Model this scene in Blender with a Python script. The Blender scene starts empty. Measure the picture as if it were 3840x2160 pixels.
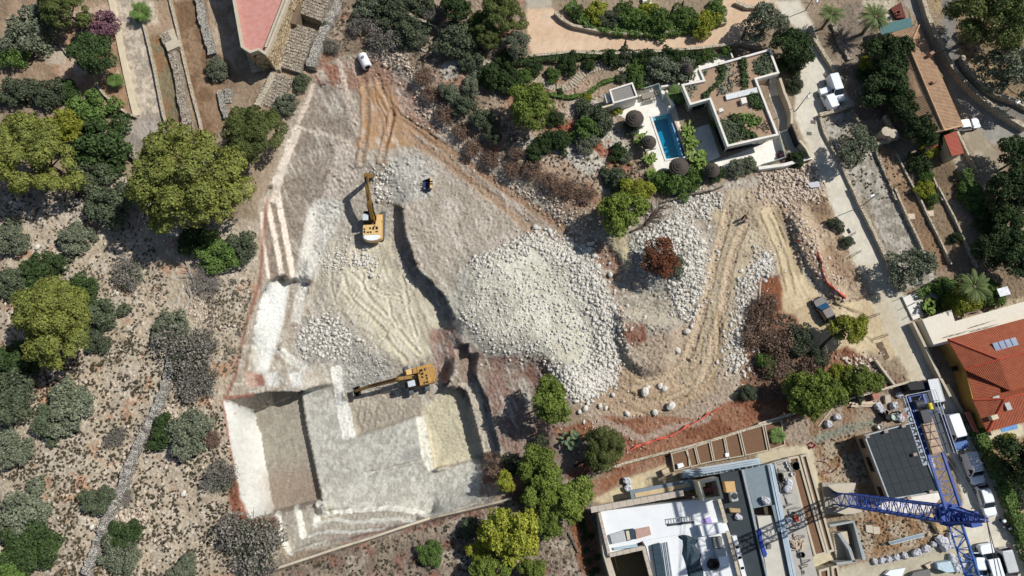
import bpy, math, random
import numpy as np
from mathutils import Vector, Matrix
random.seed(7); RNG = np.random.default_rng(7)
SC = bpy.context.scene
COL = SC.collection
# ---------------------------------------------------------------- camera (drone, pitched a little off straight down)
HC = 100.0; FP = 2560.0
_n = np.array([80., -620., -2560.]); _n /= np.linalg.norm(_n)
_z = -_n; _x = np.array([1., 0, 0]); _x = _x - _z*_x.dot(_z); _x /= np.linalg.norm(_x); _y = np.cross(_z, _x)
RW = np.array([_x, _y, _z])          # camera -> world
cd = bpy.data.cameras.new('camera'); cam = bpy.data.objects.new('camera', cd); COL.objects.link(cam)
cd.sensor_width = 36; cd.lens = 24; cd.clip_start = 1; cd.clip_end = 2000
M4 = Matrix.Identity(4)
for i in range(3):
    for j in range(3): M4[i][j] = RW[i][j]
M4[2][3] = HC
cam.matrix_world = M4; SC.camera = cam
# ---------------------------------------------------------------- sky, sun, exposure
SUN_EL = 49.0; SUN_D = np.array([0.925, 0.38])      # horizontal direction towards the sun
SUN_D = SUN_D/np.linalg.norm(SUN_D)
W = bpy.data.worlds.new('World'); SC.world = W; W.use_nodes = True
nt = W.node_tree; bg = nt.nodes['Background']; sky = nt.nodes.new('ShaderNodeTexSky'); sky.sky_type = 'NISHITA'
sky.sun_disc = False; sky.sun_elevation = math.radians(SUN_EL); sky.sun_rotation = math.atan2(SUN_D[0], SUN_D[1])
nt.links.new(sky.outputs[0], bg.inputs[0]); bg.inputs[1].default_value = 0.075
sl = bpy.data.lights.new('sun', 'SUN'); sl.energy = 4.6; sl.angle = math.radians(0.5); sl.color = (1.0, 0.965, 0.92)
so = bpy.data.objects.new('sun', sl); COL.objects.link(so)
_e = math.radians(SUN_EL)
so.rotation_euler = Vector((SUN_D[0]*math.cos(_e), SUN_D[1]*math.cos(_e), math.sin(_e))).to_track_quat('Z', 'Y').to_euler()
so.location = (60, 30, 90)
SC.view_settings.view_transform = 'Standard'; SC.view_settings.look = 'None'
SC.view_settings.exposure = 0.0; SC.view_settings.gamma = 1.0; SC.view_settings.use_curve_mapping = False
# ---------------------------------------------------------------- photo pixel -> world
def up(u, v, z=0.0):
    d = RW @ np.array([u-1920., -(v-1080.), -FP]); t = (z-HC)/d[2]
    return (d[0]*t, d[1]*t, z)
def parse(s): return [tuple(float(q) for q in p.split(',')) for p in s.split()]
OX = [0, 950, 1900, 2840]; OY = [0, 700, 1410]
def A(c, r, s): return [(OX[c]+x/1.932, OY[r]+y/1.932) for x, y in parse(s)]      # tile coordinates
def D(s): return [(x*1.4907, y*1.4907) for x, y in parse(s)]
def Q(x0, y0, k, s): return [(x0+x/k, y0+y/k) for x, y in parse(s)]
def lin(h):
    if not isinstance(h, str): return tuple(h)
    h = h.lstrip('#'); c = [int(h[i:i+2], 16)/255 for i in (0, 2, 4)]
    return tuple((x/12.92 if x <= 0.04045 else ((x+0.055)/1.055)**2.4) for x in c)
# ---------------------------------------------------------------- noise
def _h(i, j, s):
    n = (i.astype(np.int64)*374761393 + j.astype(np.int64)*668265263 + s*982451653) & 0xffffffff
    n = ((n ^ (n >> 13))*1274126177) & 0xffffffff
    return ((n ^ (n >> 16)) & 0xffff)/65535.0
def vn(x, y, s=0):
    xi = np.floor(x); yi = np.floor(y); fx = x-xi; fy = y-yi; fx = fx*fx*(3-2*fx); fy = fy*fy*(3-2*fy)
    a = _h(xi, yi, s); b = _h(xi+1, yi, s); c = _h(xi, yi+1, s); d = _h(xi+1, yi+1, s)
    return (a*(1-fx)+b*fx)*(1-fy)+(c*(1-fx)+d*fx)*fy
def fbm(x, y, L, o=4, s=0):
    r = 0; a = 1; t = 0
    for k in range(o): r = r+a*vn(x/L*2**k+17.3*k, y/L*2**k-9.1*k, s+k); t += a; a *= 0.5
    return r/t-0.5
# ---------------------------------------------------------------- terrain raster in photo space
ST = 3.75
def axis(lo, hi, n=24, g=1.26):
    a = list(np.arange(lo, hi+0.1, ST)); s = ST
    L = []; R = []; l = a[0]; r = a[-1]
    for k in range(n): s *= g; l -= s; r += s; L.append(l); R.append(r)
    return np.array(L[::-1]+a+R), len(L)
UA, PU = axis(-225, 4065); VA, PV = axis(-195, 2355)
U, V = np.meshgrid(UA, VA); GH, GW = U.shape
N1 = fbm(U, V, 60, 4, 1); N2 = fbm(U, V, 60, 4, 11); N3 = fbm(U, V, 300, 4, 21); N4 = fbm(U, V, 18, 3, 31)
N5 = fbm(U, V, 140, 4, 41)
WHITE = _h(np.arange(GW)[None, :]+0*U.astype(int), np.arange(GH)[:, None]+0*U.astype(int), 5)-0.5
WU = U+N1*26; WV = V+N2*26                                 # ragged coordinates
WU2 = U+N4*9; WV2 = V+fbm(U, V, 18, 3, 61)*9
def inpoly(P, X, Y):
    m = np.zeros(X.shape, bool); us = [p[0] for p in P]; vs = [p[1] for p in P]
    bb = (U > min(us)-60) & (U < max(us)+60) & (V > min(vs)-60) & (V < max(vs)+60)
    x = X[bb]; y = Y[bb]; r = np.zeros(x.shape, bool); n = len(P)
    for i in range(n):
        x1, y1 = P[i]; x2, y2 = P[(i+1) % n]
        if y1 == y2: continue
        c = ((y1 > y) != (y2 > y)) & (x < (x2-x1)*(y-y1)/(y2-y1)+x1); r ^= c
    m[bb] = r; return m
def dist(P, X=None, Y=None, mx=80):
    X = WU2 if X is None else X; Y = WV2 if Y is None else Y
    us = [p[0] for p in P]; vs = [p[1] for p in P]
    bb = (U > min(us)-mx) & (U < max(us)+mx) & (V > min(vs)-mx) & (V < max(vs)+mx)
    x = X[bb]; y = Y[bb]; d = np.full(x.shape, 1e4)
    for (x1, y1), (x2, y2) in zip(P, P[1:]):
        dx = x2-x1; dy = y2-y1; t = np.clip(((x-x1)*dx+(y-y1)*dy)/(dx*dx+dy*dy+1e-9), 0, 1)
        d = np.minimum(d, np.hypot(x-x1-t*dx, y-y1-t*dy))
    o = np.full(U.shape, 1e4); o[bb] = d; return o
def blur(m, r):
    m = m.astype(np.float32)
    for ax in (0, 1):
        for _ in range(2):
            c = np.cumsum(np.concatenate([np.repeat(np.take(m, [0], ax), r+1, ax), m, np.repeat(np.take(m, [-1], ax), r, ax)], ax), ax, dtype=np.float64)
            n = m.shape[ax]
            m = (np.take(c, range(2*r+1, 2*r+1+n), ax)-np.take(c, range(0, n), ax))/(2*r+1)
    return m
def raster(P, warp=2, r=0):
    X, Y = ((U, V), (WU2, WV2), (WU, WV))[warp]
    m = inpoly(P, X, Y)
    return blur(m, r) if r else m.astype(float)
CC = np.zeros(U.shape+(3,)); ZZ = np.zeros(U.shape); RG = np.full(U.shape, 0.06); FREE = np.zeros(U.shape, bool)
def mixc(m, c, k=1.0):
    m = np.clip(m*k, 0, 1)[..., None]; CC[:] = CC*(1-m)+np.array(lin(c))*m
def paint(P, c, c2=None, warp=2, r=1, k=1.0, rg=None, N=None, thr=0.0, soft=8.0):
    m = raster(P, warp, r); mixc(m, c, k)
    if c2: mixc(m*np.clip((N1 if N is None else N)*soft+0.5+thr, 0, 1), c2, k)
    if rg is not None: RG[:] = RG*(1-m)+rg*m
    return m
def stroke(P, w, c, soft=4.0, k=1.0, X=None, Y=None, dz=0, rg=None):
    d = dist(P, X, Y); m = np.clip((w/2-d)/soft+0.5, 0, 1); mixc(m, c, k)
    if dz: ZZ[:] += m*dz
    if rg is not None: RG[:] = RG*(1-m)+rg*m
    return m
def level(P, z, r=0, warp=1, add=False):
    m = raster(P, warp, r); ZZ[:] = (ZZ+m*z) if add else (ZZ*(1-m)+z*m)
def free(P, warp=0):
    global FREE
    FREE |= inpoly(P, *((U, V), (WU2, WV2), (WU, WV))[warp])
def freeline(P, w): 
    global FREE
    FREE |= dist(P, U, V) < w/2
# ================================================================ TERRAIN: relief
_o = 0.9*(1-np.clip((V-1500)/900, 0, 1))
ZZ += N3*2.0*np.clip((950-U)/300, 0, 1) + N5*0.5*np.clip((1000-U)/200, 0, 1)
T = lambda s: A(1, 1, s); B = lambda s: A(1, 2, s); R1 = lambda s: A(2, 1, s); R2 = lambda s: A(2, 2, s); N_ = lambda s: A(1, 0, s)
SITE = D('800,180 870,140 960,128 1010,170 1090,260 1120,310 1190,365 1310,450 1440,560 1480,600 1520,570 1560,520 1700,500 1850,450 2030,430 2100,560 2180,740 2100,800 1980,780 1960,700 1900,760 1870,900 1850,990 1760,1040 1600,1090 1500,1050 1420,1000 1370,900 1280,930 1230,960 1260,1130 1210,1170 1240,1270 1080,1310 950,1360 720,1392 690,1300 615,1312 565,1010 595,940 620,830 670,700 650,520 695,420 735,310')
level(D('810,180 960,130 1100,270 1440,560 1480,620 1540,800 1540,960 1400,930 1240,1180 1220,1290 1000,1330 740,1380 700,1300 640,1290 600,1010 640,930 700,700 680,520 740,330'), -2.0, 12)
# north-west strip
level(N_('440,600 640,640 740,960 780,1000 640,1449 200,1449 270,1000 330,900'), -2.4, 4)
# benches on the west side
level(T('80,90 110,0 200,0 290,630 200,640'), -2.0)
level(T('60,210 90,110 150,350 205,640 110,650'), -1.0)
level(T('175,0 640,0 480,120 430,300 380,400 330,620 290,640 240,420 215,200'), -3.0)
level(T('-60,1340 60,780 120,690 210,640 260,690 330,660 420,700 350,1000 180,1170 350,1300 360,1340'), -4.2)
# excavator floor
level(T('480,100 700,60 960,120 1085,160 1100,330 1150,470 1190,600 1290,690 1390,790 1462,955 1480,1100 1440,1250 1380,1449 600,1449 560,1270 350,1300 200,1170 350,1000 400,800 440,640 400,500 420,300 450,150'), -4.8)
level(T('600,40 700,-80 1000,-60 1080,140 960,180 700,180'), -3.9, 7)
# southern terraces
level(B('-120,230 0,250 350,105 390,110 535,890 500,900 150,990 -20,1010 -40,700'), -7.6, 0, 0)
level(B('350,112 380,330 430,560 500,905 520,980 1000,950 1280,1020 1640,900 1800,700 1780,540 1670,575 1310,690 1240,290 1190,170 650,180 600,30 560,60'), -6.0, 0, 0)
level(B('640,-40 1330,-60 1450,40 1500,200 1400,250 760,330 700,200 640,120'), -6.6, 9)
level(B('650,80 720,280 740,440 1180,290 1240,290 1310,680 1640,600 1700,572 1640,300 1590,120 1480,60 1440,40 1300,60 1100,70'), -7.2, 0, 0)
level(B('1600,-150 2100,-100 2100,760 1820,740 1700,500 1620,150'), -2.7, 6)
level(B('1460,50 1500,-60 1560,-160 1620,-160 1600,-40 1640,60 1700,180 1740,350 1790,540 1670,578 1600,300 1550,120 1490,70'), -4.5, 0, 0)
level(T('1500,1150 1560,1130 1560,1270 1510,1449 1400,1449 1480,1300 1460,1200'), -4.2)
free(T('1375,965 1466,962 1530,1000 1500,1140 1440,1290 1320,1260 1340,1060'))
free(B('1345,705 1590,612 1660,588 1785,560 1850,700 1720,930 1330,1020 1330,760'))
# steps in the south
level(B('470,1000 700,975 1000,955 1200,980 1260,1025 1200,1055 1050,1035 720,1060 590,1040 450,1070 350,1160 330,960 440,930'), -4.6)
level(B('350,955 440,930 440,1080 590,1040 720,1060 1050,1035 1190,1060 950,1110 700,1130 540,1120 380,1165 300,1160 310,960'), -3.2)
level(B('180,990 300,960 360,1165 540,1120 700,1130 960,1108 700,1180 460,1195 270,1285 200,1150'), -1.8)
# the slopes between them
for s, w in (('60,190 72,400 112,660', 26), ('95,90 130,250 165,400 205,630', 44), ('160,-60 200,180 245,420 285,640', 44), ('430,170 390,400 345,600 345,760 300,950 340,1180', 70), ('250,1250 360,1310', 90)): freeline(T(s), w/1.932)
freeline(N_('440,610 330,880 210,1180 140,1449'), 26); freeline(N_('625,440 660,600 690,740 760,980'), 24)
free(T('110,690 260,690 225,960 160,1200 105,1340 -15,1340 0,1050 50,830'))
free(T('20,1345 190,1345 190,1449 40,1449')); free(T('250,1345 350,1345 365,1449 270,1449'))
free(B('-212,185 5,255 60,450 100,700 150,985 0,1028 -75,1045 -110,800 -180,400'))
free(B('-205,168 -5,248 345,122 250,112 100,112 0,135'))
free(B('560,60 650,-60 650,120 705,250 742,440 650,465 600,230'))
free(B('1180,295 1238,292 1308,688 1272,692 1220,600'))
for s, w in (('510,1000 700,975 1000,957 1200,985 1270,1022', 24), ('450,1070 590,1040 720,1060 1050,1035 1190,1056', 18), ('380,1165 540,1120 700,1132 950,1110', 16), ('480,915 455,1080', 44), ('320,955 360,1162', 44), ('182,992 200,1150 268,1282', 34), ('740,440 900,385 1180,292', 12)): freeline(B(s), w/1.932)
# rubble fan, knoll, spoil heaps
level(D('1180,660 1350,590 1480,640 1550,800 1545,930 1440,1000 1380,900 1240,880 1150,800'), 1.7, 9, 2, True)
level(R1('800,890 1000,940 1240,1000 1230,1150 1150,1330 1000,1370 880,1280 820,1100'), 1.5, 3, 1, True)
level(R1('860,400 1000,330 1200,180 1330,300 1420,420 1400,700 1200,800 1040,700 880,600'), 1.2, 7, 2, True)
level(R1('730,400 840,360 900,600 860,590'), 0.8, 2, 1, True)
level(A(3, 1, '230,200 330,180 460,450 560,700 650,830 560,820 430,680 330,520'), 1.1, 3, 1, True)
level(R1('1480,60 1900,40 1932,300 1750,180 1600,130'), 0.8, 8, 2, True)
CL = np.full(U.shape, 1e4)
for s in (T('1085,165 1100,330 1150,470 1190,600 1290,690 1390,790 1462,955'), B('350,115 380,330 430,560 500,905'), B('1460,50 1550,120 1600,300 1665,575'), B('1620,30 1640,60 1700,180 1740,350 1790,540'), B('-216,175 0,135 250,110 350,112'), T('1480,1300 1400,1449'), T('1560,1130 1510,1449')): CL = np.minimum(CL, dist(s, U, V))
wq = np.clip((CL-10)/30, 0, 1); ZB = blur(ZZ, 1); ZZ = ZZ*(1-wq)+ZB*wq
for s in (N_('120,1230 520,1260 830,1200 860,1450 700,1500 350,1600 180,1500'), N_('600,1100 900,1330 1080,1390 1090,1480 700,1560 560,1400'), T('350,900 560,860 640,1020 420,1180 220,1240 180,1100'), B('560,-100 900,-100 1440,-120 1440,20 1300,80 900,100 660,90 560,40'), T('330,1180 620,1250 640,1449 400,1449')): wq = raster(s, 0, 8)*np.clip((CL-10)/30, 0, 1); ZZ = ZZ*(1-wq)+blur(ZZ, 14)*wq
freeline(B('1230,1035 1290,1030 1340,1022 1500,965 1620,915'), 40); free(B('1290,1030 1330,740 1360,700 1500,1000'))
fz = ZZ.copy(); F = FREE
for _ in range(500):
    a = fz.copy(); a[1:-1, 1:-1] = (fz[:-2, 1:-1]+fz[2:, 1:-1]+fz[1:-1, :-2]+fz[1:-1, 2:])/4; fz[F] = a[F]
ZZ = fz
# ================================================================ TERRAIN: earth colours
CC[:] = lin('#95836e')
mixc(np.clip(N3*5+0.4, 0, 1), '#a3907a', 0.7)
SCR = D('0,480 200,480 330,440 560,560 650,560 660,690 620,830 590,940 560,1010 610,1320 700,1310 720,1400 640,1449 0,1449')
m = paint(SCR, '#bbab96', None, 2, 4, rg=0.10)
mixc(m*np.clip(N1*7+0.1, 0, 1), '#c2b6a6', .7); mixc(m*np.clip(N2*9-1.3+N3*3, 0, 1), '#bd8c68', 0.7)
mixc(m*np.clip(N4*7-0.6, 0, 1), '#d6cdbf', 0.5); mixc(m*np.clip(fbm(U, V, 26, 3, 71)*8-0.5, 0, 1), '#94876f', 0.35)
# top-left garden
paint(D('0,0 560,0 620,150 560,330 330,370 290,270 130,210 0,200'), '#8a735e', '#a48c74', 2, 2, N=N5)
paint(D('100,60 290,0 330,190 310,290 230,250 130,180'), '#a48468', '#b9a18c')
paint(A(0, 0, '795,0 1110,0 1150,170 1040,190 1060,260 1110,480 1180,840 1100,850 1000,850 870,340 830,170'), '#cdbda9', '#a79a8b', 1, N=N4, soft=5)
paint(A(0, 0, '850,900 980,840 1180,840 1230,960 1150,1090 1050,1140 900,1030'), '#a59a90', '#8f857c', 2, 3)
paint(A(0, 0, '1060,270 1180,240 1300,500 1300,960 1230,950 1150,700'), '#80755a', '#8c6b4d', 1)
paint(A(0, 0, '1240,20 1420,0 1500,250 1640,840 1560,980 1470,980 1330,430 1280,200'), '#7d6249', '#957a60', 1)
paint(A(0, 0, '1500,0 1690,0 1780,480 1720,530 1640,420 1560,360'), '#b7a490', '#a08b76', 1)
paint(A(0, 0, '700,610 860,560 930,820 870,790'), '#a38163', None, 1)
paint(A(0, 0, '280,260 370,250 490,400 450,480 330,460'), '#b0a290', '#c4b6a3', 2)
paint(D('600,130 720,120 780,180 700,300 600,260'), '#95806a', '#a8937c')
# wild strip in the top middle
m = paint(D('820,0 1320,0 1300,130 1290,260 1500,500 1440,540 1190,360 1110,300 1060,200 1000,140 860,140 790,190 770,120'), '#8f7c69', '#a99580', 2, 3, rg=0.1)
mixc(m*np.clip(N2*8-0.6, 0, 1), '#a0705a', 0.7)
paint(D('1120,30 1190,10 1180,60 1130,80'), '#b59a80')
# rocky garden between site and villa
m = paint(D('1290,200 1500,190 1560,330 1600,420 1640,470 1560,520 1440,520 1330,420 1250,330'), '#b39a84', '#9c7b62', 2, 3, rg=.12)
mixc(m*np.clip(N5*9-0.6, 0, 1), '#c6beb0'); mixc(m*np.clip(N1*8-1.4, 0, 1), '#a35f42')
paint(A(2, 0, '250,1000 400,960 600,1150 640,1260 560,1290 420,1150'), '#c4beb2', '#aaa597', 2, 2)
paint(A(1, 0, '1330,470 1480,440 1500,560 1380,600'), '#b9b2a6', '#9d9588'); paint(A(1, 0, '1500,480 1700,430 1740,480 1600,560'), '#b9b0a3', '#9f968a')
# right hand gardens, terraces
paint(D('2040,60 2150,20 2330,330 2440,700 2290,740 2200,560 2120,430 2080,250'), '#857462', '#9c8c7a', 2, 3)
paint(A(3, 0, '470,850 700,800 860,1060 1000,1330 1010,1449 740,1449 600,1150 500,980'), '#9a9184', '#b7b0a4', 1, 1, N=N4, soft=5)
paint(A(3, 1, '720,0 990,0 1260,560 1300,680 1200,720 1080,740 900,420 830,200'), '#958d80', '#b5ada2', 1, 1, N=N4, soft=5)
paint(A(3, 0, '860,1060 1000,1090 1190,1449 1010,1449'), '#93775c', '#a2876b', 1)
paint(A(3, 1, '990,0 1140,0 1230,190 1410,560 1290,620 1090,230'), '#8f7459', '#7e6a56', 1)
paint(A(3, 1, '1140,0 1320,0 1600,590 1450,640 1300,680 1400,560'), '#8a7660', '#98836c', 1)
paint(A(3, 0, '1190,1080 1330,1050 1600,1449 1340,1449'), '#877058', '#75634f', 1)
paint(A(3, 0, '460,100 730,0 860,230 880,500 740,640 650,500 560,330'), '#85786a', '#96877a', 2)
paint(A(3, 0, '1230,0 1932,0 1932,750 1700,660 1500,480 1440,300'), '#8d795f', '#a8916f', 2)
paint(A(3, 0, '760,0 1000,0 1040,60 1000,150 860,170 770,60'), '#c3b8a0', None, 1)
paint(A(3, 2, '1680,480 1932,430 1932,1280 1800,900'), '#98805f', '#ab9270', 2)
# the excavation
m = paint(SITE, '#b5aa9c', '#a99b8b', 2, 2, rg=0.09)
mixc(m*np.clip(N4*6-0.2, 0, 1), '#c9c2b5', 0.6)
def P2(P, c, c2=None, **k): return paint(P, c, c2, **k)
P2(D('850,150 940,140 1000,180 1090,280 1110,340 1050,330 980,280 930,300 900,230 840,210'), '#b09583', '#a37f6c', rg=.1)
P2(D('790,170 850,160 880,220 800,240'), '#9b6c59', '#a98a78')
P2(N_('440,600 640,640 740,960 760,1000 600,1100 640,1449 190,1449 270,1050 330,900'), '#a2968a', '#8f8376', N=N4, soft=5)
P2(T('190,0 600,0 500,90 430,180 380,400 340,610 290,630 240,400'), '#a3968a', '#8d8175', N=N4, soft=5)
P2(D('905,220 960,200 990,240 1010,290 1060,330 1040,370 960,380 900,370 910,290'), '#a8845f', '#b5957a', rg=0.04)
P2(D('1040,330 1130,400 1300,490 1440,600 1400,620 1250,540 1080,400'), '#b5a89a', '#a8998a')
stroke(D('990,280 1070,340 1180,410 1290,490 1400,560 1450,600'), 34, '#a88a6e', 8, .8, dz=-.12)
stroke(D('1030,350 1120,400 1230,490 1330,570'), 34, '#a98b70', 8, .8, dz=-.12)
P2(D('1010,520 1040,400 1200,470 1330,560 1350,610 1200,650 1150,740 1050,640 1020,580'), '#b0a596', '#bdb1a3', rg=.1)
stroke(D('1200,480 1280,530 1340,590'), 30, '#c4ab94', 12, .7)
P2(T('480,120 1090,150 1030,260 1060,560 1250,770 1390,960 1340,1300 1100,1449 560,1449 350,1250 420,900 480,600'), '#b9b1a2', '#aaa295', N=N4, soft=5, rg=0.09)
P2(T('700,420 1000,380 1060,600 1200,720 1380,960 1250,1250 1100,1300 960,1200 700,950 600,800'), '#c4bba3', '#b7ae99', rg=0.04)
P2(T('350,950 620,930 760,1150 1000,1300 960,1449 600,1449 560,1270 360,1300 300,1180'), '#a9a59f', '#969289', N=N4, soft=5, rg=.14)
P2(T('1280,1050 1500,1000 1560,1100 1460,1300 1400,1449 1330,1449 1290,1250'), '#b39b8e', '#a08172')
P2(T('1480,1150 1700,1050 1932,1449 1700,1700 1480,1449'), '#a99c90', '#998577')
# rubble fan
P2(D('1170,670 1340,590 1480,630 1550,790 1550,940 1480,1010 1440,1000 1370,900 1230,900 1150,830 1120,760'), '#c9c4b4', '#aeaa9d', N=N2, soft=5, rg=.09)
P2(D('1230,650 1350,640 1440,720 1500,800 1480,900 1380,860 1280,800'), '#c9c5b6', '#bbb7a9', k=.8)
P2(D('1230,900 1370,890 1430,1010 1420,1090 1300,1150 1250,1110 1220,980'), '#9c8e82', '#94796d', rg=.12)
P2(D('1300,930 1380,900 1420,1000 1350,980'), '#86655a')
P2(D('1895,530 1850,500 1830,520 1880,560 1870,640 1830,700 1880,700 1950,640 1960,560 1930,520'), '#c4b190', '#b3a084', k=.6, rg=.04); P2(D('1780,510 1860,480 1920,490 1930,530 1860,560 1800,560'), '#c9b592', '#b8a688', k=.7, rg=.04)
# knoll + spoil
P2(R1('870,400 1000,340 1200,180 1330,260 1440,450 1400,760 1200,850 1000,760 1040,600 880,520'), '#bfbab1', '#aaa59b', N=N4, rg=.15)
P2(R1('730,400 840,350 900,450 905,590 860,590'), '#c3b795', '#ada287', warp=1)
P2(R1('560,380 720,400 860,600 800,800 700,640 600,500'), '#a48571', '#b69d88')
P2(R1('800,860 1240,720 1400,760 1320,1050 1150,1380 900,1330 820,1100'), '#bab09f', '#a99e90', rg=.12)
P2(R1('850,1000 1000,1000 1060,1250 980,1290 860,1100'), '#a38474', '#8f6350')
P2(R1('1480,40 1932,0 1932,500 1820,560 1600,400 1560,140 1420,100'), '#baa78e', '#c9baa0', rg=.08)
P2(A(3, 0, '0,1260 380,1160 470,1300 500,1449 0,1449'), '#b9a592', '#a68e7b', rg=.16)
P2(A(3, 1, '0,0 520,0 640,420 780,640 860,900 700,900 560,830 380,560 250,250 0,200'), '#bca68c', '#a98e74', rg=.08)
P2(A(3, 1, '340,60 480,60 540,250 430,260'), '#9d8468', '#88705a')
P2(D('1530,900 1870,760 1900,1000 1750,1045 1600,1095 1480,1050 1440,1010'), '#bcab96', '#b09c88')
P2(D('1480,1000 1560,930 1640,950 1720,910 1800,900 1800,980 1700,1030 1600,1050 1530,1030'), '#c4ab8d', '#b59c82')
P2(R1('1560,130 1660,180 1740,300 1560,1300 1280,1440 1200,1370 1330,1130 1500,500'), '#bfae94', '#b3a28a', k=.8)
LT = R1('1615,140 1560,350 1500,560 1450,760 1400,960 1350,1130 1290,1290 1150,1390 950,1440')
RT = R1('1715,290 1650,450 1600,650 1560,900 1510,1100 1485,1270 1400,1430 1180,1530')
for P in (LT, RT): stroke(P, 38, '#cdb79c', 8, .95, dz=-.15)
stroke(R1('1530,900 1540,1100 1540,1280 1480,1400'), 9, '#a58e6c', 4, .8, dz=-.1)
stroke(R1('1420,1100 1400,1280 1290,1380'), 9, '#ab9472', 4, .8, dz=-.1)
P2(D('1890,530 1940,520 2040,720 2120,790 2180,850 2180,900 2060,890 1960,800 1960,690 1930,600'), '#c8b593', '#bba685', rg=.03)
stroke(A(3, 1, '140,140 220,330 300,620'), 26, '#a08c70', 8, .7, dz=-.1)
P2(A(3, 1, '560,850 800,800 900,830 960,1000 1020,1200 960,1250 800,1180 600,1130'), '#c9b694', '#bda887', rg=.03)
P2(D('1900,700 1960,690 1970,780 1910,800'), '#8f5a3c', '#7a4a33')
# red earth and scrub south of the track
m = P2(D('1400,1080 1520,1050 1760,1050 1860,1000 1880,780 2000,790 2050,900 2130,870 2280,960 2000,1050 1570,1190 1480,1190 1430,1140'), '#8b5c43', '#a0745a', rg=.09)
P2(D('1480,1040 1620,1090 1800,1040 1780,1060 1620,1110 1500,1080'), '#b19a8a', None)
P2(D('1870,880 2000,880 2060,940 2000,1000 1890,1000'), '#7a5b48', '#8d6a55')
P2(D('2180,900 2280,960 2200,970 2150,930'), '#9a8570', '#b5a48f', rg=.12)
m = P2(D('720,1400 1280,1265 1450,1190 1500,1300 1500,1449 640,1449'), '#998a79', '#86766a', rg=.1)
mixc(m*np.clip(N2*8-0.5, 0, 1), '#b9ad9d', .8); mixc(m*np.clip(N1*8-1, 0, 1), '#93604c', .7)
P2(D('1230,1170 1300,1150 1500,1100 1490,1190 1290,1260 1200,1240'), '#8d7e73', '#86604f')
P2(A(2, 2, '440,1000 560,960 640,1100 700,1449 540,1449'), '#96694c', '#845a42')
P2(D('920,1345 1080,1300 1270,1265 1080,1330'), '#8f6a5c'); P2(B('500,1150 1080,1040 1100,1080 700,1210 560,1200'), '#8f5f50', '#9c7d70')
cu = U*.45+V*.9; cv = U*.9-V*.45
st = fbm(cu/6, cv, 11, 3, 401); sm = raster(D('780,180 960,140 1440,560 1540,800 1540,960 1400,930 1240,1180 1220,1290 1000,1330 700,1300 600,1010 700,700 680,520'), 2, 3)
mixc(sm*np.clip(st*7-.5, 0, 1), '#d3cdc3', .55); mixc(sm*np.clip(-st*7-.6, 0, 1), '#92877a', .4)
P2(T('430,120 560,60 640,130 620,260 520,430 470,640 380,700 340,900 300,860 330,620 380,400'), '#d9d7d1', '#bdb8b0', N=N4, soft=7, rg=.13, k=.85); P2(N_('600,1050 720,1000 780,1100 720,1300 640,1449 500,1449 560,1250'), '#cfc3b8', '#b0a599', N=N4, soft=7, rg=.12, k=.8)
P2(N_('1000,1150 1200,1120 1330,1300 1250,1449 960,1449 980,1230'), '#cfccc6', '#aaa59d', N=N4, soft=7, rg=.12, k=.7); P2(D('1240,640 1340,620 1420,720 1480,840 1500,940 1400,900 1300,800'), '#ddd9c9', '#c3bda9', N=N1, soft=7, k=.7, rg=.05)
for k in range(16):
    a = -.3+k*.17; c0 = (1370*1.49, 690*1.49); r0, r1 = 60+(k*37) % 70, 190+(k*53) % 110; stroke([(c0[0]+math.cos(a)*r0, c0[1]+math.sin(a)*r0), (c0[0]+math.cos(a+.1)*r1, c0[1]+math.sin(a+.1)*r1)], 10+(k*7) % 12, '#e2decf' if k % 3 else '#a8a394', 9, .55)
P2(D('700,1280 760,1262 1080,1290 1000,1340 740,1385'), '#b3aea4', '#a19b90', N=N4, k=.6)
stroke(D('985,275 1070,340 1180,412 1290,490 1400,560 1450,600'), 30, '#a48469', 10, .8); stroke(D('1020,340 1120,402 1230,490 1340,585'), 26, '#a68a72', 10, .75); stroke(D('905,400 940,330 960,260'), 40, '#a8845f', 20, .35)
# fresh cut faces
WH = '#dcdad4'
P2(T('60,200 200,0 285,640 110,660'), '#a39383', '#8f8174', N=N4, soft=5)
for s, w in (('60,190 72,400 112,660', 22), ('95,90 130,250 165,400 205,630', 36), ('160,-60 200,180 245,420 285,640', 40)): stroke(T(s), w/1.932, '#e2d4c7', 2, 1)
stroke(T('430,170 390,400 345,600 345,760 310,950', ), 38, '#dcd8cf', 14, .85); stroke(T('200,1190 300,1280 370,1310'), 34, '#d6d3ca', 9)
stroke(N_('440,610 400,720 330,880'), 15, '#d0bfb0', 4); stroke(N_('320,930 270,1060 210,1200 150,1449'), 30, '#d6c8bb', 4)
stroke(N_('625,440 660,600 690,740 760,980'), 18, '#d2c0b0', 6); stroke(N_('620,620 700,760 730,900'), 30, '#cdbcae', 14, .7); stroke(N_('340,930 480,970 640,1000 700,1060'), 16, '#cfc0b1', 10, .7)
paint(T('110,690 258,690 222,960 150,1200 100,1342 -18,1342 0,1050 45,830'), WH, '#cfd0cf', 1, 1, N=N4, soft=3, rg=.05)
paint(T('20,1345 190,1345 190,1449 40,1449'), WH, warp=1, r=1); paint(T('250,1340 350,1340 365,1449 275,1449'), WH, warp=1, r=1)
paint(T('-60,1340 20,1340 30,1449 -40,1449'), '#c9a797', warp=1); paint(T('10,1360 70,1350 90,1449 30,1449'), '#94695a', warp=1)
paint(B('-216,180 0,250 60,450 100,700 150,990 0,1030 -80,1050 -110,800 -180,400'), '#d3d1cb', None, 1, 0, rg=.03)
paint(B('0,250 350,120 500,890 150,985 100,700 60,450'), '#a29b8d', '#918a7e', 1, 0, N=N4, soft=4, rg=.05)
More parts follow.
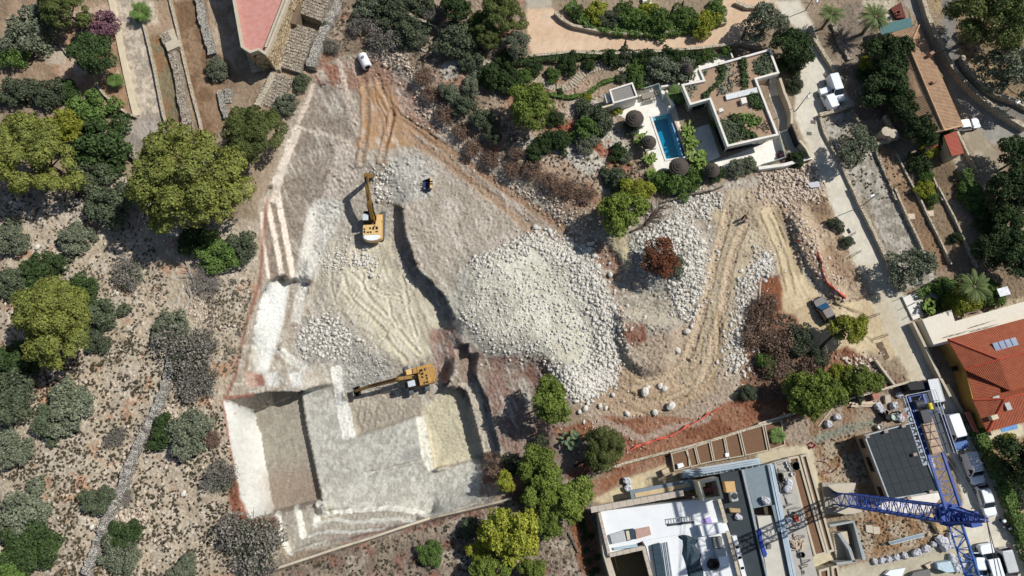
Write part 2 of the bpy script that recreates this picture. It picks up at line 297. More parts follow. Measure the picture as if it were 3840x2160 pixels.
paint(B('100,700 480,690 500,890 150,985'), '#8b7568', '#9a8a7c', 2, 9, k=.7)
paint(B('-205,168 -5,248 350,120 250,110 100,112 0,135'), '#6f6860', None, 1, 0)  # north wall of the pit, its shade painted in as dark grey
paint(B('350,112 560,60 600,230 650,465 1190,290 1250,620 1310,690 1640,600 1620,900 1280,1020 1000,950 520,980 500,890 430,560 380,330'), '#bfbcb3', '#a8a49b', 1, 0, N=N4, soft=8, rg=.05)
paint(B('520,980 500,800 900,760 1500,650 1640,700 1620,900 1280,1020 1000,950'), '#c8c5bb', '#a9a69c', 1, 1, N=N4, soft=12, k=.8)
paint(B('1070,560 1220,520 1230,600 1080,620'), '#a09d97', None, 2)
paint(B('650,180 1190,170 1220,230 1180,290 740,440 700,260'), '#bbb1a0', '#a89e90', 1, rg=.09)
paint(B('650,-80 1000,-60 960,60 660,140'), '#b9b7b1', '#a6a49e', 1)
paint(B('1220,230 1450,80 1600,300 1665,575 1310,685 1240,290'), '#c9c0a5', '#bdb49b', 1, rg=.05)
paint(B('560,-60 650,-90 650,120 705,250 742,440 650,465 600,230'), WH, warp=1, r=0)
paint(B('1175,290 1240,290 1310,690 1272,692 1220,600'), '#e0dcce', warp=1, r=0)
paint(B('1460,50 1620,40 1660,200 1740,550 1670,575 1600,300 1550,120'), '#d3c8b4', '#c0b5a4', 1, 0)
for s, w in (('510,1000 700,975 1000,957 1200,985 1270,1022', 34), ('450,1070 590,1040 720,1060 1050,1035 1190,1056', 26), ('380,1165 540,1120 700,1132 950,1110', 20), ('480,915 455,1080', 46), ('320,955 360,1162', 46), ('182,992 200,1150 268,1282', 38)): stroke(B(s), w/1.932, '#e6e3da', 2)
stroke(B('260,1285 460,1215 530,1195'), 7, '#d9d2c6', 3); stroke(B('1290,1020 1500,960 1620,920'), 5, '#d9d5cc', 3); stroke(B('810,850 820,720 900,690'), 8, '#cfccc4', 4)
# thin red rim of topsoil round the cut
stroke(D('672,500 660,620 655,700 625,800 600,900 590,950 570,1000'), 14, '#94604f', 8, .75)
stroke(D('560,1010 575,1100 590,1200'), 10, '#a87766', 5, .7); paint(D('590,1190 625,1310 700,1300 700,1330 590,1340 570,1240'), '#935f4a', '#84523f')
stroke(B('0,135 -200,160'), 14, '#9a6252', 5, .8); stroke(B('700,1180 900,1130 1150,1075'), 10, '#8f5648', 8, .6)
# ================================================================ paved surfaces (painted as their own materials below)
CON = '#c6bead'
STREET = [A(3, 0, '120,0 310,0 400,180 440,300 560,510 655,700 700,745 460,820 480,940 540,1060 640,1250 730,1449'), A(3, 1, '685,0 750,140 850,330 940,520 1040,750 1110,970 1210,1160 1330,1449')]
SLEFT = [A(3, 1, '1130,1449 1080,1330 980,1150 900,960 830,830 790,680 700,540 640,380 560,190 490,0'), A(3, 0, '460,1330 400,1170 345,1020 272,850 280,650 305,500 330,250 200,130')]
SP = STREET[0]+STREET[1]+A(3, 2, '1500,260 1640,520 1800,900 1932,1250 2000,1449 1990,1600 1420,1600 1500,1449 1480,1050 1490,900 1430,650 1300,350 1190,20')+SLEFT[0]+SLEFT[1]
m = paint(SP, CON, '#cbc4b5', 1, 1, rg=.008); mixc(m*np.clip(N5*5-.3, 0, 1), '#aca494', .6)
stroke(A(3, 1, '800,640 860,800 960,1000 1060,1200 1120,1350'), 60, '#b8a685', 40, .5)
RD = A(3, 0, '1040,0 1180,0 1250,180 1350,400 1480,570 1640,725 1860,865 1932,900 2100,980 2100,1200 1932,1090 1860,1060 1800,1000 1710,1060 1560,900 1450,750 1400,640 1300,400 1180,150')
m = paint(RD, '#99948b', '#8d8981', 1, 1, rg=.008)
m = paint(A(3, 0, '1340,-100 1440,-100 1440,300 1450,400 1500,480 1700,655 1932,740 2100,800 2100,940 1932,870 1700,755 1500,600 1420,460 1340,330'), '#807c76', '#75716c', 1, 1, rg=.008)
DRV = A(2, 0, '140,60 330,60 380,110 470,180 720,225 900,243 1200,222 1600,150 1530,60 1540,0 1640,-40 1932,-60 1960,100 1740,265 1620,315 1200,355 900,375 700,378 480,365 190,405 160,330')
m = paint(DRV, '#cdb196', '#c9aa8d', 1, 1, rg=.006); mixc(m*np.clip((800-A(0, 0, '0,0')[0][0]-0*U)*0+np.clip(N5*4-.4, 0, 1), 0, 1), '#c4a587', .5)
paint(A(2, 0, '130,-80 320,-80 330,55 150,60'), '#aaa191', None, 1, 1, rg=.01)
paint(A(3, 0, '1470,940 1490,800 1540,860 1700,1070 1790,1180 1760,1380 1640,1449 1600,1200 1540,1060'), '#a89b88', '#958976', 1, rg=.01)
paint(A(3, 0, '1410,1150 1500,1130 1640,1449 1560,1449'), '#b4a894', None, 1)
paint(A(3, 2, '600,1390 1100,1280 1400,1180 1480,1060 1500,1500 560,1560'), '#b0a894', '#a89f8b', 1, rg=.01)   # yard beside the street
paint(A(3, 2, '0,560 300,500 400,520 420,640 460,800 440,860 580,1449 400,1500 300,1000 150,600 0,640'), '#c2b79b', '#b6ab92', 1, rg=.01)
paint(A(3, 2, '420,480 700,400 860,900 1000,1020 1400,1010 1420,1110 1200,1230 780,1320 700,1060 760,1000 600,780 450,760'), '#a3815f', '#b7a58d', 2, 1, rg=.1)
paint(A(3, 2, '160,320 1090,60 1130,330 700,430 420,490 180,520'), '#a89684', '#9a7d64', 2, 1, rg=.08); paint(A(3, 2, '400,440 640,350 880,310 900,330 660,410 430,490'), '#8f9080', None, 1)
paint(A(2, 2, '620,900 700,850 860,790 900,730 1150,640 1200,700 1260,760 900,880 700,920'), '#c6b592', '#b8a98a', 1, rg=.02)
paint(A(2, 2, '500,780 860,690 1110,580 1150,640 860,740 720,840 640,880'), '#96674d', '#a07d66', 2)
paint(A(3, 1, '1370,900 1640,840 1932,760 1932,1000 1420,1010'), '#b7a68c', None, 1); paint(A(3, 1, '1200,770 1400,760 1420,850 1380,900 1210,960'), '#c9bda5', None, 1, rg=.01)
paint(A(3, 1, '1400,640 1932,560 1932,800 1700,850 1640,900 1420,900'), '#8a7762', None, 1)
paint(A(3, 2, '1620,420 1932,340 1932,430 1700,490'), '#cbbfa6', None, 1, rg=.01)
Vq_ = lambda s: Q(2580, 160, 2.898, s); K_ = lambda s: Q(2240, 280, 3.623, s)
for s in ('130,1340 420,1250 900,1060 960,1010 1070,1240 800,1330 500,1400 430,1440 150,1420', '60,940 230,880 350,1240 130,1345 60,1200', '40,265 430,80 480,175 110,290 150,400 20,440 -80,430 0,330', '890,390 960,380 1030,560 890,590'): paint(Vq_(s), '#e8e4da', '#e0dcd2', 0, 0, rg=.0, k=1)
paint(Vq_('885,585 1035,560 1095,700 1110,860 1225,1200 1110,1210 1010,980 970,800'), '#9a9a98', None, 0, 0, rg=0)
paint(K_('70,450 560,330 530,220 640,180 840,120 1060,420 1240,1140 1160,1210 1000,1260 830,1430 790,1290 690,1060 500,760 400,620 330,560 130,550'), '#e8e4da', '#e0dcd2', 0, 0, rg=.0)
# churned track marks, ripples
def ripple(P, ang, wl, amp, s):
    m = raster(P, 2, 4); a = math.radians(ang); wv = (U+fbm(U, V, 120, 2, s)*60)*math.cos(a)+(V+fbm(U, V, 120, 2, s+3)*60)*math.sin(a)
    ZZ[:] += m*amp*(1-2*np.abs(np.sin(wv*math.pi/wl)))*np.clip(fbm(U, V, 50, 3, s+7)*3+.55, 0, 1.2)
ripple(T('880,400 1040,380 1100,650 1250,780 1370,960 1200,1100 950,850 880,650'), 65, 15, .07, 81)
ripple(T('560,700 900,640 960,900 1200,1180 1060,1250 800,1050 600,880'), 25, 17, .06, 91)
ripple(T('900,560 1150,720 1300,950 1100,1000'), 120, 14, .05, 95)
ripple(B('700,200 1150,180 1150,280 760,410'), 10, 22, .10, 101); ripple(B('1250,250 1450,120 1580,560 1330,660'), 100, 16, .05, 111)
ripple(B('380,150 1200,400 1600,700 1500,930 540,960'), 20, 30, .03, 121); ripple(N_('200,1000 700,1050 500,1449 200,1449'), 60, 40, .12, 131)
for s, w in (('660,640 680,760 760,870 860,950 960,1060', 9), ('790,640 800,740 870,830 960,930', 9), ('720,480 730,640 790,700', 9), ('980,820 1000,940 1040,1010', 7), ('1080,640 1110,800 1130,930 1180,1080', 8), ('960,1090 1020,1170 1110,1260', 10), ('1050,1040 1120,1120 1200,1210', 9), ('840,740 950,790 1060,800', 6), ('600,400 560,700 600,860', 7)):
    d = dist(T(s)); ZZ -= .16*np.exp(-(d/w)**2); ZZ += .15*np.exp(-((d-w*1.1)/(w*.55))**2)*(.5+2*np.abs(N4)); mixc(np.exp(-((d-w*1.4)/w)**2), '#d3cbb6', .6)
for P, w in ((N_('800,560 815,700 820,900 800,1050 780,1180'), 22), (N_('905,560 930,650 1000,780 1010,850 970,1000 930,1160'), 20), (N_('870,640 890,740 960,860 965,960'), 8), (N_('960,620 1000,740 1060,830 1200,920 1330,1010'), 10), (N_('1010,800 1000,900 960,1040'), 14), (A(2, 1, '760,50 780,60'), 2)):
    d = dist(P); ZZ -= .12*np.exp(-(d/w*2)**2); ZZ += .15*np.exp(-((d-w*.8)/4)**2); mixc(np.exp(-((d-w*.8)/4)**2), '#8f6c4e', .55)
for P in (LT, RT, R1('1530,900 1540,1100 1540,1280 1480,1400'), R1('820,1310 900,1400 1000,1449'), R2('860,90 1000,150 1150,160 1300,120'), R2('840,180 1000,270 1200,240 1400,120'), A(3, 1, '140,140 220,330 300,620'), A(3, 1, '60,200 180,480 250,760'), A(3, 1, '560,840 700,890 760,920')):
    for o in (-19, 19):
        Po = [(x+o*.95, y+o*.3) for x, y in P]; d = dist(Po, mx=40); ZZ += .14*np.exp(-(d/4)**2); mixc(np.exp(-(d/4)**2), '#97825f', .45)
def tread(P, w, wl, amp, col=None):
    X, Y = WU2, WV2; us = [p[0] for p in P]; vs = [p[1] for p in P]; bb = (U > min(us)-60) & (U < max(us)+60) & (V > min(vs)-60) & (V < max(vs)+60); x = X[bb]; y = Y[bb]; d = np.full(x.shape, 1e4); s = np.zeros(x.shape); L = 0
    for (x1, y1), (x2, y2) in zip(P, P[1:]):
        l = math.hypot(x2-x1, y2-y1); t = np.clip(((x-x1)*(x2-x1)+(y-y1)*(y2-y1))/(l*l+1e-9), 0, 1); dd = np.hypot(x-x1-t*(x2-x1), y-y1-t*(y2-y1)); k = dd < d; d[k] = dd[k]; s[k] = (L+t*l)[k]; L += l
    m = np.clip((w/2-d)/3+.5, 0, 1)*np.clip(N1[bb]*4+.9, 0, 1); r = np.sin(s*2*math.pi/wl); ZZ[bb] += m*(amp*r-.05)+amp*1.5*np.exp(-((d-w/2)/3.5)**2)
    if col: q = (m*np.clip(r, 0, 1)*.5)[..., None]; CC[bb] = CC[bb]*(1-q)+np.array(lin(col))*q
for P in (N_('800,560 815,700 820,900 800,1050 780,1180'), N_('905,560 930,650 1000,780 1010,850 970,1000 930,1160'), N_('1100,940 1250,1080 1400,1200 1600,1340 1800,1449'), N_('1180,880 1330,1010 1500,1130 1700,1290')): tread(P, 24, 12, .05, '#8a6a4e')
for P in (LT, RT, R2('860,60 1000,130 1200,130 1400,60'), R2('900,160 1050,250 1250,220 1450,90'), A(3, 1, '90,160 200,420 300,700 380,860'), A(3, 1, '180,180 300,450 420,700 560,850'), A(3, 1, '560,850 700,980 760,1080 900,1180')): tread(P, 20, 12, .04, '#a8977a')
for s in ('560,620 620,760 760,900 900,1020 1000,1180', '620,600 690,740 830,870 980,980 1090,1150', '900,420 960,640 1060,800 1120,1000 1180,1180', '1000,420 1040,620 1150,780 1230,960 1280,1120', '480,820 620,900 720,1000 860,1090', '960,480 900,640 880,780 960,940', '700,250 760,460 860,700 1000,820', '560,960 700,940 860,960 980,1060', '620,680 560,860 520,1000', '1180,720 1100,860 980,1020 900,1160'): tread(T(s), 20, 13, .055, '#a09780')
for s in ('700,200 760,330 800,420', '800,190 860,300 900,390', '920,190 980,290 1010,350', '1260,260 1330,420 1400,560', '1380,180 1440,340 1520,520', '1300,500 1420,450 1540,420', '250,800 300,600 260,400'): tread(B(s), 18, 13, .035, '#a39b86')
d = dist(B('815,702 950,680 1010,660 1120,635 1235,606')); ZZ -= .45*np.exp(-(d/4)**2); d = dist(B('900,690 1000,655')); ZZ += .3*np.exp(-(d/5)**2)
# stony surface roughness
rg = blur(RG, 1)
ZZ += rg*(fbm(U, V, 9, 2, 201)*1.9 + WHITE*2.4 + np.clip(vn(U/6.5, V/6.5, 77)-.68, 0, 1)*8)
CC *= (1+0.16*WHITE*np.clip(rg*20, .2, 1)+0.16*N4+.22*fbm(U, V, 8, 2, 301))[..., None]*1.0
gm = CC.mean(-1, keepdims=True); CC = (gm+(CC-gm)*.9)*np.array([1.0, 1.005, .968])
CC = np.clip(CC, 0.01, .9)
# pool basin
POOL = Q(2240, 280, 3.623, '715,560 1010,490 1240,1130 920,1170')
level(Q(2240, 280, 3.623, '725,575 1000,512 1218,1120 930,1155'), -1.8, 0, 0)
level(A(2, 2, '740,1290 990,1240 1060,1449 1080,1600 780,1600'), -1.5, 0, 0)
# ---------------------------------------------------------------- mesh
dw = np.stack([U-1920., -(V-1080.), np.full(U.shape, -FP)], -1) @ RW.T
t = (ZZ-HC)/dw[..., 2]
PX = dw[..., 0]*t; PY = dw[..., 1]*t
def grid_mesh(name, X, Y, Z, C):
    h, w = X.shape; me = bpy.data.meshes.new(name)
    co = np.stack([X, Y, Z], -1).reshape(-1, 3).astype(np.float32)
    idx = np.arange(h*w).reshape(h, w); f = np.stack([idx[1:, :-1], idx[1:, 1:], idx[:-1, 1:], idx[:-1, :-1]], -1).reshape(-1)
    n = len(f)//4
    me.vertices.add(h*w); me.vertices.foreach_set('co', co.ravel()); me.loops.add(len(f)); me.loops.foreach_set('vertex_index', f.astype(np.int32))
    me.polygons.add(n); me.polygons.foreach_set('loop_start', np.arange(0, len(f), 4, dtype=np.int32)); me.polygons.foreach_set('loop_total', np.full(n, 4, np.int32))
    me.update(calc_edges=True)
    at = me.color_attributes.new('Col', 'FLOAT_COLOR', 'POINT'); at.data.foreach_set('color', np.concatenate([C, np.clip(RG/.07, .06, 1)[..., None]], -1).astype(np.float32).ravel())
    return me
def zat(u, v):
    i = np.clip(np.searchsorted(UA, u)-1, 0, GW-2); j = np.clip(np.searchsorted(VA, v)-1, 0, GH-2)
    fu = (u-UA[i])/(UA[i+1]-UA[i]); fv = (v-VA[j])/(VA[j+1]-VA[j])
    fu = np.clip(fu, 0, 1); fv = np.clip(fv, 0, 1)
    return (ZZ[j, i]*(1-fu)+ZZ[j, i+1]*fu)*(1-fv)+(ZZ[j+1, i]*(1-fu)+ZZ[j+1, i+1]*fu)*fv
def proj(x, y, z):
    c = RW.T @ np.array([x, y, z-HC]); return 1920-FP*c[0]/c[2], 1080+FP*c[1]/c[2]
def gz(x, y):
    z = 0.0
    for _ in range(4): z = float(zat(*proj(x, y, z)))
    return z
def G(u, v, dz=0.0):
    z = float(zat(u, v)); p = up(u, v, z); return (p[0], p[1], z+dz)
def under(u, v, h):
    """ground point below something seen at pixel u,v at height h above the ground"""
    z = float(zat(u, v)); p = up(u, v, z+h); return (p[0], p[1], gz(p[0], p[1]))
# ================================================================ materials
MATS = {}
def mat(name, c, rough=.9, c2=None, ns=3.0, nk=.5, bump=0.0, bs=20.0, metal=0.0, det=5, wave=None, spec=.3, rnd=0, trans=0):
    if name in MATS: return MATS[name]
    m = bpy.data.materials.new(name); m.use_nodes = True; MATS[name] = m; N = m.node_tree.nodes; L = m.node_tree.links
    b = N['Principled BSDF']; b.inputs['Roughness'].default_value = rough; b.inputs['Metallic'].default_value = metal; b.inputs['Specular IOR Level'].default_value = spec
    c = lin(c)+(1,); tc = N.new('ShaderNodeTexCoord'); last = None
    def mix(a, bb, fac, mode='MIX'):
        x = N.new('ShaderNodeMix'); x.data_type = 'RGBA'; x.blend_type = mode
        for s, v in ((0, fac), (6, a), (7, bb)):
            if hasattr(v, 'is_linked'): L.new(v, x.inputs[s])
            else: x.inputs[s].default_value = v
        return x.outputs[2]
    n = N.new('ShaderNodeTexNoise'); n.inputs['Scale'].default_value = ns; n.inputs['Detail'].default_value = det; n.inputs['Roughness'].default_value = .65; L.new(tc.outputs['Object'], n.inputs['Vector'])
    r = N.new('ShaderNodeValToRGB'); r.color_ramp.elements[0].position = .5-nk*.3; r.color_ramp.elements[1].position = .5+nk*.3; L.new(n.outputs['Fac'], r.inputs[0])
    cc = lin(c2)+(1,) if c2 else tuple(x*.72 for x in c[:3])+(1,)
    last = mix(c, cc, r.outputs[0])
    if wave:                                       # uv stripes: roof tiles, slats
        sc, depth, cw = wave; uv = N.new('ShaderNodeUVMap'); w = N.new('ShaderNodeTexWave'); w.inputs['Scale'].default_value = sc; w.inputs['Distortion'].default_value = .25; w.inputs['Detail'].default_value = 1; w.inputs['Detail Scale'].default_value = 2
        L.new(uv.outputs[0], w.inputs['Vector']); last = mix(last, lin(cw)+(1,), mulf(N, L, w.outputs['Fac'], .75))
    if rnd:
        ge = N.new('ShaderNodeNewGeometry'); mi = N.new('ShaderNodeMapRange'); L.new(ge.outputs['Random Per Island'], mi.inputs[0]); mi.inputs[3].default_value = .62; mi.inputs[4].default_value = 1.38
        vm = N.new('ShaderNodeVectorMath'); vm.operation = 'SCALE'; L.new(last, vm.inputs[0]); L.new(mi.outputs[0], vm.inputs['Scale']); last = vm.outputs[0]
        oi = N.new('ShaderNodeObjectInfo'); hs = N.new('ShaderNodeHueSaturation'); L.new(last, hs.inputs['Color'])
        mr = N.new('ShaderNodeMapRange'); L.new(oi.outputs['Random'], mr.inputs[0]); mr.inputs[3].default_value = 1-rnd; mr.inputs[4].default_value = 1+rnd; L.new(mr.outputs[0], hs.inputs['Value']); last = hs.outputs[0]
    L.new(last, b.inputs['Base Color'])
    if bump:
        n2 = N.new('ShaderNodeTexNoise'); n2.inputs['Scale'].default_value = bs; n2.inputs['Detail'].default_value = 4; L.new(tc.outputs['Object'], n2.inputs['Vector'])
        bp = N.new('ShaderNodeBump'); bp.inputs['Strength'].default_value = bump; bp.inputs['Distance'].default_value = .1; L.new(n2.outputs['Fac'], bp.inputs['Height']); L.new(bp.outputs[0], b.inputs['Normal'])
        if wave:
            b2 = N.new('ShaderNodeBump'); b2.inputs['Strength'].default_value = .8; b2.inputs['Distance'].default_value = wave[1]; b2.invert = True; L.new(w.outputs['Fac'], b2.inputs['Height']); L.new(bp.outputs[0], b2.inputs['Normal']); L.new(b2.outputs[0], b.inputs['Normal'])
    if trans:
        tr = N.new('ShaderNodeBsdfTranslucent'); L.new(last, tr.inputs['Color']); ms = N.new('ShaderNodeMixShader'); ms.inputs[0].default_value = trans
        L.new(b.outputs[0], ms.inputs[1]); L.new(tr.outputs[0], ms.inputs[2]); L.new(ms.outputs[0], N['Material Output'].inputs[0])
    return m
def mulf(N, L, s, k):
    x = N.new('ShaderNodeMath'); x.operation = 'MULTIPLY'; L.new(s, x.inputs[0]); x.inputs[1].default_value = k; return x.outputs[0]
def cellmat(name, c, c2, gap, sc, bump=.6):       # stones / slabs by voronoi
    m = bpy.data.materials.new(name); m.use_nodes = True; MATS[name] = m; N = m.node_tree.nodes; L = m.node_tree.links; b = N['Principled BSDF']; b.inputs['Roughness'].default_value = .95; b.inputs['Specular IOR Level'].default_value = .15
    tc = N.new('ShaderNodeTexCoord'); v = N.new('ShaderNodeTexVoronoi'); v.inputs['Scale'].default_value = sc; L.new(tc.outputs['Object'], v.inputs['Vector'])
    e = N.new('ShaderNodeTexVoronoi'); e.feature = 'DISTANCE_TO_EDGE'; e.inputs['Scale'].default_value = sc; L.new(tc.outputs['Object'], e.inputs['Vector'])
    sp = N.new('ShaderNodeSeparateColor'); L.new(v.outputs['Color'], sp.inputs[0])
    r = N.new('ShaderNodeValToRGB'); r.color_ramp.elements[0].color = lin(c)+(1,); r.color_ramp.elements[1].color = lin(c2)+(1,); L.new(sp.outputs[0], r.inputs[0])
    g = N.new('ShaderNodeValToRGB'); g.color_ramp.elements[0].color = lin(gap)+(1,); g.color_ramp.elements[0].position = .02; g.color_ramp.elements[1].color = (1, 1, 1, 1); g.color_ramp.elements[1].position = .1; L.new(e.outputs['Distance'], g.inputs[0])
    x = N.new('ShaderNodeMix'); x.data_type = 'RGBA'; x.blend_type = 'MULTIPLY'; x.inputs[0].default_value = 1; L.new(r.outputs[0], x.inputs[6]); L.new(g.outputs[0], x.inputs[7]); L.new(x.outputs[2], b.inputs['Base Color'])
    bp = N.new('ShaderNodeBump'); bp.inputs['Strength'].default_value = bump; bp.inputs['Distance'].default_value = .1; L.new(g.outputs[0], bp.inputs['Height']); L.new(bp.outputs[0], b.inputs['Normal'])
    return m
def terrain_mat():
    m = bpy.data.materials.new('earth'); m.use_nodes = True; N = m.node_tree.nodes; L = m.node_tree.links; b = N['Principled BSDF']; b.inputs['Roughness'].default_value = .97; b.inputs['Specular IOR Level'].default_value = .1
    a = N.new('ShaderNodeAttribute'); a.attribute_name = 'Col'; tc = N.new('ShaderNodeTexCoord')
    n = N.new('ShaderNodeTexNoise'); n.inputs['Scale'].default_value = 2.6; n.inputs['Detail'].default_value = 8; n.inputs['Roughness'].default_value = .75; L.new(tc.outputs['Object'], n.inputs['Vector'])
    r = N.new('ShaderNodeMapRange'); r.inputs[1].default_value = .3; r.inputs[2].default_value = .7; r.inputs[3].default_value = .76; r.inputs[4].default_value = 1.2; L.new(n.outputs['Fac'], r.inputs[0])
    x = N.new('ShaderNodeMix'); x.data_type = 'RGBA'; x.blend_type = 'MULTIPLY'; x.inputs[0].default_value = 1; L.new(a.outputs['Color'], x.inputs[6]); mk = N.new('ShaderNodeMix'); mk.data_type = 'FLOAT'; L.new(a.outputs['Alpha'], mk.inputs[0]); mk.inputs[2].default_value = 1.0; L.new(r.outputs[0], mk.inputs[3]); L.new(mk.outputs[0], x.inputs[7]); L.new(x.outputs[2], b.inputs['Base Color'])
    n2 = N.new('ShaderNodeTexNoise'); n2.inputs['Scale'].default_value = 4.5; n2.inputs['Detail'].default_value = 8; n2.inputs['Roughness'].default_value = .8; L.new(tc.outputs['Object'], n2.inputs['Vector'])
    bp = N.new('ShaderNodeBump'); bp.inputs['Distance'].default_value = .22; L.new(mulf(N, L, a.outputs['Alpha'], .95), bp.inputs['Strength']); L.new(n2.outputs['Fac'], bp.inputs['Height']); L.new(bp.outputs[0], b.inputs['Normal'])
    return m
# ================================================================ object helpers
def tag(o, label=None, cat=None, group=None, kind=None):
    if label: o['label'] = label
    if cat: o['category'] = cat
    if group: o['group'] = group
    if kind: o['kind'] = kind
    return o
def empty(name, loc, rz=0, label=None, cat=None, group=None):
    o = bpy.data.objects.new(name, None); COL.objects.link(o); o.location = loc; o.rotation_euler = (0, 0, rz); o.empty_display_size = .3
    return tag(o, label, cat, group)
def link(name, me, m, parent=None):
    o = bpy.data.objects.new(name, me); COL.objects.link(o)
    if m is not None and not me.materials: me.materials.append(m)
    if parent is not None: o.parent = parent
    return o
def copy_tree(o, parent=None):
    c = o.copy(); COL.objects.link(c); c.parent = parent
    for ch in list(o.children): copy_tree(ch, c)
    return c
class MB:
    def __init__(s): s.v = []; s.f = []; s.uv = {}
    def add(s, vs, fs):
        n = len(s.v); s.v += [tuple(map(float, p)) for p in vs]; s.f += [tuple(i+n for i in f) for f in fs]; return s
    def box(s, c, d, rz=0, tx=1, ty=1, ry=0):
        x, y, z = (q/2 for q in d); P = [(-x, -y, -z), (x, -y, -z), (x, y, -z), (-x, y, -z), (-x*tx, -y*ty, z), (x*tx, -y*ty, z), (x*tx, y*ty, z), (-x*tx, y*ty, z)]
        M = Matrix.Rotation(rz, 3, 'Z') @ Matrix.Rotation(ry, 3, 'Y')
        return s.add([tuple(M @ Vector(p)+Vector(c)) for p in P], [(0, 3, 2, 1), (4, 5, 6, 7), (0, 1, 5, 4), (1, 2, 6, 5), (2, 3, 7, 6), (3, 0, 4, 7)])
    def prism(s, P, z0, z1, bot=True):            # P: list of xy (ccw or cw), z0/z1 scalars or lists
        n = len(P); a = sum(P[i][0]*P[(i+1) % n][1]-P[(i+1) % n][0]*P[i][1] for i in range(n))
        zl = list(z0) if hasattr(z0, '__len__') else [z0]*n; zh = list(z1) if hasattr(z1, '__len__') else [z1]*n
        if a < 0: P = P[::-1]; zl = zl[::-1]; zh = zh[::-1]
        vs = [(p[0], p[1], z) for p, z in zip(P, zl)]+[(p[0], p[1], z) for p, z in zip(P, zh)]
        fs = [(i, (i+1) % n, n+(i+1) % n, n+i) for i in range(n)]+[tuple(range(n, 2*n))]
        if bot: fs.append(tuple(range(n-1, -1, -1)))
        return s.add(vs, fs)
    def tube(s, P, r, n=6, cap=True):             # P list of points, r radius or list
        P = [Vector(p) for p in P]; R = r if hasattr(r, '__len__') else [r]*len(P); vs = []; fs = []
        for i, p in enumerate(P):
            t = (P[min(i+1, len(P)-1)]-P[max(i-1, 0)]).normalized()
            a = t.orthogonal().normalized() if i == 0 else (a-t*a.dot(t)).normalized(); b = t.cross(a)
            vs += [p+(a*math.cos(2*math.pi*k/n)+b*math.sin(2*math.pi*k/n))*R[i] for k in range(n)]
        for i in range(len(P)-1): fs += [(i*n+k, i*n+(k+1) % n, (i+1)*n+(k+1) % n, (i+1)*n+k) for k in range(n)]
        if cap: fs += [tuple(range(n-1, -1, -1)), tuple(range((len(P)-1)*n, len(P)*n))]
        return s.add(vs, fs)
    def bar(s, a, b, w, h=None): 
        a = Vector(a); b = Vector(b); d = b-a; h = h or w; t = d.normalized()
        sx = t.cross(Vector((0, 0, 1))); sx = sx.normalized() if sx.length > 1e-3 else Vector((1, 0, 0)); sz = sx.cross(t)
        vs = [p+sx*i*w/2+sz*j*h/2 for p in (a, b) for i, j in ((-1, -1), (1, -1), (1, 1), (-1, 1))]
        return s.add(vs, [(0, 3, 2, 1), (4, 5, 6, 7), (0, 1, 5, 4), (1, 2, 6, 5), (2, 3, 7, 6), (3, 0, 4, 7)])
    def lathe(s, prof, c=(0, 0, 0), n=16, jit=0):
        vs = [(c[0]+r*math.cos(2*math.pi*k/n)*(1+random.uniform(-jit, jit)), c[1]+r*math.sin(2*math.pi*k/n)*(1+random.uniform(-jit, jit)), c[2]+z) for r, z in prof for k in range(n)]
        fs = [(i*n+k, i*n+(k+1) % n, (i+1)*n+(k+1) % n, (i+1)*n+k) for i in range(len(prof)-1) for k in range(n)]
        fs += [tuple(range(n-1, -1, -1)), tuple(range((len(prof)-1)*n, len(prof)*n))]
        return s.add(vs, fs)
    def loft(s, secs):                            # secs: list of equal-length rings
        n = len(secs[0]); fs = [(i*n+k, i*n+(k+1) % n, (i+1)*n+(k+1) % n, (i+1)*n+k) for i in range(len(secs)-1) for k in range(n)]
        return s.add([p for r in secs for p in r], fs+[tuple(range(n-1, -1, -1)), tuple(range((len(secs)-1)*n, len(secs)*n))])
    def mesh(s, name, off=(0, 0, 0), smooth=False):
        me = bpy.data.meshes.new(name); me.from_pydata([(x-off[0], y-off[1], z-off[2]) for x, y, z in s.v], [], s.f)
        if smooth: me.polygons.foreach_set('use_smooth', [True]*len(me.polygons))
        me.update(); return me
    def build(s, name, m, parent=None, world=False, bevel=0, smooth=False):
        off = tuple(parent.location) if (world and parent is not None) else (0, 0, 0)
        if world and parent is None: off = s.base()
        o = link(name, s.mesh(name, off, smooth), m, parent)
        if world and parent is None: o.location = off
        if bevel: b = o.modifiers.new('bevel', 'BEVEL'); b.width = bevel; b.segments = 2; b.limit_method = 'ANGLE'
        return o
    def base(s):
        a = np.array(s.v); return (float((a[:, 0].min()+a[:, 0].max())/2), float((a[:, 1].min()+a[:, 1].max())/2), float(a[:, 2].min()))
def ups(P, z): return [up(u, v, z)[:2] for u, v in P]
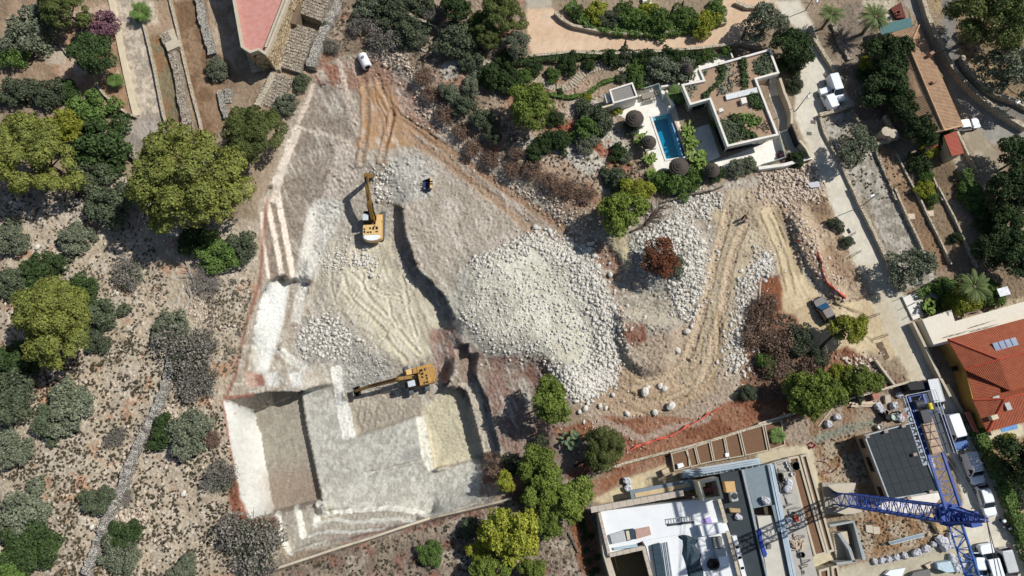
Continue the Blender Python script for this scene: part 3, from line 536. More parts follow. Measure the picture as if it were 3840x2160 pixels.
def wall(P, w, h, m, label, cat='wall', name='wall', group=None, sub=20, jit=0.0, zt=None, base=-.4, lvl=None):
    """a wall along photo-space polyline P (centre line of its top), w metres thick, h high, following the ground"""
    pts = []
    for (x1, y1), (x2, y2) in zip(P, P[1:]):
        n = max(1, int(math.hypot(x2-x1, y2-y1)/sub)); pts += [(x1+(x2-x1)*k/n, y1+(y2-y1)*k/n) for k in range(n)]
    pts.append(P[-1]); W3 = []
    for u, v in pts:
        z = zat(u, v) if lvl is None else lvl; p = up(u, v, z+h); W3.append((p[0], p[1], z))
    b = MB(); rings = []
    for i, p in enumerate(W3):
        a = W3[max(0, i-1)]; c = W3[min(len(W3)-1, i+1)]; d = Vector((c[0]-a[0], c[1]-a[1])).normalized(); nx, ny = -d.y, d.x
        j = [random.uniform(-jit, jit) for _ in range(3)]; ww = w/2+j[0]; hh = h+j[1]
        rings.append([(p[0]+nx*ww, p[1]+ny*ww, p[2]+base), (p[0]-nx*(w/2+j[2]), p[1]-ny*(w/2+j[2]), p[2]+base), (p[0]-nx*(w/2+j[2]), p[1]-ny*(w/2+j[2]), p[2]+hh), (p[0]+nx*ww, p[1]+ny*ww, p[2]+hh)])
    b.loft(rings); o = b.build(name, m, None, True); return tag(o, label, cat, group)
tm = terrain_mat()
g = tag(link('ground', grid_mesh('ground', PX, PY, ZZ, CC), tm), 'pale excavated limestone and dry brown hillside', 'ground', kind='structure')
# ================================================================ foliage
def quads(name, P, Nn, size, asp=1.0, jit=.8, seed=0):
    """one mesh of small leaf faces at P facing roughly Nn"""
    r = np.random.default_rng(seed); n = len(P); Nn = Nn+r.normal(0, jit, (n, 3)); Nn /= np.linalg.norm(Nn, axis=1)[:, None]+1e-9
    a = np.cross(Nn, r.normal(0, 1, (n, 3))); a /= np.linalg.norm(a, axis=1)[:, None]+1e-9; b = np.cross(Nn, a)
    s = (size*r.uniform(.6, 1.35, n))[:, None]; a = a*s*.5*asp; b = b*s*.5
    V4 = np.stack([P-a-b*.6, P+a*.9-b, P+a+b*.7, P-a*.8+b], 1).reshape(-1, 3).astype(np.float32)
    me = bpy.data.meshes.new(name); me.vertices.add(4*n); me.vertices.foreach_set('co', V4.ravel()); me.loops.add(4*n); me.loops.foreach_set('vertex_index', np.arange(4*n, dtype=np.int32))
    me.polygons.add(n); me.polygons.foreach_set('loop_start', np.arange(0, 4*n, 4, dtype=np.int32)); me.polygons.foreach_set('loop_total', np.full(n, 4, np.int32)); me.update(calc_edges=True)
    return me
def crown_pts(seed, ncl, rz, cr, per, zc=.0, irr=.28, inner=.25, flat=1.0, low=-.25):
    """clump centres over an uneven dome of radius 1, leaves on the outside of each clump"""
    r = np.random.default_rng(seed); ph = r.uniform(0, 6.28, 4); Ps = []; Ns = []; cen = []
    for k in range(ncl):
        for _ in range(40):
            th = r.uniform(0, 2*math.pi); cz = r.uniform(low, 1); 
            lob = 1+irr*(.6*math.sin(2*th+ph[0])+.5*math.sin(3*th+ph[1])+.4*math.sin(5*th+ph[2]))
            q = math.sqrt(max(0, 1-cz*cz))*lob*(1 if r.uniform() > inner else r.uniform(.2, .8)); c = np.array([math.cos(th)*q*(1-cr*.8), math.sin(th)*q*(1-cr*.8), cz*rz])
            if all(np.hypot(*(c-d)[:2]) > cr*.75 for d in cen) or _ == 39: break
        cen.append(c); s = cr*r.uniform(.65, 1.25); n = int(per*(s/cr)**2)
        d = r.normal(0, 1, (n, 3)); d /= np.linalg.norm(d, axis=1)[:, None]; d[:, 2] = np.where(d[:, 2] < -.35, -d[:, 2], d[:, 2])
        c = c+np.array([0, 0, r.uniform(-.2, .12)]); rad = s*r.uniform(.78, 1.04, n)*(1+.22*np.sin(d[:, 0]*6+ph[3]+k)*np.sin(d[:, 1]*6+k))
        Ps.append(c+d*rad[:, None]*np.array([1, 1, .75*flat])); Ns.append(d)
    P = np.concatenate(Ps); P[:, 2] += zc
    return P, np.concatenate(Ns), cen
FOL = dict(
    pine=mat('pine_needles', '#868a40', .75, '#646d36', 1.3, .9, rnd=.12, trans=.12), pine2=mat('pine_needles_green', '#7f8e3c', .75, '#647533', 1.3, .9, rnd=.15, trans=.12), pined=mat('pine_needles_dark', '#667038', .8, '#4f5a31', 1.3, .9, rnd=.15, trans=.08),
    olive=mat('olive_leaves', '#7d836c', .8, '#626a54', 1.5, .9, rnd=.15, trans=.08), shrub=mat('shrub_leaves', '#626b51', .85, '#4a543f', 1.5, .9, rnd=.2, trans=.06), grn=mat('green_leaves', '#6b8340', .7, '#536d35', 2, .9, rnd=.15, trans=.12),
    dkg=mat('dark_leaves', '#465a2e', .75, '#354526', 2, .9, rnd=.15, trans=.06), grey=mat('grey_twigs', '#8d877e', .95, '#706a61', 2, .8, rnd=.15), brown=mat('dry_twigs', '#8a7464', .95, '#6b5748', 2, .8, rnd=.15),
    red=mat('dead_needles', '#86523c', .9, '#6b4a30', 1, .9), plum=mat('plum_leaves', '#8a6670', .85, '#70505a', 2, .9), yel=mat('yellow_leaves', '#a3a33c', .7, '#7f8a33', 2, .9, rnd=.15, trans=.15), bark=mat('bark', '#6b5646', .95, '#4a3b30', 3, .8, bump=.5),
    pbark=mat('palm_bark', '#7b6a55', .95, '#55483a', 6, .8, bump=.8, bs=8), palm=mat('palm_fronds', '#66753a', .6, '#4d5c2a', 2, .8, trans=.1), ban=mat('broad_leaves', '#7f9440', .5, '#5e7a33', 1.5, .9, trans=.15), sil=mat('silver_leaves', '#7d8674', .85, '#666f5c', 2, .8), cac=mat('cactus_pads', '#6d7d5c', .7, '#55664a', 3, .8))
def sticks(seed, n, R, h, r0=.02, droop=0.0, lv=2):
    rr = random.Random(seed); b = MB()
    for k in range(n):
        th = rr.uniform(0, 6.28); q = R*math.sqrt(rr.random()); e = Vector((math.cos(th)*q, math.sin(th)*q, h*(rr.uniform(.5, 1)-.3*(q/R)**2))); p = Vector((e.x*.12, e.y*.12, 0)); m = (p+e)/2+Vector((rr.uniform(-.12, .12)*R, rr.uniform(-.12, .12)*R, .12*h))
        b.tube([p, m, e], [r0, r0*.7, r0*.3], 3, False)
        for j in range(lv):
            s = m.lerp(e, rr.uniform(0, .8)); f = s+Vector((rr.uniform(-1, 1), rr.uniform(-1, 1), rr.uniform(-.1, .6)))*R*.28; b.tube([s, f], [r0*.5, r0*.2], 3, False)
    return b
PROTO = {}
def store(kind, parts): PROTO.setdefault(kind, []).append(parts)
def crown(seed, ncl, rz, cr, per, size, zc, **k):
    jit = k.pop('jit', .7); P, Nn, cen = crown_pts(seed, ncl, rz, cr, per, zc, **k); return quads('crown', P, Nn, size, 1.15, jit, seed), cen
def limbs(cen, zc, h0, r0=.07, k=9, seed=0, lean=(0, 0)):
    b = MB(); rr = random.Random(seed); top = Vector((0, 0, zc*.75)); root = Vector((lean[0], lean[1], -.05)); mid = root.lerp(top, .5)+Vector((rr.uniform(-.04, .04), rr.uniform(-.04, .04), 0))
    b.tube([root, mid, top, top+Vector((0, 0, .15))], [r0, r0*.8, r0*.6, r0*.3], 8)
    for c in rr.sample(list(map(tuple, cen)), min(k, len(cen))):
        s = mid.lerp(top, rr.uniform(.3, 1)); e = Vector((c[0], c[1], c[2]+zc)); b.tube([s, s.lerp(e, .5)+Vector((0, 0, -.05)), e], [r0*.45, r0*.3, r0*.12], 5, False)
    return b.mesh('trunk')
# proto: list of (part name, mesh, material key); unit = crown radius
for s in (1, 2, 3):
    me, cen = crown(s, 44, .7, .225, 760, .03, .95, irr=.17, low=-.15, jit=.5); tr = limbs(cen, .95, 0, .05, 12, s)
    store('pine', [('crown', me, 'pine'), ('trunk', tr, 'bark')]); store('pined', [('crown', me, 'pined'), ('trunk', tr, 'bark')])
for s in (4, 5, 6):
    me, cen = crown(s, 26, .62, .3, 560, .052, 1.2, irr=.34, low=-.2); tr = limbs(cen, 1.2, 0, .06, 9, s); store('pine2', [('crown', me, 'pine2'), ('trunk', tr, 'bark')]); store('dkt', [('crown', me, 'dkg'), ('trunk', tr, 'bark')]); store('yt', [('crown', me, 'yel'), ('trunk', tr, 'bark')])
for s in (7, 8):
    me, cen = crown(s, 34, .55, .25, 330, .047, 1.0, irr=.35, inner=.4, low=-.3, jit=1.2); store('olive', [('crown', me, 'olive'), ('trunk', limbs(cen, 1.0, 0, .05, 12, s), 'bark')])
    store('red', [('crown', me, 'red'), ('trunk', limbs(cen, 1.0, 0, .05, 12, s), 'bark')])
for s in (10, 11, 12, 13):
    me, cen = crown(s, 24, .5, .3, 300, .062, .4, irr=.4, inner=.5, low=-.3, jit=1.0); st = sticks(s, 10, .7, .6, .025).mesh('stem')
    for kd, mk in (('shrub', 'shrub'), ('grn', 'grn'), ('dks', 'dkg'), ('yel', 'yel'), ('plum', 'plum'), ('olsh', 'olive'), ('sil', 'sil')): store(kd, [('foliage', me, mk), ('stem', st, 'bark')])
for s in (14, 15, 16):
    st = sticks(s, 130, 1.05, .75, .016, lv=4).mesh('twigs'); P, Nn, _ = crown_pts(s, 26, .4, .27, 150, .35, irr=.35, inner=.6, low=-.2); le = quads('foliage', P, Nn, .048, 1, 1.5, s)
    store('grey', [('twigs', st, 'grey'), ('foliage', le, 'shrub')]); store('dry', [('twigs', st, 'brown'), ('foliage', quads('foliage', P[::3]*.9, Nn[::3], .07, 1, 1.5, s), 'brown')]); store('bare', [('twigs', st, 'grey')])
def frond(b, base, th, L, up0, droop, w, n=7, leaf=20):
    d = Vector((math.cos(th), math.sin(th), 0)); side = Vector((-d.y, d.x, 0)); pts = []
    for i in range(n): t = i/(n-1); pts.append(Vector(base)+d*L*t*(1-.12*t)+Vector((0, 0, L*(up0*t-droop*t*t))))
    b.tube(pts, [.014*L*(1-.8*i/(n-1)) for i in range(n)], 3, False)
    for k in range(leaf):
        t = .12+.86*k/leaf; i = min(int(t*(n-1)), n-2); p = pts[i].lerp(pts[i+1], t*(n-1)-i); f = d*.6; ll = w*math.sin(math.pi*(.18+.8*t))
        for sg in (1, -1): e = p+(side*sg+f)*ll+Vector((0, 0, -.25*ll)); g = d*.013*L*1.3; b.add([p-g, p+g, e+g*.3, e-g*.3], [(0, 1, 2, 3)])
def palm(seed, nf=34, L=1.0, h=1.6, tr=.1, w=.22, up0=.55, droop=.6):
    rr = random.Random(seed); b = MB()
    for k in range(nf): q = rr.random(); frond(b, (0, 0, h), 2.4*k+rr.uniform(-.2, .2), L*rr.uniform(.8, 1.08), up0*(1.3-1.5*q), droop*rr.uniform(.6, 1.1), w)
    t = MB().lathe([(tr*1.3, -.1), (tr, .15), (tr*.9, h*.6), (tr*1.1, h*.92), (tr*1.5, h), (tr*.7, h+.08)], n=9, jit=.06)
    return [('fronds', b.mesh('fronds'), 'palm'), ('trunk', t.mesh('trunk'), 'pbark')]
store('palm', palm(1, 46, w=.13)); store('palm', palm(2, 54, w=.13)); store('fan', [(n, m, 'grn' if k == 'palm' else k) for n, m, k in palm(3, 40, 1, .8, .09, .34, .7, .55)])
def broad(seed, n=40, L=.5):
    rr = random.Random(seed); b = MB()
    for k in range(n):
        th = rr.uniform(0, 6.28); q = math.sqrt(rr.random())*.62; p = Vector((math.cos(th)*q, math.sin(th)*q, rr.uniform(.25, .9))); a = rr.uniform(0, 6.28); d = Vector((math.cos(a), math.sin(a), rr.uniform(.1, .6))).normalized(); s = d.cross(Vector((0, 0, 1))).normalized(); l = L*rr.uniform(.7, 1.1); w = l*.22
        c = [p, p+d*l*.3+s*w, p+d*l*.75+s*w*.8-Vector((0, 0, .03)), p+d*l-Vector((0, 0, .12)), p+d*l*.75-s*w*.8-Vector((0, 0, .03)), p+d*l*.3-s*w]; m1 = p+d*l*.5-Vector((0, 0, .04))
        b.add(c+[m1], [(0, 1, 6), (1, 2, 6), (2, 3, 6), (3, 4, 6), (4, 5, 6), (5, 0, 6)]); b.tube([(p.x*.4, p.y*.4, 0), p], .014, 3, False)
    return b.mesh('leaves')
for s in (21, 22, 23): me = broad(s, 60); store('ban', [('leaves', me, 'ban')]); store('cac', [('pads', me, 'cac')])
def cyp(seed):
    r = np.random.default_rng(seed); n = 900; z = r.uniform(0, 1, n)**.8; th = r.uniform(0, 6.28, n); q = .5*np.sin(np.pi*np.clip(z*.86+.12, 0, 1))**.8*r.uniform(.7, 1.05, n)
    P = np.stack([np.cos(th)*q, np.sin(th)*q, z*4.4+.1], 1); return quads('foliage', P, np.stack([np.cos(th), np.sin(th), .3+0*z], 1), .16, 1, .5, seed)
for s in (31, 32): store('cyp', [('foliage', cyp(s), 'dkg'), ('trunk', MB().tube([(0, 0, -.1), (0, 0, 1)], .06, 5).mesh('trunk'), 'bark')])
KD = dict(pine=('pine_tree', 'tree', 'broad yellow-green pine'), pined=('pine_tree', 'tree', 'dark green pine'), pine2=('pine_tree', 'tree', 'bright green pine'), dkt=('tree', 'tree', 'dense dark green tree'), yt=('pine_tree', 'tree', 'yellowish green pine'),
          olive=('olive_tree', 'tree', 'grey-green olive tree'), red=('dead_tree', 'tree', 'half dead tree with rust red needles'), shrub=('shrub', 'shrub', 'dark green shrub'), grn=('leafy_bush', 'bush', 'bright green leafy bush'), dks=('shrub', 'shrub', 'deep green shrub'),
          yel=('bush', 'bush', 'yellow-green bush'), plum=('plum_tree', 'tree', 'purple leaved plum tree'), olsh=('shrub', 'shrub', 'grey-green shrub'), sil=('shrub', 'shrub', 'silvery shrub'), grey=('shrub', 'shrub', 'grey twiggy shrub'), dry=('dry_shrub', 'shrub', 'brown dried up shrub'),
          bare=('bare_shrub', 'shrub', 'leafless grey shrub'), palm=('palm_tree', 'palm tree', 'palm with arching fronds'), fan=('fan_palm', 'palm tree', 'low fan palm'), ban=('broad_leaf_plant', 'plant', 'broad leaved tropical plant'), cac=('cactus', 'cactus', 'prickly pear cactus'), cyp=('cypress', 'cypress', 'slim dark cypress'))
GRPN = dict(pine='pines on the hillside', pined='dark pines', pine2='bright green pines', shrub='dark shrubs', grey='grey twiggy shrubs', olsh='grey-green shrubs', ban='broad leaved plants', dry='dried shrubs', cyp='cypresses in the villa garden', grn='green bushes', dks='deep green shrubs')
FIRST = {}; PCNT = {}
def plant(kind, x, y, d, phrase, hs=1.0, rz=None, sq=1.0):
    u, v = x*1.4907, y*1.4907; R = d*1.4907/2/24.5; i = PCNT.get(kind, 0); PCNT[kind] = i+1; pl = PROTO[kind]; k = i % len(pl); zc = dict(pine=.95, pined=.95, pine2=1.2, dkt=1.2, yt=1.2, olive=1., red=1., palm=1.6, fan=.8, cyp=2.2).get(kind, .4)
    loc = under(u, v, zc*R*hs); nm, cat, desc = KD[kind]; lab = phrase if phrase[0] == '!' else desc+' '+phrase; lab = lab.lstrip('!')
    if (kind, k) not in FIRST:
        t = empty(nm, loc); FIRST[(kind, k)] = t
        for pn, me, mk in pl[k]: link(pn, me, None, t); me.materials.clear() if False else None
        for o, (pn, me, mk) in zip(list(t.children), pl[k]): pass
        for (pn, me, mk), o in zip(pl[k], t.children): 
            if not o.data.materials: o.data.materials.append(FOL[mk])
            o.material_slots[0].link = 'OBJECT'; o.material_slots[0].material = FOL[mk]
    else: t = copy_tree(FIRST[(kind, k)]); t.location = loc
    t.rotation_euler = (0, 0, random.uniform(0, 6.28) if rz is None else rz); t.scale = (R, R*sq, R*hs)
    for p in ('group', 'label', 'category'):
        if p in t: del t[p]
    tag(t, lab, cat, GRPN.get(kind)); return t
PL = '''pine 90 395 235|at the left edge above the rocky scrub
yt 165 322 100|leaning on the big pine at the left edge
pine 480 452 285|with the widest crown, beside the excavation's west rim
pined 635 345 178|between the stone steps and the widest pine
pine 140 808 235|standing alone in the scrub halfway down the left side
pine2 1335 265 125|between the winding garden path and the rocky slope
pine2 1565 535 115|on the rim of the rubble next to the bare tree
yt 1602 480 75|behind the bright pine on the rubble rim
pine2 1385 1010 108|alone on the red slope below the rubble fan
pined 1520 1128 105|leaning over the red earth beside the cactus
pine2 1350 1170 100|north of the tall pine group below the pits
pine2 1372 1232 95|in the middle of the pine group below the pits
yt 1272 1212 50|small, at the western tip of the pine group
pine2 1440 1255 95|east of the pine group beside the planted bed
pine2 1378 1318 75|south of the pine group, smallest crown there
yt 1285 1345 135|with a bright crown near the bottom edge
yt 1205 1385 55|low, just left of the bright pine at the bottom
pine2 1235 1440 90|cut by the bottom edge
pine2 1340 1432 60|round, cut by the bottom edge beside the planted bed
dkt 1995 118 108|beside the lane north of the villa
olive 1925 60 125|sparse, beside the peach driveway's east end
olive 2150 368 112|in the gravel plot beside the lane
dkt 2232 140 120|shading the old tiled roof, northernmost
dkt 2225 215 115|shading the old tiled roof, middle
dkt 2270 262 95|shading the old tiled roof, southernmost
dkt 2322 325 92|round, beside the round stone tanks
palm 2092 35 85|nearest the lane at the top edge
palm 2202 42 100|beside the green pond canopy
pined 2490 50 230|filling the top right corner
olive 2545 185 160|inside the road bend on the right edge
dkt 2560 400 110|at the right edge beside the paved yard
dkt 2555 480 120|at the right edge below the paved yard
dkt 2530 560 90|in the dark row on the right, upper
dkt 2555 640 110|in the dark row on the right, middle
dkt 2500 630 90|in the dark row on the right, lower
olive 2285 675 108|overhanging the lane by its wall
palm 2450 722 100|above the white terrace
yt 2135 828 88|with a leaning trunk below the parked car
pine2 2030 995 112|beside the red slope south of the dry scrub
pine2 2078 985 90|second of the three pines above the plank pile
yt 2118 942 62|small, above the three green pines
pine2 2168 958 82|nearest the crane's rear end
dkt 2565 1160 115|in the bottom right garden
red 1660 650 100|standing in the white rubble
plum 250 72 110|in the terraced garden at the top left
dkt 1145 15 95|at the top edge above the dry thicket
pined 1265 40 120|at the top edge left of the driveway
olive 1300 110 80|left of the peach driveway
pined 1225 95 80|in the thicket left of the driveway'''
PS = '''pined 165 28 135|over the top left corner
olsh 75 85 150|behind the top left corner pine
grn 35 140 95|at the left edge near the top
dkt 232 132 118|under the purple plum tree
shrub 120 240 95|north of the left edge pine
shrub 45 235 100|at the left edge north of the pine
dks 165 228 75|beside the footpath on the left
grn 225 278 118|below the footpath with bright leaves
dks 255 370 150|between the two big pines, upper
shrub 230 430 110|between the two big pines, middle
shrub 285 515 125|beside the widest pine's shadow
olsh 190 605 85|in the pale scrub left of the shadow
grey 322 688 88|in the open scrub with a fallen branch
shrub 35 715 95|at the left edge above the lone pine
dks 105 680 100|just above the lone pine
dks 205 735 90|right of the lone pine's top
shrub 255 790 95|right of the lone pine
shrub 240 855 70|at the foot of the lone pine
olsh 30 600 90|at the left edge in the pale scrub
grn 545 640 105|with bright leaves below the widest pine
shrub 610 622 80|touching the excavation's red rim
dks 490 600 85|in the shade below the widest pine
olsh 1692 668 62|olive green side of the half dead red tree
bare 520 705 95|beside the fallen dead tree
grey 480 890 150|over the dry stone wall's upper end
grey 500 960 100|east of the dry stone wall
olsh 430 820 90|above the dry stone wall
olsh 545 175 62|oval, in the brown garden beside the terrace
shrub 20 1010 130|at the left edge below the lone pine
dks 25 920 110|at the left edge level with the lone pine's foot
olsh 180 1025 115|largest in the open scrub left of the stone wall
shrub 125 1060 85|left part of the clump beside the stone wall
dks 415 1088 75|beside the stone wall with a dark green side
olsh 478 1090 100|right of the dark one beside the stone wall
grey 555 1200 85|left of the bright cut face
dry 535 1105 60|reddish, in the scrub left of the pit
grey 645 1375 150|below the red corner of the pit
grey 590 1340 90|below left of the red corner of the pit
olsh 300 1390 95|beside the lower end of the stone wall
dks 320 1345 70|touching the lower stone wall
shrub 245 1260 72|at the stone wall's lower left
bare 315 1250 55|grey, leaning on the stone wall
olsh 60 1290 115|in the bottom left scrub, upper
dks 75 1370 120|in the bottom left scrub, lower
grn 25 1435 90|in the bottom left corner
olsh 465 1430 60|at the bottom edge in the scrub
olsh 35 1130 85|at the left edge in the lower scrub
grey 290 1100 50|isolated, just left of the stone wall
olsh 715 265 68|beside the lower stone stairs
shrub 757 208 46|at the bend of the stone stairs
olsh 820 65 32|beside the upper stairs
olsh 785 15 60|at the top of the stone stairs
shrub 985 30 110|in the thicket at the top, upper left
olsh 930 15 85|at the top edge right of the stairs
grey 960 85 90|in the thicket above the white tank
shrub 1030 80 85|in the thicket, middle
grey 905 60 70|above the white tank
shrub 1055 10 80|at the top edge of the thicket
olsh 1055 95 55|on the thicket's right side
shrub 1145 105 115|round grey-green, below the small clearing
shrub 1180 150 70|below the round one in the thicket
dks 1245 195 85|between thicket and garden path
olsh 1130 235 55|beside the pale rocks
olsh 1185 215 60|beside the small white rock
dks 1290 210 70|at the start of the garden path
grey 835 115 50|left of the white tank
grey 1090 35 60|in the thicket under the wall
grn 1210 50 60|behind the small clearing
dks 1195 90 60|dense, left of the driveway
dks 1280 150 70|at the driveway's lower left corner
grn 1480 325 80|on the rocky garden slope, upper part of the pair
shrub 1500 300 85|on the rocky garden slope, behind the pair
olsh 1475 360 60|on the rocky garden slope, lower part of the pair
dks 1412 355 60|left of the rocky garden slope
dks 1555 385 48|above the two round cushions
olsh 1575 395 35|right of the two round cushions
dks 1395 300 45|beside the bright pine's shadow
shrub 1530 440 42|below the rock slab
shrub 1590 320 45|beside the pool terrace rocks
yel 1478 245 28|small, on the rocky slope
dks 1370 360 60|in the pine's shade by the rocks
shrub 1470 275 50|below the garden path hedge
yel 1552 280 28|a thin sapling beside the pool house
dks 1345 385 50|in the dark hollow below the bright pine
shrub 1560 455 70|behind the bright pine on the rim
dks 1430 160 62|olive shaped, first in the row under the driveway
grn 1392 190 42|in the row under the driveway, left
dks 1345 175 42|in the row under the driveway, far left
grn 1320 190 45|beside the path's wooden steps
dks 1480 160 40|in the row under the driveway, second
dks 1535 148 55|in the row under the driveway, third
shrub 1575 140 50|in the row under the driveway, fourth
dks 1620 148 55|in the row under the driveway, fifth
grn 1600 178 55|bright, above the pool house
olsh 1660 175 85|left of the two grey ones above the pool
olsh 1712 185 80|right of the two grey ones above the pool
dks 1690 145 60|behind the two grey ones above the pool
grn 1605 210 42|next to the pool house roof
dks 1745 150 50|beside the white path
grn 1780 140 45|along the white path's north side
shrub 1562 198 28|round, on the path bend
dks 1410 232 24|at the lower path bend
grn 1830 130 36|north of the villa roof
yel 1770 60 80|in the island bed, right end
grn 1720 45 75|in the island bed, right of centre
grn 1660 55 80|in the island bed, centre
grn 1600 50 75|in the island bed, left of centre
shrub 1540 50 60|in the island bed, with bluish leaves
yel 1500 35 60|in the island bed, left
dks 1450 35 45|on the island bed's lawn tip
grn 1800 25 55|at the island bed's east end
grn 1570 25 55|at the top edge of the island bed
yel 1630 25 55|behind the steps of the island bed
ban 1735 240 72|largest, beside the villa's inner corner
fan 1705 238 60|between the pool and the villa
ban 1730 330 55|first in the row beside the pool
ban 1738 360 55|second in the row beside the pool
ban 1752 395 60|third in the row beside the pool
ban 1762 420 50|fourth in the row beside the pool
ban 1615 355 55|on the rock edge left of the pool, upper
ban 1635 400 50|on the rock edge left of the pool, middle
ban 1640 440 45|on the rock edge left of the pool, lower
grn 1700 460 75|below the largest round thatch roof
grn 1745 450 60|right part of the planting below the thatch roof
grn 1660 455 55|left part of the planting below the thatch roof
olsh 1850 425 50|along the villa terrace edge, left
olsh 1885 418 42|along the villa terrace edge, right
dks 1800 435 50|between the last thatch roof and the wall
ban 1800 310 45|in the dark inner court
dks 1990 160 75|beside the lane wall north of the garage
shrub 1998 210 45|beside the lane wall, lower
dks 2005 400 45|behind the garage gate
plum 1968 392 26|small, with crimson leaves by the terrace corner
yel 2180 165 50|in the plot above the parked vans
dks 2190 190 60|beside the parked vans
dks 2200 245 50|below the parked vans
dks 2305 410 58|in the terraces below the round tree, upper
yel 2335 380 40|in the terraces below the round tree, right
grn 2330 440 42|in the terraces, middle
yel 2325 478 50|in the terraces, lower
grn 2345 500 38|in the terraces, lowest
dks 2370 345 60|beside the small red tiled roof
grn 2425 480 45|in the hedge by the steps, upper
grn 2450 510 50|in the hedge by the steps, middle
dks 2475 545 60|in the hedge by the steps, lower
dks 2500 580 60|at the end of the hedge by the steps
yel 2430 750 85|under the palm above the white terrace
grn 2485 735 70|right of the palm above the white terrace
yel 2395 760 55|left of the palm above the white terrace
grn 2372 725 55|creeping along the terrace wall
ban 2335 775 55|beside the white stairs
dks 2345 770 45|beside the white stairs
dks 2405 600 34|round, on the lowest dry terrace
shrub 2105 565 40|at the lane's left verge, upper
shrub 2130 610 30|at the lane's left verge, lower
dry 1930 770 90|in the red gully, upper
dry 1905 840 95|in the red gully, left
dry 1965 860 110|in the red gully, centre
shrub 2010 850 70|in the shade left of the leaning pine
dry 1950 920 95|in the red gully, lower
grn 1930 915 50|in the red gully, green at its foot
shrub 1880 990 45|on the red slope beside the track
dry 2040 930 80|right of the red gully
dry 1905 790 70|beside the fallen white branch
shrub 2060 905 50|below the leaning trunk
cac 1440 1105 62|beside the leaning pine on the red slope
dry 1250 1190 70|west of the pine group
dry 1235 1150 45|at the pit's south east corner
shrub 1290 1170 50|north west of the pine group
grn 1085 1392 58|alone below the track wall
shrub 1365 1110 40|above the pine group
dry 1310 1245 60|in the shade of the pine group
shrub 1180 1330 45|in the scrub below the track wall
yel 2530 1110 42|in the bottom right garden's white bed
shrub 2570 1240 60|at the right edge of the bottom garden
fan 1955 1095 42|at the end of the planting boxes
fan 355 32 68|in the top left garden
fan 290 203 48|in the triangular bed at the top left
shrub 2155 1000 30|beside the white bags above the dark roof
dry 1160 330 70|in the brush pile on the site's rim, first
dry 1190 375 75|in the brush pile on the site's rim, second
dry 1235 400 70|in the brush pile on the site's rim, third
dry 1120 285 75|in the brush pile on the site's rim, upper
dry 1085 235 75|in the brush pile on the site's rim, uppermost
dry 1065 190 70|above the brush pile on the site's rim
dry 1290 425 75|in the brush pile on the site's rim, fourth
dry 1340 425 70|in the brush pile on the site's rim, fifth
dry 1385 455 70|in the brush pile on the site's rim, sixth
dry 1430 475 75|in the brush pile on the site's rim, seventh
dry 1475 490 65|in the brush pile on the site's rim, last
dry 1300 385 55|above the brush pile in the hollow
shrub 1210 300 60|between the pale rocks and the brush pile
shrub 1170 265 55|below the pale rocks
shrub 1240 335 55|in the dark hollow above the brush pile
cyp 1498 15 14|third along the island bed
cyp 1690 30 16|right of centre in the island bed
cyp 1715 15 14|at the top of the island bed
cyp 1612 58 16|in front of the island bed, left
cyp 1640 50 16|in front of the island bed, right
cyp 1572 112 14|small, on the driveway's lower verge
cyp 1870 90 14|small, at the driveway's lower right verge'''
for ln in (PL+'\n'+PS).split('\n'):
    a, ph = ln.split('|'); k, x, y, d = a.split(); kk = k
    plant(k, float(x), float(y), float(d)*(.93 if ln in PL else .84 if k == 'dry' else 1), ph, sq=random.uniform(.85, 1.1), hs=1.0 if k != 'cyp' else 1.3)
# hedge along the lower lane and by the villa
def hedge(P, w, h, mk, label, dens=260, size=.16):
    pts = [G(u, v) for u, v in P]; r = np.random.default_rng(len(P)+int(P[0][0])); Ps = []; Nn = []
    for a, b in zip(pts, pts[1:]):
        a = np.array(a); b = np.array(b); L = np.hypot(*(b-a)[:2]); n = int(L*dens*w); t = r.uniform(0, 1, n)[:, None]; d = (b-a)/L; nn = np.array([-d[1], d[0], 0]); s = r.uniform(-1, 1, n); z = r.uniform(0, 1, n)
        side = r.uniform(0, 1, n) < .45; s = np.where(side, np.sign(s)*r.uniform(.8, 1.1, n), s); z = np.where(side, z, r.uniform(.8, 1.08, n)); bl = .14*np.sin(t[:, 0]*L*2.2)+.1*np.sin(t[:, 0]*L*5)
        Ps.append(a+(b-a)*t+nn*(s*w/2*(1+bl))[:, None]+np.array([0, 0, 1])*(z*h*(1+bl*.7))[:, None]); Nn.append(np.where(side[:, None], nn*np.sign(s)[:, None], np.array([0, 0, 1.])))
    me = quads('foliage', np.concatenate(Ps), np.concatenate(Nn), size, 1.1, .7, 5); o0 = pts[len(pts)//2]
    t = empty('hedge', o0, 0, label, 'hedge'); f = link('foliage', me, FOL[mk], t); f.location = tuple(-x for x in o0); 
    b = MB()
    for a, c in zip(pts, pts[1:]): 
        for q in range(6): p = Vector(a).lerp(Vector(c), q/6); b.tube([p, p+Vector((.1, .05, h*.8))], .04, 4)
    s = b.build('stems', FOL['bark'], t); s.location = tuple(-x for x in o0); return t
hedge(D('2425,1035 2455,1100 2490,1170 2520,1240 2545,1310 2575,1390 2600,1440'), 1.4, 1.5, 'grn', 'long clipped green hedge beside the lane of parked vans', 330)
hedge(D('2412,435 2440,480 2470,530'), 1.2, 1.5, 'grn', 'short green hedge beside the paved steps on the right')
hedge(D('2300,745 2340,728 2400,715'), 1.1, .9, 'grn', 'low creeping hedge on the white terrace wall')
hedge(D('1430,15 1470,60 1540,80 1640,85 1740,75 1820,50'), 1.9, .9, 'grn', 'dense leafy border along the peach driveway island', 200)
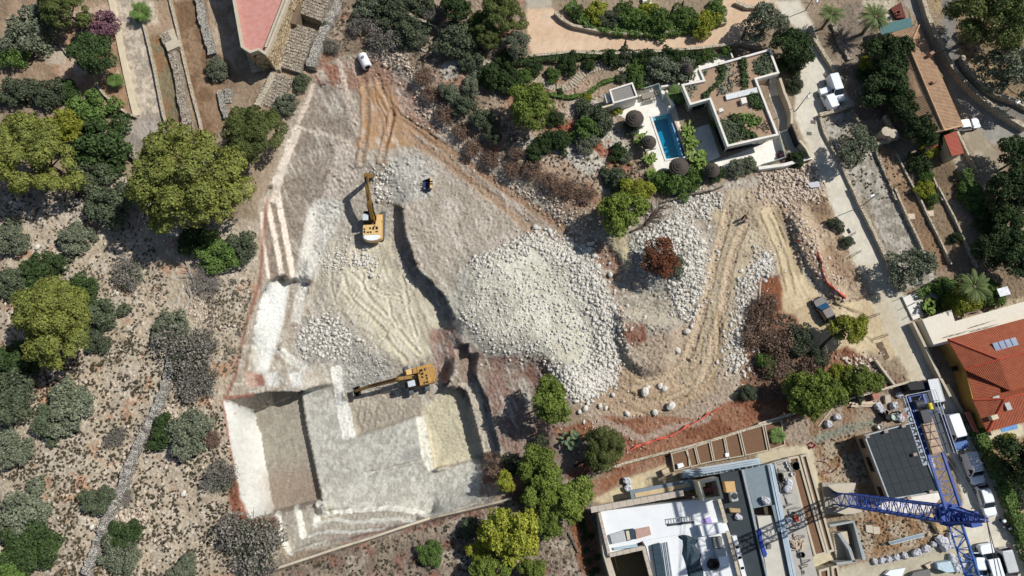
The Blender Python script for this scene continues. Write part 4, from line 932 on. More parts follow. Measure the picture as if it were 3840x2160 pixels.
hedge(D('1290,165 1340,155 1430,150 1520,140 1620,140 1740,140'), 1.1, .9, 'dkg', 'dark leafy border under the peach driveway wall', 220)
hedge(D('1300,222 1370,238 1430,248 1480,238 1510,212 1560,196'), .6, .5, 'grn', 'low green edging along the winding garden path', 300)
hedge(D('1845,180 1875,150 1870,190 1880,220'), .5, .3, 'dkg', 'x') if False else None
# scrub tufts: far too many to count
def scatter_px(P, n, avoid=None, seed=3):
    r = np.random.default_rng(seed); us = [p[0] for p in P]; vs = [p[1] for p in P]; out = []
    while len(out) < n:
        u = r.uniform(min(us), max(us), 2000); v = r.uniform(min(vs), max(vs), 2000); c = np.zeros(2000, bool)
        for (x1, y1), (x2, y2) in zip(P, P[1:]+P[:1]):
            if y1 != y2: c ^= ((y1 > v) != (y2 > v)) & (u < (x2-x1)*(v-y1)/(y2-y1)+x1)
        out += list(zip(u[c], v[c]))
    return out[:n]
def tufts(regions, name, mk, label, seed, leaf=.07):
    r = np.random.default_rng(seed); P = []; Nn = []
    for poly, n, R in regions:
        for u, v in scatter_px(poly, n, seed=seed+n):
            if vn(np.float64(u/80), np.float64(v/80), 9)+.5*vn(np.float64(u/30), np.float64(v/30), 4) < .62 and r.random() < .75: continue
            x, y, z = G(u, v); k = 16; s = R*r.uniform(.5, 1.5); d = r.normal(0, 1, (k, 3)); d[:, 2] = np.abs(d[:, 2]); d /= np.linalg.norm(d, axis=1)[:, None]; P.append(np.array([x, y, z])+d*s*np.array([1, 1, .7])*r.uniform(.35, .8, (k, 1))); Nn.append(d)
    return tag(link(name, quads(name, np.concatenate(P), np.concatenate(Nn), leaf*1.9, 1.3, .9, seed), FOL[mk]), label, 'ground cover', kind='stuff')
FOL['tuft'] = mat('dry_tuft', '#575040', .95, '#454031', 6, .9); FOL['tuft2'] = mat('grey_tuft', '#857c6c', .95, '#6a6253', 6, .9)
SCR2 = D('380,980 560,1020 610,1320 560,1449 0,1449 0,900 280,900 330,820 440,980'); SCR3 = D('0,480 330,440 420,700 440,900 280,930 0,900')
tufts([(SCR2, 5000, .19), (SCR3, 1100, .16), (D('730,1420 1280,1275 1220,1449 700,1449'), 500, .16)], 'scrub_tufts', 'tuft', 'small dark tufts of dry scrub all over the stony hillside', 5, .09)
tufts([(SCR2, 800, .2), (SCR3, 1500, .22), (D('820,0 1250,60 1290,260 1400,420 1190,360 1060,200 860,140 800,110'), 1800, .25), (D('1280,220 1500,250 1640,470 1440,500'), 500, .2), (D('640,700 600,930 500,980 520,700'), 700, .2), (D('730,1420 1480,1200 1500,1449 700,1449'), 900, .2), (D('1870,780 2000,790 2060,1000 1880,1010'), 900, .22), (A(3, 2, '430,480 700,420 1000,1000 1400,1050 780,1300 700,1060'), 260, .16), (A(3, 0, '470,850 860,900 1449,1400 1300,1449 740,1449'), 300, .15)], 'dry_grass', 'tuft2', 'dry greyish grass and herbs between the shrubs', 9, .08)
# ---------------------------------------------------------------- stones
ICO = None
def rocks(name, regions, m, label, seed, smin=.1, smax=.4):
    r = np.random.default_rng(seed); t = (1+5**.5)/2
    base = np.array([(-1, t, 0), (1, t, 0), (-1, -t, 0), (1, -t, 0), (0, -1, t), (0, 1, t), (0, -1, -t), (0, 1, -t), (t, 0, -1), (t, 0, 1), (-t, 0, -1), (-t, 0, 1)])/1.9
    F = np.array([(0, 11, 5), (0, 5, 1), (0, 1, 7), (0, 7, 10), (0, 10, 11), (1, 5, 9), (5, 11, 4), (11, 10, 2), (10, 7, 6), (7, 1, 8), (3, 9, 4), (3, 4, 2), (3, 2, 6), (3, 6, 8), (3, 8, 9), (4, 9, 5), (2, 4, 11), (6, 2, 10), (8, 6, 7), (9, 8, 1)])
    Vs = []; Fs = []; k = 0
    for poly, n, a, b in regions:
        for u, v in scatter_px(poly, n, seed=seed+n):
            jj = 9 if r.random() < .7 else 30; u += r.normal(0, jj); v += r.normal(0, jj); x, y, z = G(u, v); s = a+(b-a)*r.random()**6; q, w = np.linalg.qr(r.normal(0, 1, (3, 3))); p = (base*r.uniform(.7, 1.25, (12, 1))*np.array([1.25, .95, .7])) @ q*s*.5; p[:, 2] = p[:, 2]*.8+s*.12
            Vs.append(p+np.array([x, y, z])); Fs.append(F+12*k); k += 1
    Vs = np.concatenate(Vs).astype(np.float32); Fs = np.concatenate(Fs).astype(np.int32); me = bpy.data.meshes.new(name); me.vertices.add(len(Vs)); me.vertices.foreach_set('co', Vs.ravel()); me.loops.add(Fs.size); me.loops.foreach_set('vertex_index', Fs.ravel())
    me.polygons.add(len(Fs)); me.polygons.foreach_set('loop_start', np.arange(0, Fs.size, 3, dtype=np.int32)); me.polygons.foreach_set('loop_total', np.full(len(Fs), 3, np.int32)); me.update(calc_edges=True)
    return tag(link(name, me, m), label, 'rubble', kind='stuff')
RK = mat('limestone', '#dcd8ce', .95, '#b3aea2', 2.6, .7, bump=.3); RKW = mat('warm_limestone', '#d3c6b5', .95, '#ad9c8a', 2.6, .7, bump=.3)
rocks('rubble', [(D('1345,585 1480,622 1550,790 1555,960 1480,1010 1420,990 1370,900 1420,930 1490,900 1500,800 1440,680 1350,625 1200,678 1180,660'), 7500, .12, .8), (D('1200,680 1400,650 1480,760 1490,880 1380,900 1240,890 1160,810'), 4200, .1, .55),
    (R1('960,330 1130,230 1330,250 1440,440 1430,720 1340,1000 1220,900 1200,760 1150,420 960,520'), 4600, .12, .75), (R1('1230,60 1560,40 1560,130 1400,230 1180,120'), 1100, .12, .7), (R1('900,400 1010,420 1020,560 910,560'), 300, .12, .4),
    (T('350,970 560,930 720,1080 640,1250 380,1220 330,1150'), 1200, .12, .8), (T('720,480 880,480 880,660 840,660 820,560 720,600'), 170, .25, .9), (T('500,480 700,420 640,620 520,640'), 350, .15, .6), (T('640,960 960,1220 950,1420 640,1400'), 900, .1, .4), (N_('870,1230 1000,1200 980,1449 880,1449'), 260, .2, .8), (R2('380,0 800,0 700,120 540,180 440,100'), 900, .15, .9),
    (R1('1780,560 1932,500 1900,640 1800,720 1700,1150 1760,1350 1600,1340 1560,1200 1640,900 1700,640'), 1900, .1, .7), (A(3, 1, '0,450 110,500 60,640 0,690'), 300, .2, .7)], RK, 'white limestone rubble tipped in a fan and along the tracks', 3)
rocks('warm_rubble', [(A(3, 0, '10,1270 380,1180 440,1300 460,1449 0,1449'), 2600, .12, .7), (N_('1010,360 1230,560 1300,720 1420,870 1640,1080 1932,1290 1932,1400 1700,1230 1400,1010 1200,850 1130,560'), 1800, .12, .6), (A(2, 1, '0,0 400,0 620,200 540,400 300,200 80,60'), 700, .15, .6), (A(3, 1, '150,90 330,130 460,500 640,760 600,830 420,640 300,380'), 700, .15, .7), (R1('780,860 860,900 900,1300 830,1180'), 160, .2, .8),
    (D('1530,900 1900,760 1900,990 1480,1060'), 260, .12, .5), (D('1400,1080 1860,1000 1500,1190'), 400, .1, .4), (SCR, 1500, .15, .7), (N_('840,360 1060,380 1130,480 900,420'), 350, .2, .7), (A(3, 1, '570,1210 800,1260 900,1400 700,1380'), 250, .2, .8), (D('600,1040 620,930 700,720 660,700'), 60, .1, .3), (A(0, 1, '1400,820 1560,900 1560,1000 1400,1040'), 150, .2, .6), (A(0, 2, '1100,220 1380,240 1380,340 1100,420'), 250, .25, .8), (A(0, 2, '780,960 1090,960 1090,1080 720,1160'), 250, .25, .8)], RKW, 'buff coloured stones along the site rim and the sandy slope', 4)
def boulder(seed, m=RK):
    r = random.Random(seed); b = MB(); rings = []
    for i in range(6):
        ph = -1.1+i*2.5/5; rings.append([(math.cos(a)*math.cos(ph)*r.uniform(.85, 1.12)*.62, math.sin(a)*math.cos(ph)*r.uniform(.85, 1.12)*.5, math.sin(ph)*.42*r.uniform(.9, 1.1)+.3) for a in [k*math.pi/4.5 for k in range(9)]])
    b.loft(rings); return b.mesh('boulder')
BM = [boulder(s) for s in (1, 2, 3, 4)]
BL = '''2418,1440 1.0|lying alone on the sandy bend, second largest|R2 1000,115
|tucked against the larger one on the sandy bend|R2 1020,82
|uppermost of the two side by side on the bend|R2 1110,72
|right one of the two side by side on the bend|R2 1140,92
|whitest and largest, alone at the bottom of the sandy bend|R2 1188,218
|at the bottom rim of the sandy bend|R2 1072,264
|below the sandy bend, left|R2 872,274
|at the foot of the rubble fan|R2 570,236
|reddish, right of the rubble fan's foot|R2 676,216
|blocky, at the left end of the sandy bend|R2 770,138
|at the rim of the brown track|R1 312,325
|isolated on the brown track, between fan and pine|R1 598,418
|just below the track boulder|R1 600,458
|elongated, at the east rim of the fan|R1 636,500
|on the brown patch beside the fan|R1 660,582
|under the rusty tree's shadow|R1 750,640
|light, between fan and knoll|R1 775,880
|right of the light one between fan and knoll|R1 875,866
|on top of the knoll|R1 1000,948
|dark, beside the sandy track|R1 1305,1050
|at the knoll's lower right|R1 1237,1188
|round, at the north end of the fan|R1 210,297
|white, at the rubble's right rim near the track|R1 1380,335
|small, at the rubble's right rim|R1 1410,405
|beside the excavator floor's stone heap|T 862,645
|in the rock heap west of the tracks, lower|T 370,1180
|in the rock heap west of the tracks, middle|T 405,1105
|in the rock heap west of the tracks, right|T 685,1145
|flat, in the scrub at left|S1 280,440
|white, beside the lone pine|S1 855,775
|above the lower stone wall|S2 1335,850
|pale, left of the lower stone wall|S2 672,1095'''.split('\n')
TF = dict(R1=R1, R2=R2, T=T, S1=lambda s: A(0, 1, s), S2=lambda s: A(0, 2, s))
for i, ln in enumerate(BL):
    _, ph, c = ln.split('|'); k, xy = c.split(' '); u, v = TF[k](xy)[0]; o = link('boulder', BM[i % 4], RK); s = 1.2 if 'largest' in ph else random.uniform(.55, .9)
    o.location = G(u, v, .05); o.scale = (s, s, s*.9); o.rotation_euler = (0, 0, random.uniform(0, 6)); tag(o, 'pale boulder '+ph, 'boulder', 'loose boulders on the site')
# ================================================================ walls
SW = cellmat('dry_stone', '#b9ae9c', '#8f8474', '#3d362e', 3.2); SWG = cellmat('grey_dry_stone', '#bdb8ad', '#8d887e', '#3a3631', 3.6); RW_ = cellmat('coursed_stone', '#cdc3ae', '#b0a590', '#857b69', 4.2, .4)
CONC = mat('concrete', '#a7a296', .9, '#8f8a80', 1.5, .9, bump=.2); CONL = mat('pale_concrete', '#c3b9a4', .9, '#aca28e', 1.2, .9, bump=.2); WHP = mat('white_render', '#e3dfd6', .85, '#d2cdc2', 1.0, .8); CRM = mat('cream_render', '#cfc3a8', .9, '#bdb095', 1.0, .8)
def wl(P, w, h, m, label, **k): return wall(P, w, h, m, label, **k)
wl(D('432,870 425,930 408,990 385,1040 350,1110 318,1180 300,1240 270,1300 245,1360 212,1445'), 1.25, 1.0, SWG, 'thick grey dry stone wall running down the scrubby hillside', jit=.18, sub=12)
wl(A(0, 0, '1035,170 1060,270 1110,480 1160,740 1180,840 1200,890 1255,968'), .3, .7, RW_, 'narrow pale wall along the right of the worn garden path')
wl(A(0, 0, '690,605 760,690 850,770 930,825 985,842'), .35, .6, RW_, 'curved wall along the lower side of the triangular bed')
wl(A(0, 0, '795,-40 830,130 870,330 910,520 950,700 985,838'), .9, .35, CRM, 'broad cream kerb between the triangular bed and the worn path')
wl(A(0, 0, '1185,240 1240,360 1290,520 1310,680 1345,850 1365,960'), 1.5, .8, SW, 'broad dry stone wall in the top left terraces', jit=.1, sub=12)
wl(A(0, 0, '1215,-60 1280,200 1330,430 1390,680 1440,860 1465,980'), .4, .5, RW_, 'long thin pale wall in the top left terraces')
wl(A(0, 0, '1430,-40 1460,120 1500,250 1535,390'), 1.3, .8, SWG, 'rough stone terrace wall left of the red roof terrace', jit=.15, sub=10)
wl(A(0, 0, '1590,650 1610,760 1640,850'), .8, .7, SWG, 'short rough stone wall above the dark pine', jit=.12, sub=10)
wl(A(0, 0, '895,1035 960,1110 1050,1175 1090,1220'), 1.5, .9, SW, 'leaning stone retaining wall beside the widest pine', jit=.12, sub=10)
wl(A(0, 0, '355,235 420,310 490,385'), .5, .5, SW, 'short stone edging beside the top left footpath', jit=.08, sub=10)
wl(A(1, 0, '620,-60 590,60 530,170 480,280 450,360 410,480'), 1.5, 1.1, SWG, 'grey stone wall on the right of the long stone stairs', jit=.15, sub=10)
wl(A(1, 0, '145,520 95,640 25,760'), .9, 1.0, RW_, 'pale stone wall left of the lowest stair flight', sub=12)
wl(A(1, 0, '900,0 1060,60 1200,140 1330,190'), .4, 1.2, SW, 'old wall crossing the thicket at the top', jit=.08)
wl(A(3, 0, '385,185 425,290 500,410 570,515'), .5, .8, RW_, 'lane wall beside the plot with the two palms', jit=.03)
wl(A(3, 0, '452,830 490,960 535,1050 600,1160 650,1280 735,1449'), .35, .5, RW_, 'lane wall along the gravel plot with the olive', jit=.03)
wl(A(3, 1, '690,0 755,145 850,330 935,520 1045,755'), .45, .8, RW_, 'lane wall along the grey gravel terrace', jit=.03)
wl(A(3, 0, '1190,-60 1240,110 1300,260 1400,450 1480,560 1600,680 1750,800 1860,865 1960,925'), .65, 1.2, RW_, 'tall stone parapet between the two roads', jit=.03)
wl(A(3, 0, '1490,400 1530,500 1640,620 1760,690 1890,735 1990,790'), .6, .9, RW_, 'stone wall on the outer side of the upper road', jit=.03)
wl(A(3, 0, '455,830 560,800 700,750'), .6, .9, RW_, 'short wall closing the parking bay of the two vans')
wl(A(3, 0, '690,790 740,880'), .4, .9, SW, 'little wall north of the gravel plot'); wl(A(3, 0, '850,1045 930,1015 1020,985'), .5, 1.0, RW_, 'wall south of the round stone tanks'); wl(A(3, 0, '930,830 990,930 1030,1000'), .4, 1.0, RW_, 'wall east of the round stone tanks')
wl(A(3, 0, '550,160 600,290 640,360 680,430'), .8, .5, SW, 'tumbled stone wall under the palm shadow', jit=.15, sub=8)
wl(A(3, 0, '855,1070 900,1190 960,1320 1010,1449'), .3, .5, SW, 'first terrace edge east of the lane, upper end', jit=.06, sub=10)
wl(A(3, 0, '1010,1110 1100,1290 1185,1449'), .25, .4, RW_, 'second terrace edge east of the lane, upper end'); wl(A(3, 0, '1205,1095 1260,1240 1345,1449'), .25, .4, RW_, 'third terrace edge east of the lane, upper end')
wl(A(3, 1, '1000,10 1090,215 1180,400 1270,620'), .3, .7, RW_, 'first terrace edge above the small olive by the lane'); wl(A(3, 1, '1145,0 1230,190 1330,390 1410,560'), .25, .6, RW_, 'middle terrace edge on the dry plots'); wl(A(3, 1, '1315,0 1430,220 1520,420 1600,585'), .25, .6, RW_, 'eastern terrace edge on the dry plots')
wl(A(3, 0, '1450,950 1520,1090 1600,1250'), .35, .8, RW_, 'wall between small red roof and paved yard', zt=None)
wl(A(2, 0, '350,85 400,135 480,180 640,215 780,235 920,245 1200,222 1400,190 1590,158'), .45, .8, RW_, 'curved stone wall holding the island bed above the driveway')
wl(A(2, 0, '460,20 520,90 605,150'), .3, .5, WHP, 'white curved edging of the small lawn in the island bed')
wl(A(2, 0, '165,402 480,372 700,385 900,380 1200,360 1400,345 1560,325 1700,300 1840,330'), .45, 1.0, RW_, 'stone wall below the peach driveway')
wl(A(2, 0, '1660,10 1740,45 1830,45 1932,10'), .6, .7, RW_, 'rounded wall of the little lawn at the top edge')
wl(B('-300,1540 0,1449 210,1380 400,1318 600,1250 830,1180 1050,1105 1280,1030 1600,955 1870,890'), .3, 1.0, CONL, 'long pale concrete wall south of the excavation, western half', sub=30)
wl(B('-300,1562 0,1470 400,1338 830,1196 1280,1046 1870,905'), .12, .9, mat('rusty_rail', '#6f6358', .8), 'thin grey fence beside the long concrete wall', cat='fence', name='fence')
wl(C_ if False else A(2, 2, '520,745 700,690 860,630 1170,550 1500,462 1932,325'), .35, .9, RW_, 'long boundary wall above the planting boxes, eastern half', sub=30)
wl(A(3, 2, '10,348 250,275 480,225 620,180 860,110 1100,42'), .3, .9, CONL, 'boundary wall beside the plank pile and the crane end', sub=30)
wl(A(3, 1, '1130,980 1200,1120 1300,1330 1400,1520'), .35, 1.3, CONL, 'tall wall between lane and yellow house'); wl(A(3, 2, '1380,60 1480,250 1640,560 1790,900 1900,1180'), .35, .7, CONL, 'low concrete wall at the foot of the clipped hedge')
wl(A(3, 1, '860,1255 930,1350 1000,1440'), .3, .7, CONL, 'short concrete wall by the sandy entrance')
wl(A(2, 1, '1130,110 1300,60 1500,20 1570,-10'), .2, .7, mat('weathered_wood', '#7d7468', .9, '#5b534a', 8, .8), 'weathered pole fence between the villa garden and the rubble', cat='fence', name='fence', jit=.05, sub=10)
# stone stairs: treads as one flight each
def stairs(P0, P1, wd, n, z0, z1, m, label):
    a = Vector(G(*P0)); b = Vector(G(*P1)); d = (b-a); d.z = 0; L = d.length; d.normalize(); s = Vector((-d.y, d.x, 0)); t = MB(); ang = math.atan2(d.y, d.x)
    for k in range(n): c = a.lerp(b, (k+.5)/n); z = z0+(z1-z0)*(k+.5)/n; g = min(a.z, b.z)-.3; t.box((c.x, c.y, (g+a.z+z)/2), (L/n*(.96), wd, a.z+z-g), ang)
    return tag(t.build('stairs', m, None, True, bevel=.03), label, 'stairs')
stairs(A(1, 0, '385,235')[0], A(1, 0, '255,520')[0], 4.6, 15, 1.9, .9, SW, 'middle flight of the long old stone stairs'); stairs(A(1, 0, '225,560')[0], A(1, 0, '90,770')[0], 4.2, 11, .9, .2, SW, 'lowest flight of the long old stone stairs'); stairs(A(1, 0, '560,-60')[0], A(1, 0, '430,170')[0], 4.2, 12, 2.6, 1.9, SW, 'highest flight of the long old stone stairs')
stairs(A(0, 0, '1215,230')[0], A(0, 0, '1285,385')[0], 2.1, 7, .2, 1.3, CONL, 'pale garden steps with seven treads at the top left'); stairs(A(0, 0, '1655,750')[0], A(0, 0, '1665,655')[0], 1.1, 5, .2, .7, SWG, 'rough little stone steps above the dark pine')
stairs(A(2, 0, '1018,75')[0], A(2, 0, '1010,-10')[0], 1.4, 5, .2, .8, WHP, 'white steps leading up from the island bed')
# winding garden path of stepping slabs
pp = A(2, 0, '190,560 260,600 340,635 420,640 480,610 530,550 600,505 700,480 790,475 850,500 880,540'); b = MB()
for (x1, y1), (x2, y2) in zip(pp, pp[1:]):
    n = max(1, int(math.hypot(x2-x1, y2-y1)/9)); dx, dy = x2-x1, y2-y1
    for k in range(n): q = G(x1+dx*(k+.5)/n, y1+dy*(k+.5)/n); b.box((q[0], q[1], q[2]+.05), (.36, 1.35, .14), math.atan2(-dy, dx))
tag(b.build('garden_path', mat('path_slabs', '#b0a592', .9, '#978c79', 2, .8), None, True), 'winding stepped garden path leading to the pool', 'path')
b = MB()
for k in range(6): q = G(*A(2, 0, f'{85+k*18},{540+k*4}')[0]); b.box((q[0], q[1], q[2]+.1+.06*k), (.34, 1.7, .3), -.1)
tag(b.build('deck_steps', mat('tan_wood', '#b39a7c', .8, '#96805f', 6, .8), None, True), 'wooden deck steps at the start of the garden path', 'steps')
# ================================================================ building parts
GLASS = mat('dark_glass', '#17242b', .08, '#0f1a20', 1, .5, spec=.8); GLB = mat('blue_glass', '#5f8fa6', .1, '#4d7c93', 1, .5, spec=.8)
def holder(name, P, label, cat, z=None):
    c = np.mean([G(*p) for p in P], axis=0); return empty(name, (float(c[0]), float(c[1]), float(c[2]) if z is None else z), 0, label, cat)
def slab(name, P, z0, z1, m, parent, ztop=None): 
    b = MB(); b.prism([up(u, v, z1 if ztop is None else ztop)[:2] for u, v in P], z0, z1); return b.build(name, m, parent, True)
def inset(pts, d):
    c = Vector(np.mean(pts, axis=0)); n = len(pts); a = sum(pts[i][0]*pts[(i+1) % n][1]-pts[(i+1) % n][0]*pts[i][1] for i in range(n)); sg = 1 if a > 0 else -1; out = []
    for i in range(n):
        p = Vector(pts[i]); e1 = (p-Vector(pts[i-1])).normalized(); e2 = (Vector(pts[(i+1) % n])-p).normalized(); n1 = Vector((-e1.y, e1.x))*sg; n2 = Vector((-e2.y, e2.x))*sg; m = (n1+n2); k = d/max(.3, (1+n1.dot(n2))); out.append(tuple(p+m*k))
    return out
def ringwall(b, pts, w, z0, z1):
    q = inset(pts, w); n = len(pts)
    for i in range(n): j = (i+1) % n; b.prism([pts[i], pts[j], q[j], q[i]], z0, z1)
    return b
def pane(parent, a, c, z0, z1, m=None, off=.03, name='window', fr=None):
    """flat window standing on a wall line a->c (world xy), proud of the wall; outside = right of a->c"""
    m = m or GLASS; a = Vector(a); c = Vector(c); d = (c-a).normalized(); o = Vector((d.y, -d.x)); b = MB(); p = [a+o*off, c+o*off, c-o*.02, a-o*.02]; b.prism([tuple(x) for x in p], z0, z1); w = b.build(name, m, parent, True)
    if fr: 
        f = MB(); p = [a+o*(off+.03), c+o*(off+.03), c+o*off, a+o*off]; f.prism([tuple(x) for x in p], z1-.08, z1); f.prism([tuple(x) for x in p], z0, z0+.08)
        for t in np.linspace(0, 1, fr+1): q = a.lerp(c, t); f.prism([tuple(q+o*(off+.05)-d*.04), tuple(q+o*(off+.05)+d*.04), tuple(q+o*off+d*.04), tuple(q+o*off-d*.04)], z0, z1)
        ff = f.mesh('frame', tuple(parent.location)); fo = link('frame', ff, mat('dark_frame', '#2b2f31', .5), w)
    return w
# ---------------------------------------------------------------- villa with planted roof
Vq = lambda s: Q(2580, 160, 2.898, s); K1 = lambda s: Q(2240, 280, 3.623, s)
for s, c in (('130,1340 420,1250 900,1060 960,1010 1070,1240 800,1330 500,1400 430,1440 150,1420', '#d8d3c6'), ('60,940 230,880 350,1240 130,1345 60,1200', '#c9c7c0'), ('40,265 430,80 480,175 110,290 150,400 20,440 -80,430 0,330', '#dcd7ca'), ('890,390 960,380 1030,560 890,590', '#d8d2c4')): pass
vo = Vq('110,288 890,68 993,335 745,402 985,1008 425,1135 232,622 20,682 -75,455 160,408'); ZR = 3.8
T_ = holder('villa', vo, 'modern villa with planted gravel roof and white parapet', 'house', 0.0); vp = ups(vo, ZR)
b = MB(); ringwall(b, vp, .32, 3.0, ZR+.12); b.build('parapet', WHP, T_, True)
b = MB(); b.prism(inset(vp, .33), 2.95, 3.45); b.build('roof', mat('roof_gravel', '#a98e76', .95, '#8f7a64', .8, .9, bump=.3), T_, True)
wp = inset(vp, .75); b = MB(); b.prism(wp, -.2, 2.94); b.build('wall', CRM, T_, True)
def side(i, k0, k1, z0=.1, z1=2.5, fr=3):
    a = Vector(wp[i]); c = Vector(wp[(i+1) % len(wp)]); pane(T_, tuple(a.lerp(c, k0)), tuple(a.lerp(c, k1)), z0, z1, None, .04, 'window', fr)
n = len(wp)
_cw = sum(wp[i][0]*wp[(i+1) % n][1]-wp[(i+1) % n][0]*wp[i][1] for i in range(n)) < 0
def side2(i, k0, k1, fr=3):
    a = Vector(wp[i]); c = Vector(wp[(i+1) % n]); p, q = a.lerp(c, k0), a.lerp(c, k1)
    pane(T_, tuple(q if _cw else p), tuple(p if _cw else q), .1, 2.5, None, .05, 'window', fr)
for i, k0, k1, fr in ((4, .03, .95, 5), (5, .02, .62, 5), (6, .2, .8, 3)): side2(i, k0, k1, fr)
sk = Vq('408,560 750,478 762,535 425,615'); b = MB(); b.prism(ups(sk, 4.0), 3.46, 3.85); so_ = b.build('skylight', mat('white_metal', '#d9dcda', .4), T_, True)
b = MB(); b.prism(inset(ups(sk, 4.0), .16), 3.86, 3.9); b.build('pane', GLB, so_, True)
for s in ('570,605 630,590 645,650 590,665', '335,718 375,708 390,740 345,755'): slab('vent_box', Vq(s), 3.46, 4.1, WHP, T_)
def patch(polys, z, mk, name, label, dens=40, h=.35, size=.2, seed=0, parent=None):
    r = np.random.default_rng(seed); P = []; Nn = []
    for poly in polys:
        area = abs(sum(poly[i][0]*poly[(i+1) % len(poly)][1]-poly[(i+1) % len(poly)][0]*poly[i][1] for i in range(len(poly))))/2/580
        for u, v in scatter_px(poly, int(area*dens), seed=seed+int(poly[0][0])): x, y, _ = up(u, v, z+h*.5); k = 3; d = r.normal(0, .13, (k, 3)); P.append(np.array([x, y, z])+d+np.array([0, 0, h*r.uniform(.3, 1)])); Nn.append(np.tile([0, 0, 1.], (k, 1))+d)
    me = quads(name, np.concatenate(P), np.concatenate(Nn), size, 1.1, .7, seed); o = link(name, me, FOL[mk]); return tag(o, label, 'planting', kind='stuff')
patch([Vq('325,240 385,235 405,310 370,420 290,490 230,550 220,610 165,610 165,560 240,500 320,430 345,330'), Vq('555,180 620,165 640,210 630,300 660,480 600,495 585,330'), Vq('640,560 750,560 820,715 740,710 680,680'), Vq('450,790 530,780 600,870 620,930 700,980 760,1020 640,1040 570,930')], 3.45, 'dkg', 'roof_planting', 'dark green planted bands across the villa roof', 75, .4, .2, 51)
patch([Vq('330,850 450,830 560,930 610,1040 430,1110'), Vq('720,200 880,110 930,280 850,350 730,340')], 3.45, 'shrub', 'roof_groundcover', 'dull green mats in two corners of the villa roof', 60, .25, .2, 52)
patch([Vq('390,250 460,230 500,400 490,520 310,560 330,480 400,430'), Vq('-50,470 80,450 100,500 50,600 0,560'), Vq('150,300 220,300 210,350 150,360')], 3.45, 'sil', 'roof_tufts', 'silvery plant cushions scattered over the villa roof', 11, .3, .24, 53)
patch([Vq('540,780 700,770 800,830 790,870 720,920 600,860')], 3.45, 'grn', 'roof_bush', 'bright green patch near the middle of the villa roof', 36, .3, .22, 54)
patch([Vq('470,210 550,190 590,480 510,490'), Vq('690,870 880,850 910,960 760,980')], 3.45, 'tuft', 'roof_sprigs', 'rows of small dark sprigs in the villa roof gravel', 6, .15, .22, 55)
# glass balustrade, garage ramp walls, garden walls of the villa
RD_ = []
wl(Vq('768,1362 900,1345 1050,1325 1200,1285 1348,1245'), .5, .9, WHP, 'white boundary wall below the villa terrace'); wl(Vq('1000,380 1050,540 1100,660 1130,760 1130,880'), .4, 1.6, CONL, 'tall wall between villa garage and lane, upper')
wl(Vq('990,960 1060,1240 960,1275 800,1320'), .08, 1.0, mat('clear_glass', '#b9c7c2', .1, '#aebdb8', 1, .5), 'glass balustrade of the villa terrace', cat='balustrade', name='balustrade')
wl(Vq('1130,890 1210,1090'), .15, 1.7, mat('black_metal', '#1f2022', .5), 'black slatted garage gate beside the lane', cat='gate', name='gate'); wl(Vq('1215,1060 1290,1150 1335,1240'), .35, 1.5, CRM, 'cream gate pillar wall by the lane')
wl(Vq('455,80 490,165'), .2, 1.0, WHP, 'white kerb at the top of the villa path'); wl(K1('640,180 835,118 900,330'), .08, 1.0, MATS['clear_glass'], 'glass screen beside the outdoor dining table', cat='balustrade', name='balustrade')
wl(K1('870,160 1000,140 1120,120'), .3, .8, WHP, 'curved white wall above the pool planting'); wl(K1('940,210 1040,410 970,440'), .3, 1.6, WHP, 'white wall at the head of the pool')
wl(K1('1010,500 1080,680 1160,880 1240,1130'), .3, .35, mat('travertine', '#d3b99c', .8), 'narrow travertine edge along the infinity pool', cat='coping', name='coping')
# pool
PT = holder('swimming_pool', POOL, 'long rectangular turquoise swimming pool beside the villa', 'swimming pool', 0.0)
b = MB(); b.prism(ups(K1('722,570 998,506 1222,1124 928,1160'), -.12), -.2, -.12, False); 
wm = bpy.data.materials.new('pool_water'); wm.use_nodes = True; bs = wm.node_tree.nodes['Principled BSDF']; bs.inputs['Base Color'].default_value = (.002, .16, .22, 1); bs.inputs['Roughness'].default_value = .06
wnn = wm.node_tree.nodes.new('ShaderNodeTexNoise'); wnn.inputs['Scale'].default_value = 2.5; wbp = wm.node_tree.nodes.new('ShaderNodeBump'); wbp.inputs['Strength'].default_value = .25; wm.node_tree.links.new(wnn.outputs[0], wbp.inputs['Height']); wm.node_tree.links.new(wbp.outputs[0], bs.inputs['Normal'])
b.build('water', wm, PT, True)
for q_ in list(wm.node_tree.nodes): wm.node_tree.nodes.remove(q_) if q_.type not in ('OUTPUT_MATERIAL', 'BUMP', 'TEX_NOISE') else None
_t = wm.node_tree.nodes.new('ShaderNodeBsdfTransparent'); _t.inputs[0].default_value = (.3, .72, .86, 1); _g = wm.node_tree.nodes.new('ShaderNodeBsdfGlossy'); _g.inputs['Roughness'].default_value = .04; _m = wm.node_tree.nodes.new('ShaderNodeMixShader'); _m.inputs[0].default_value = .05
wm.node_tree.links.new(_t.outputs[0], _m.inputs[1]); wm.node_tree.links.new(_g.outputs[0], _m.inputs[2]); wm.node_tree.links.new(wbp.outputs[0], _g.inputs['Normal']); wm.node_tree.links.new(_m.outputs[0], wm.node_tree.nodes['Material Output'].inputs[0])
b = MB(); b.prism(ups(K1('718,565 1004,500 1230,1126 926,1164'), -1.6), -1.9, -1.6); b.build('pool_floor', mat('pool_tile', '#2a9fb0', .5, '#2391a4', 3, .9), PT, True)
b = MB(); ringwall(b, ups(K1('712,560 1012,490 1242,1130 920,1172'), .1), .3, -1.9, .1); b.build('coping', WHP, PT, True)
slab('overflow_wall', K1('958,505 985,500 1172,1090 1150,1095'), -1.7, .02, mat('pool_wall', '#7ea3bf', .5), PT)
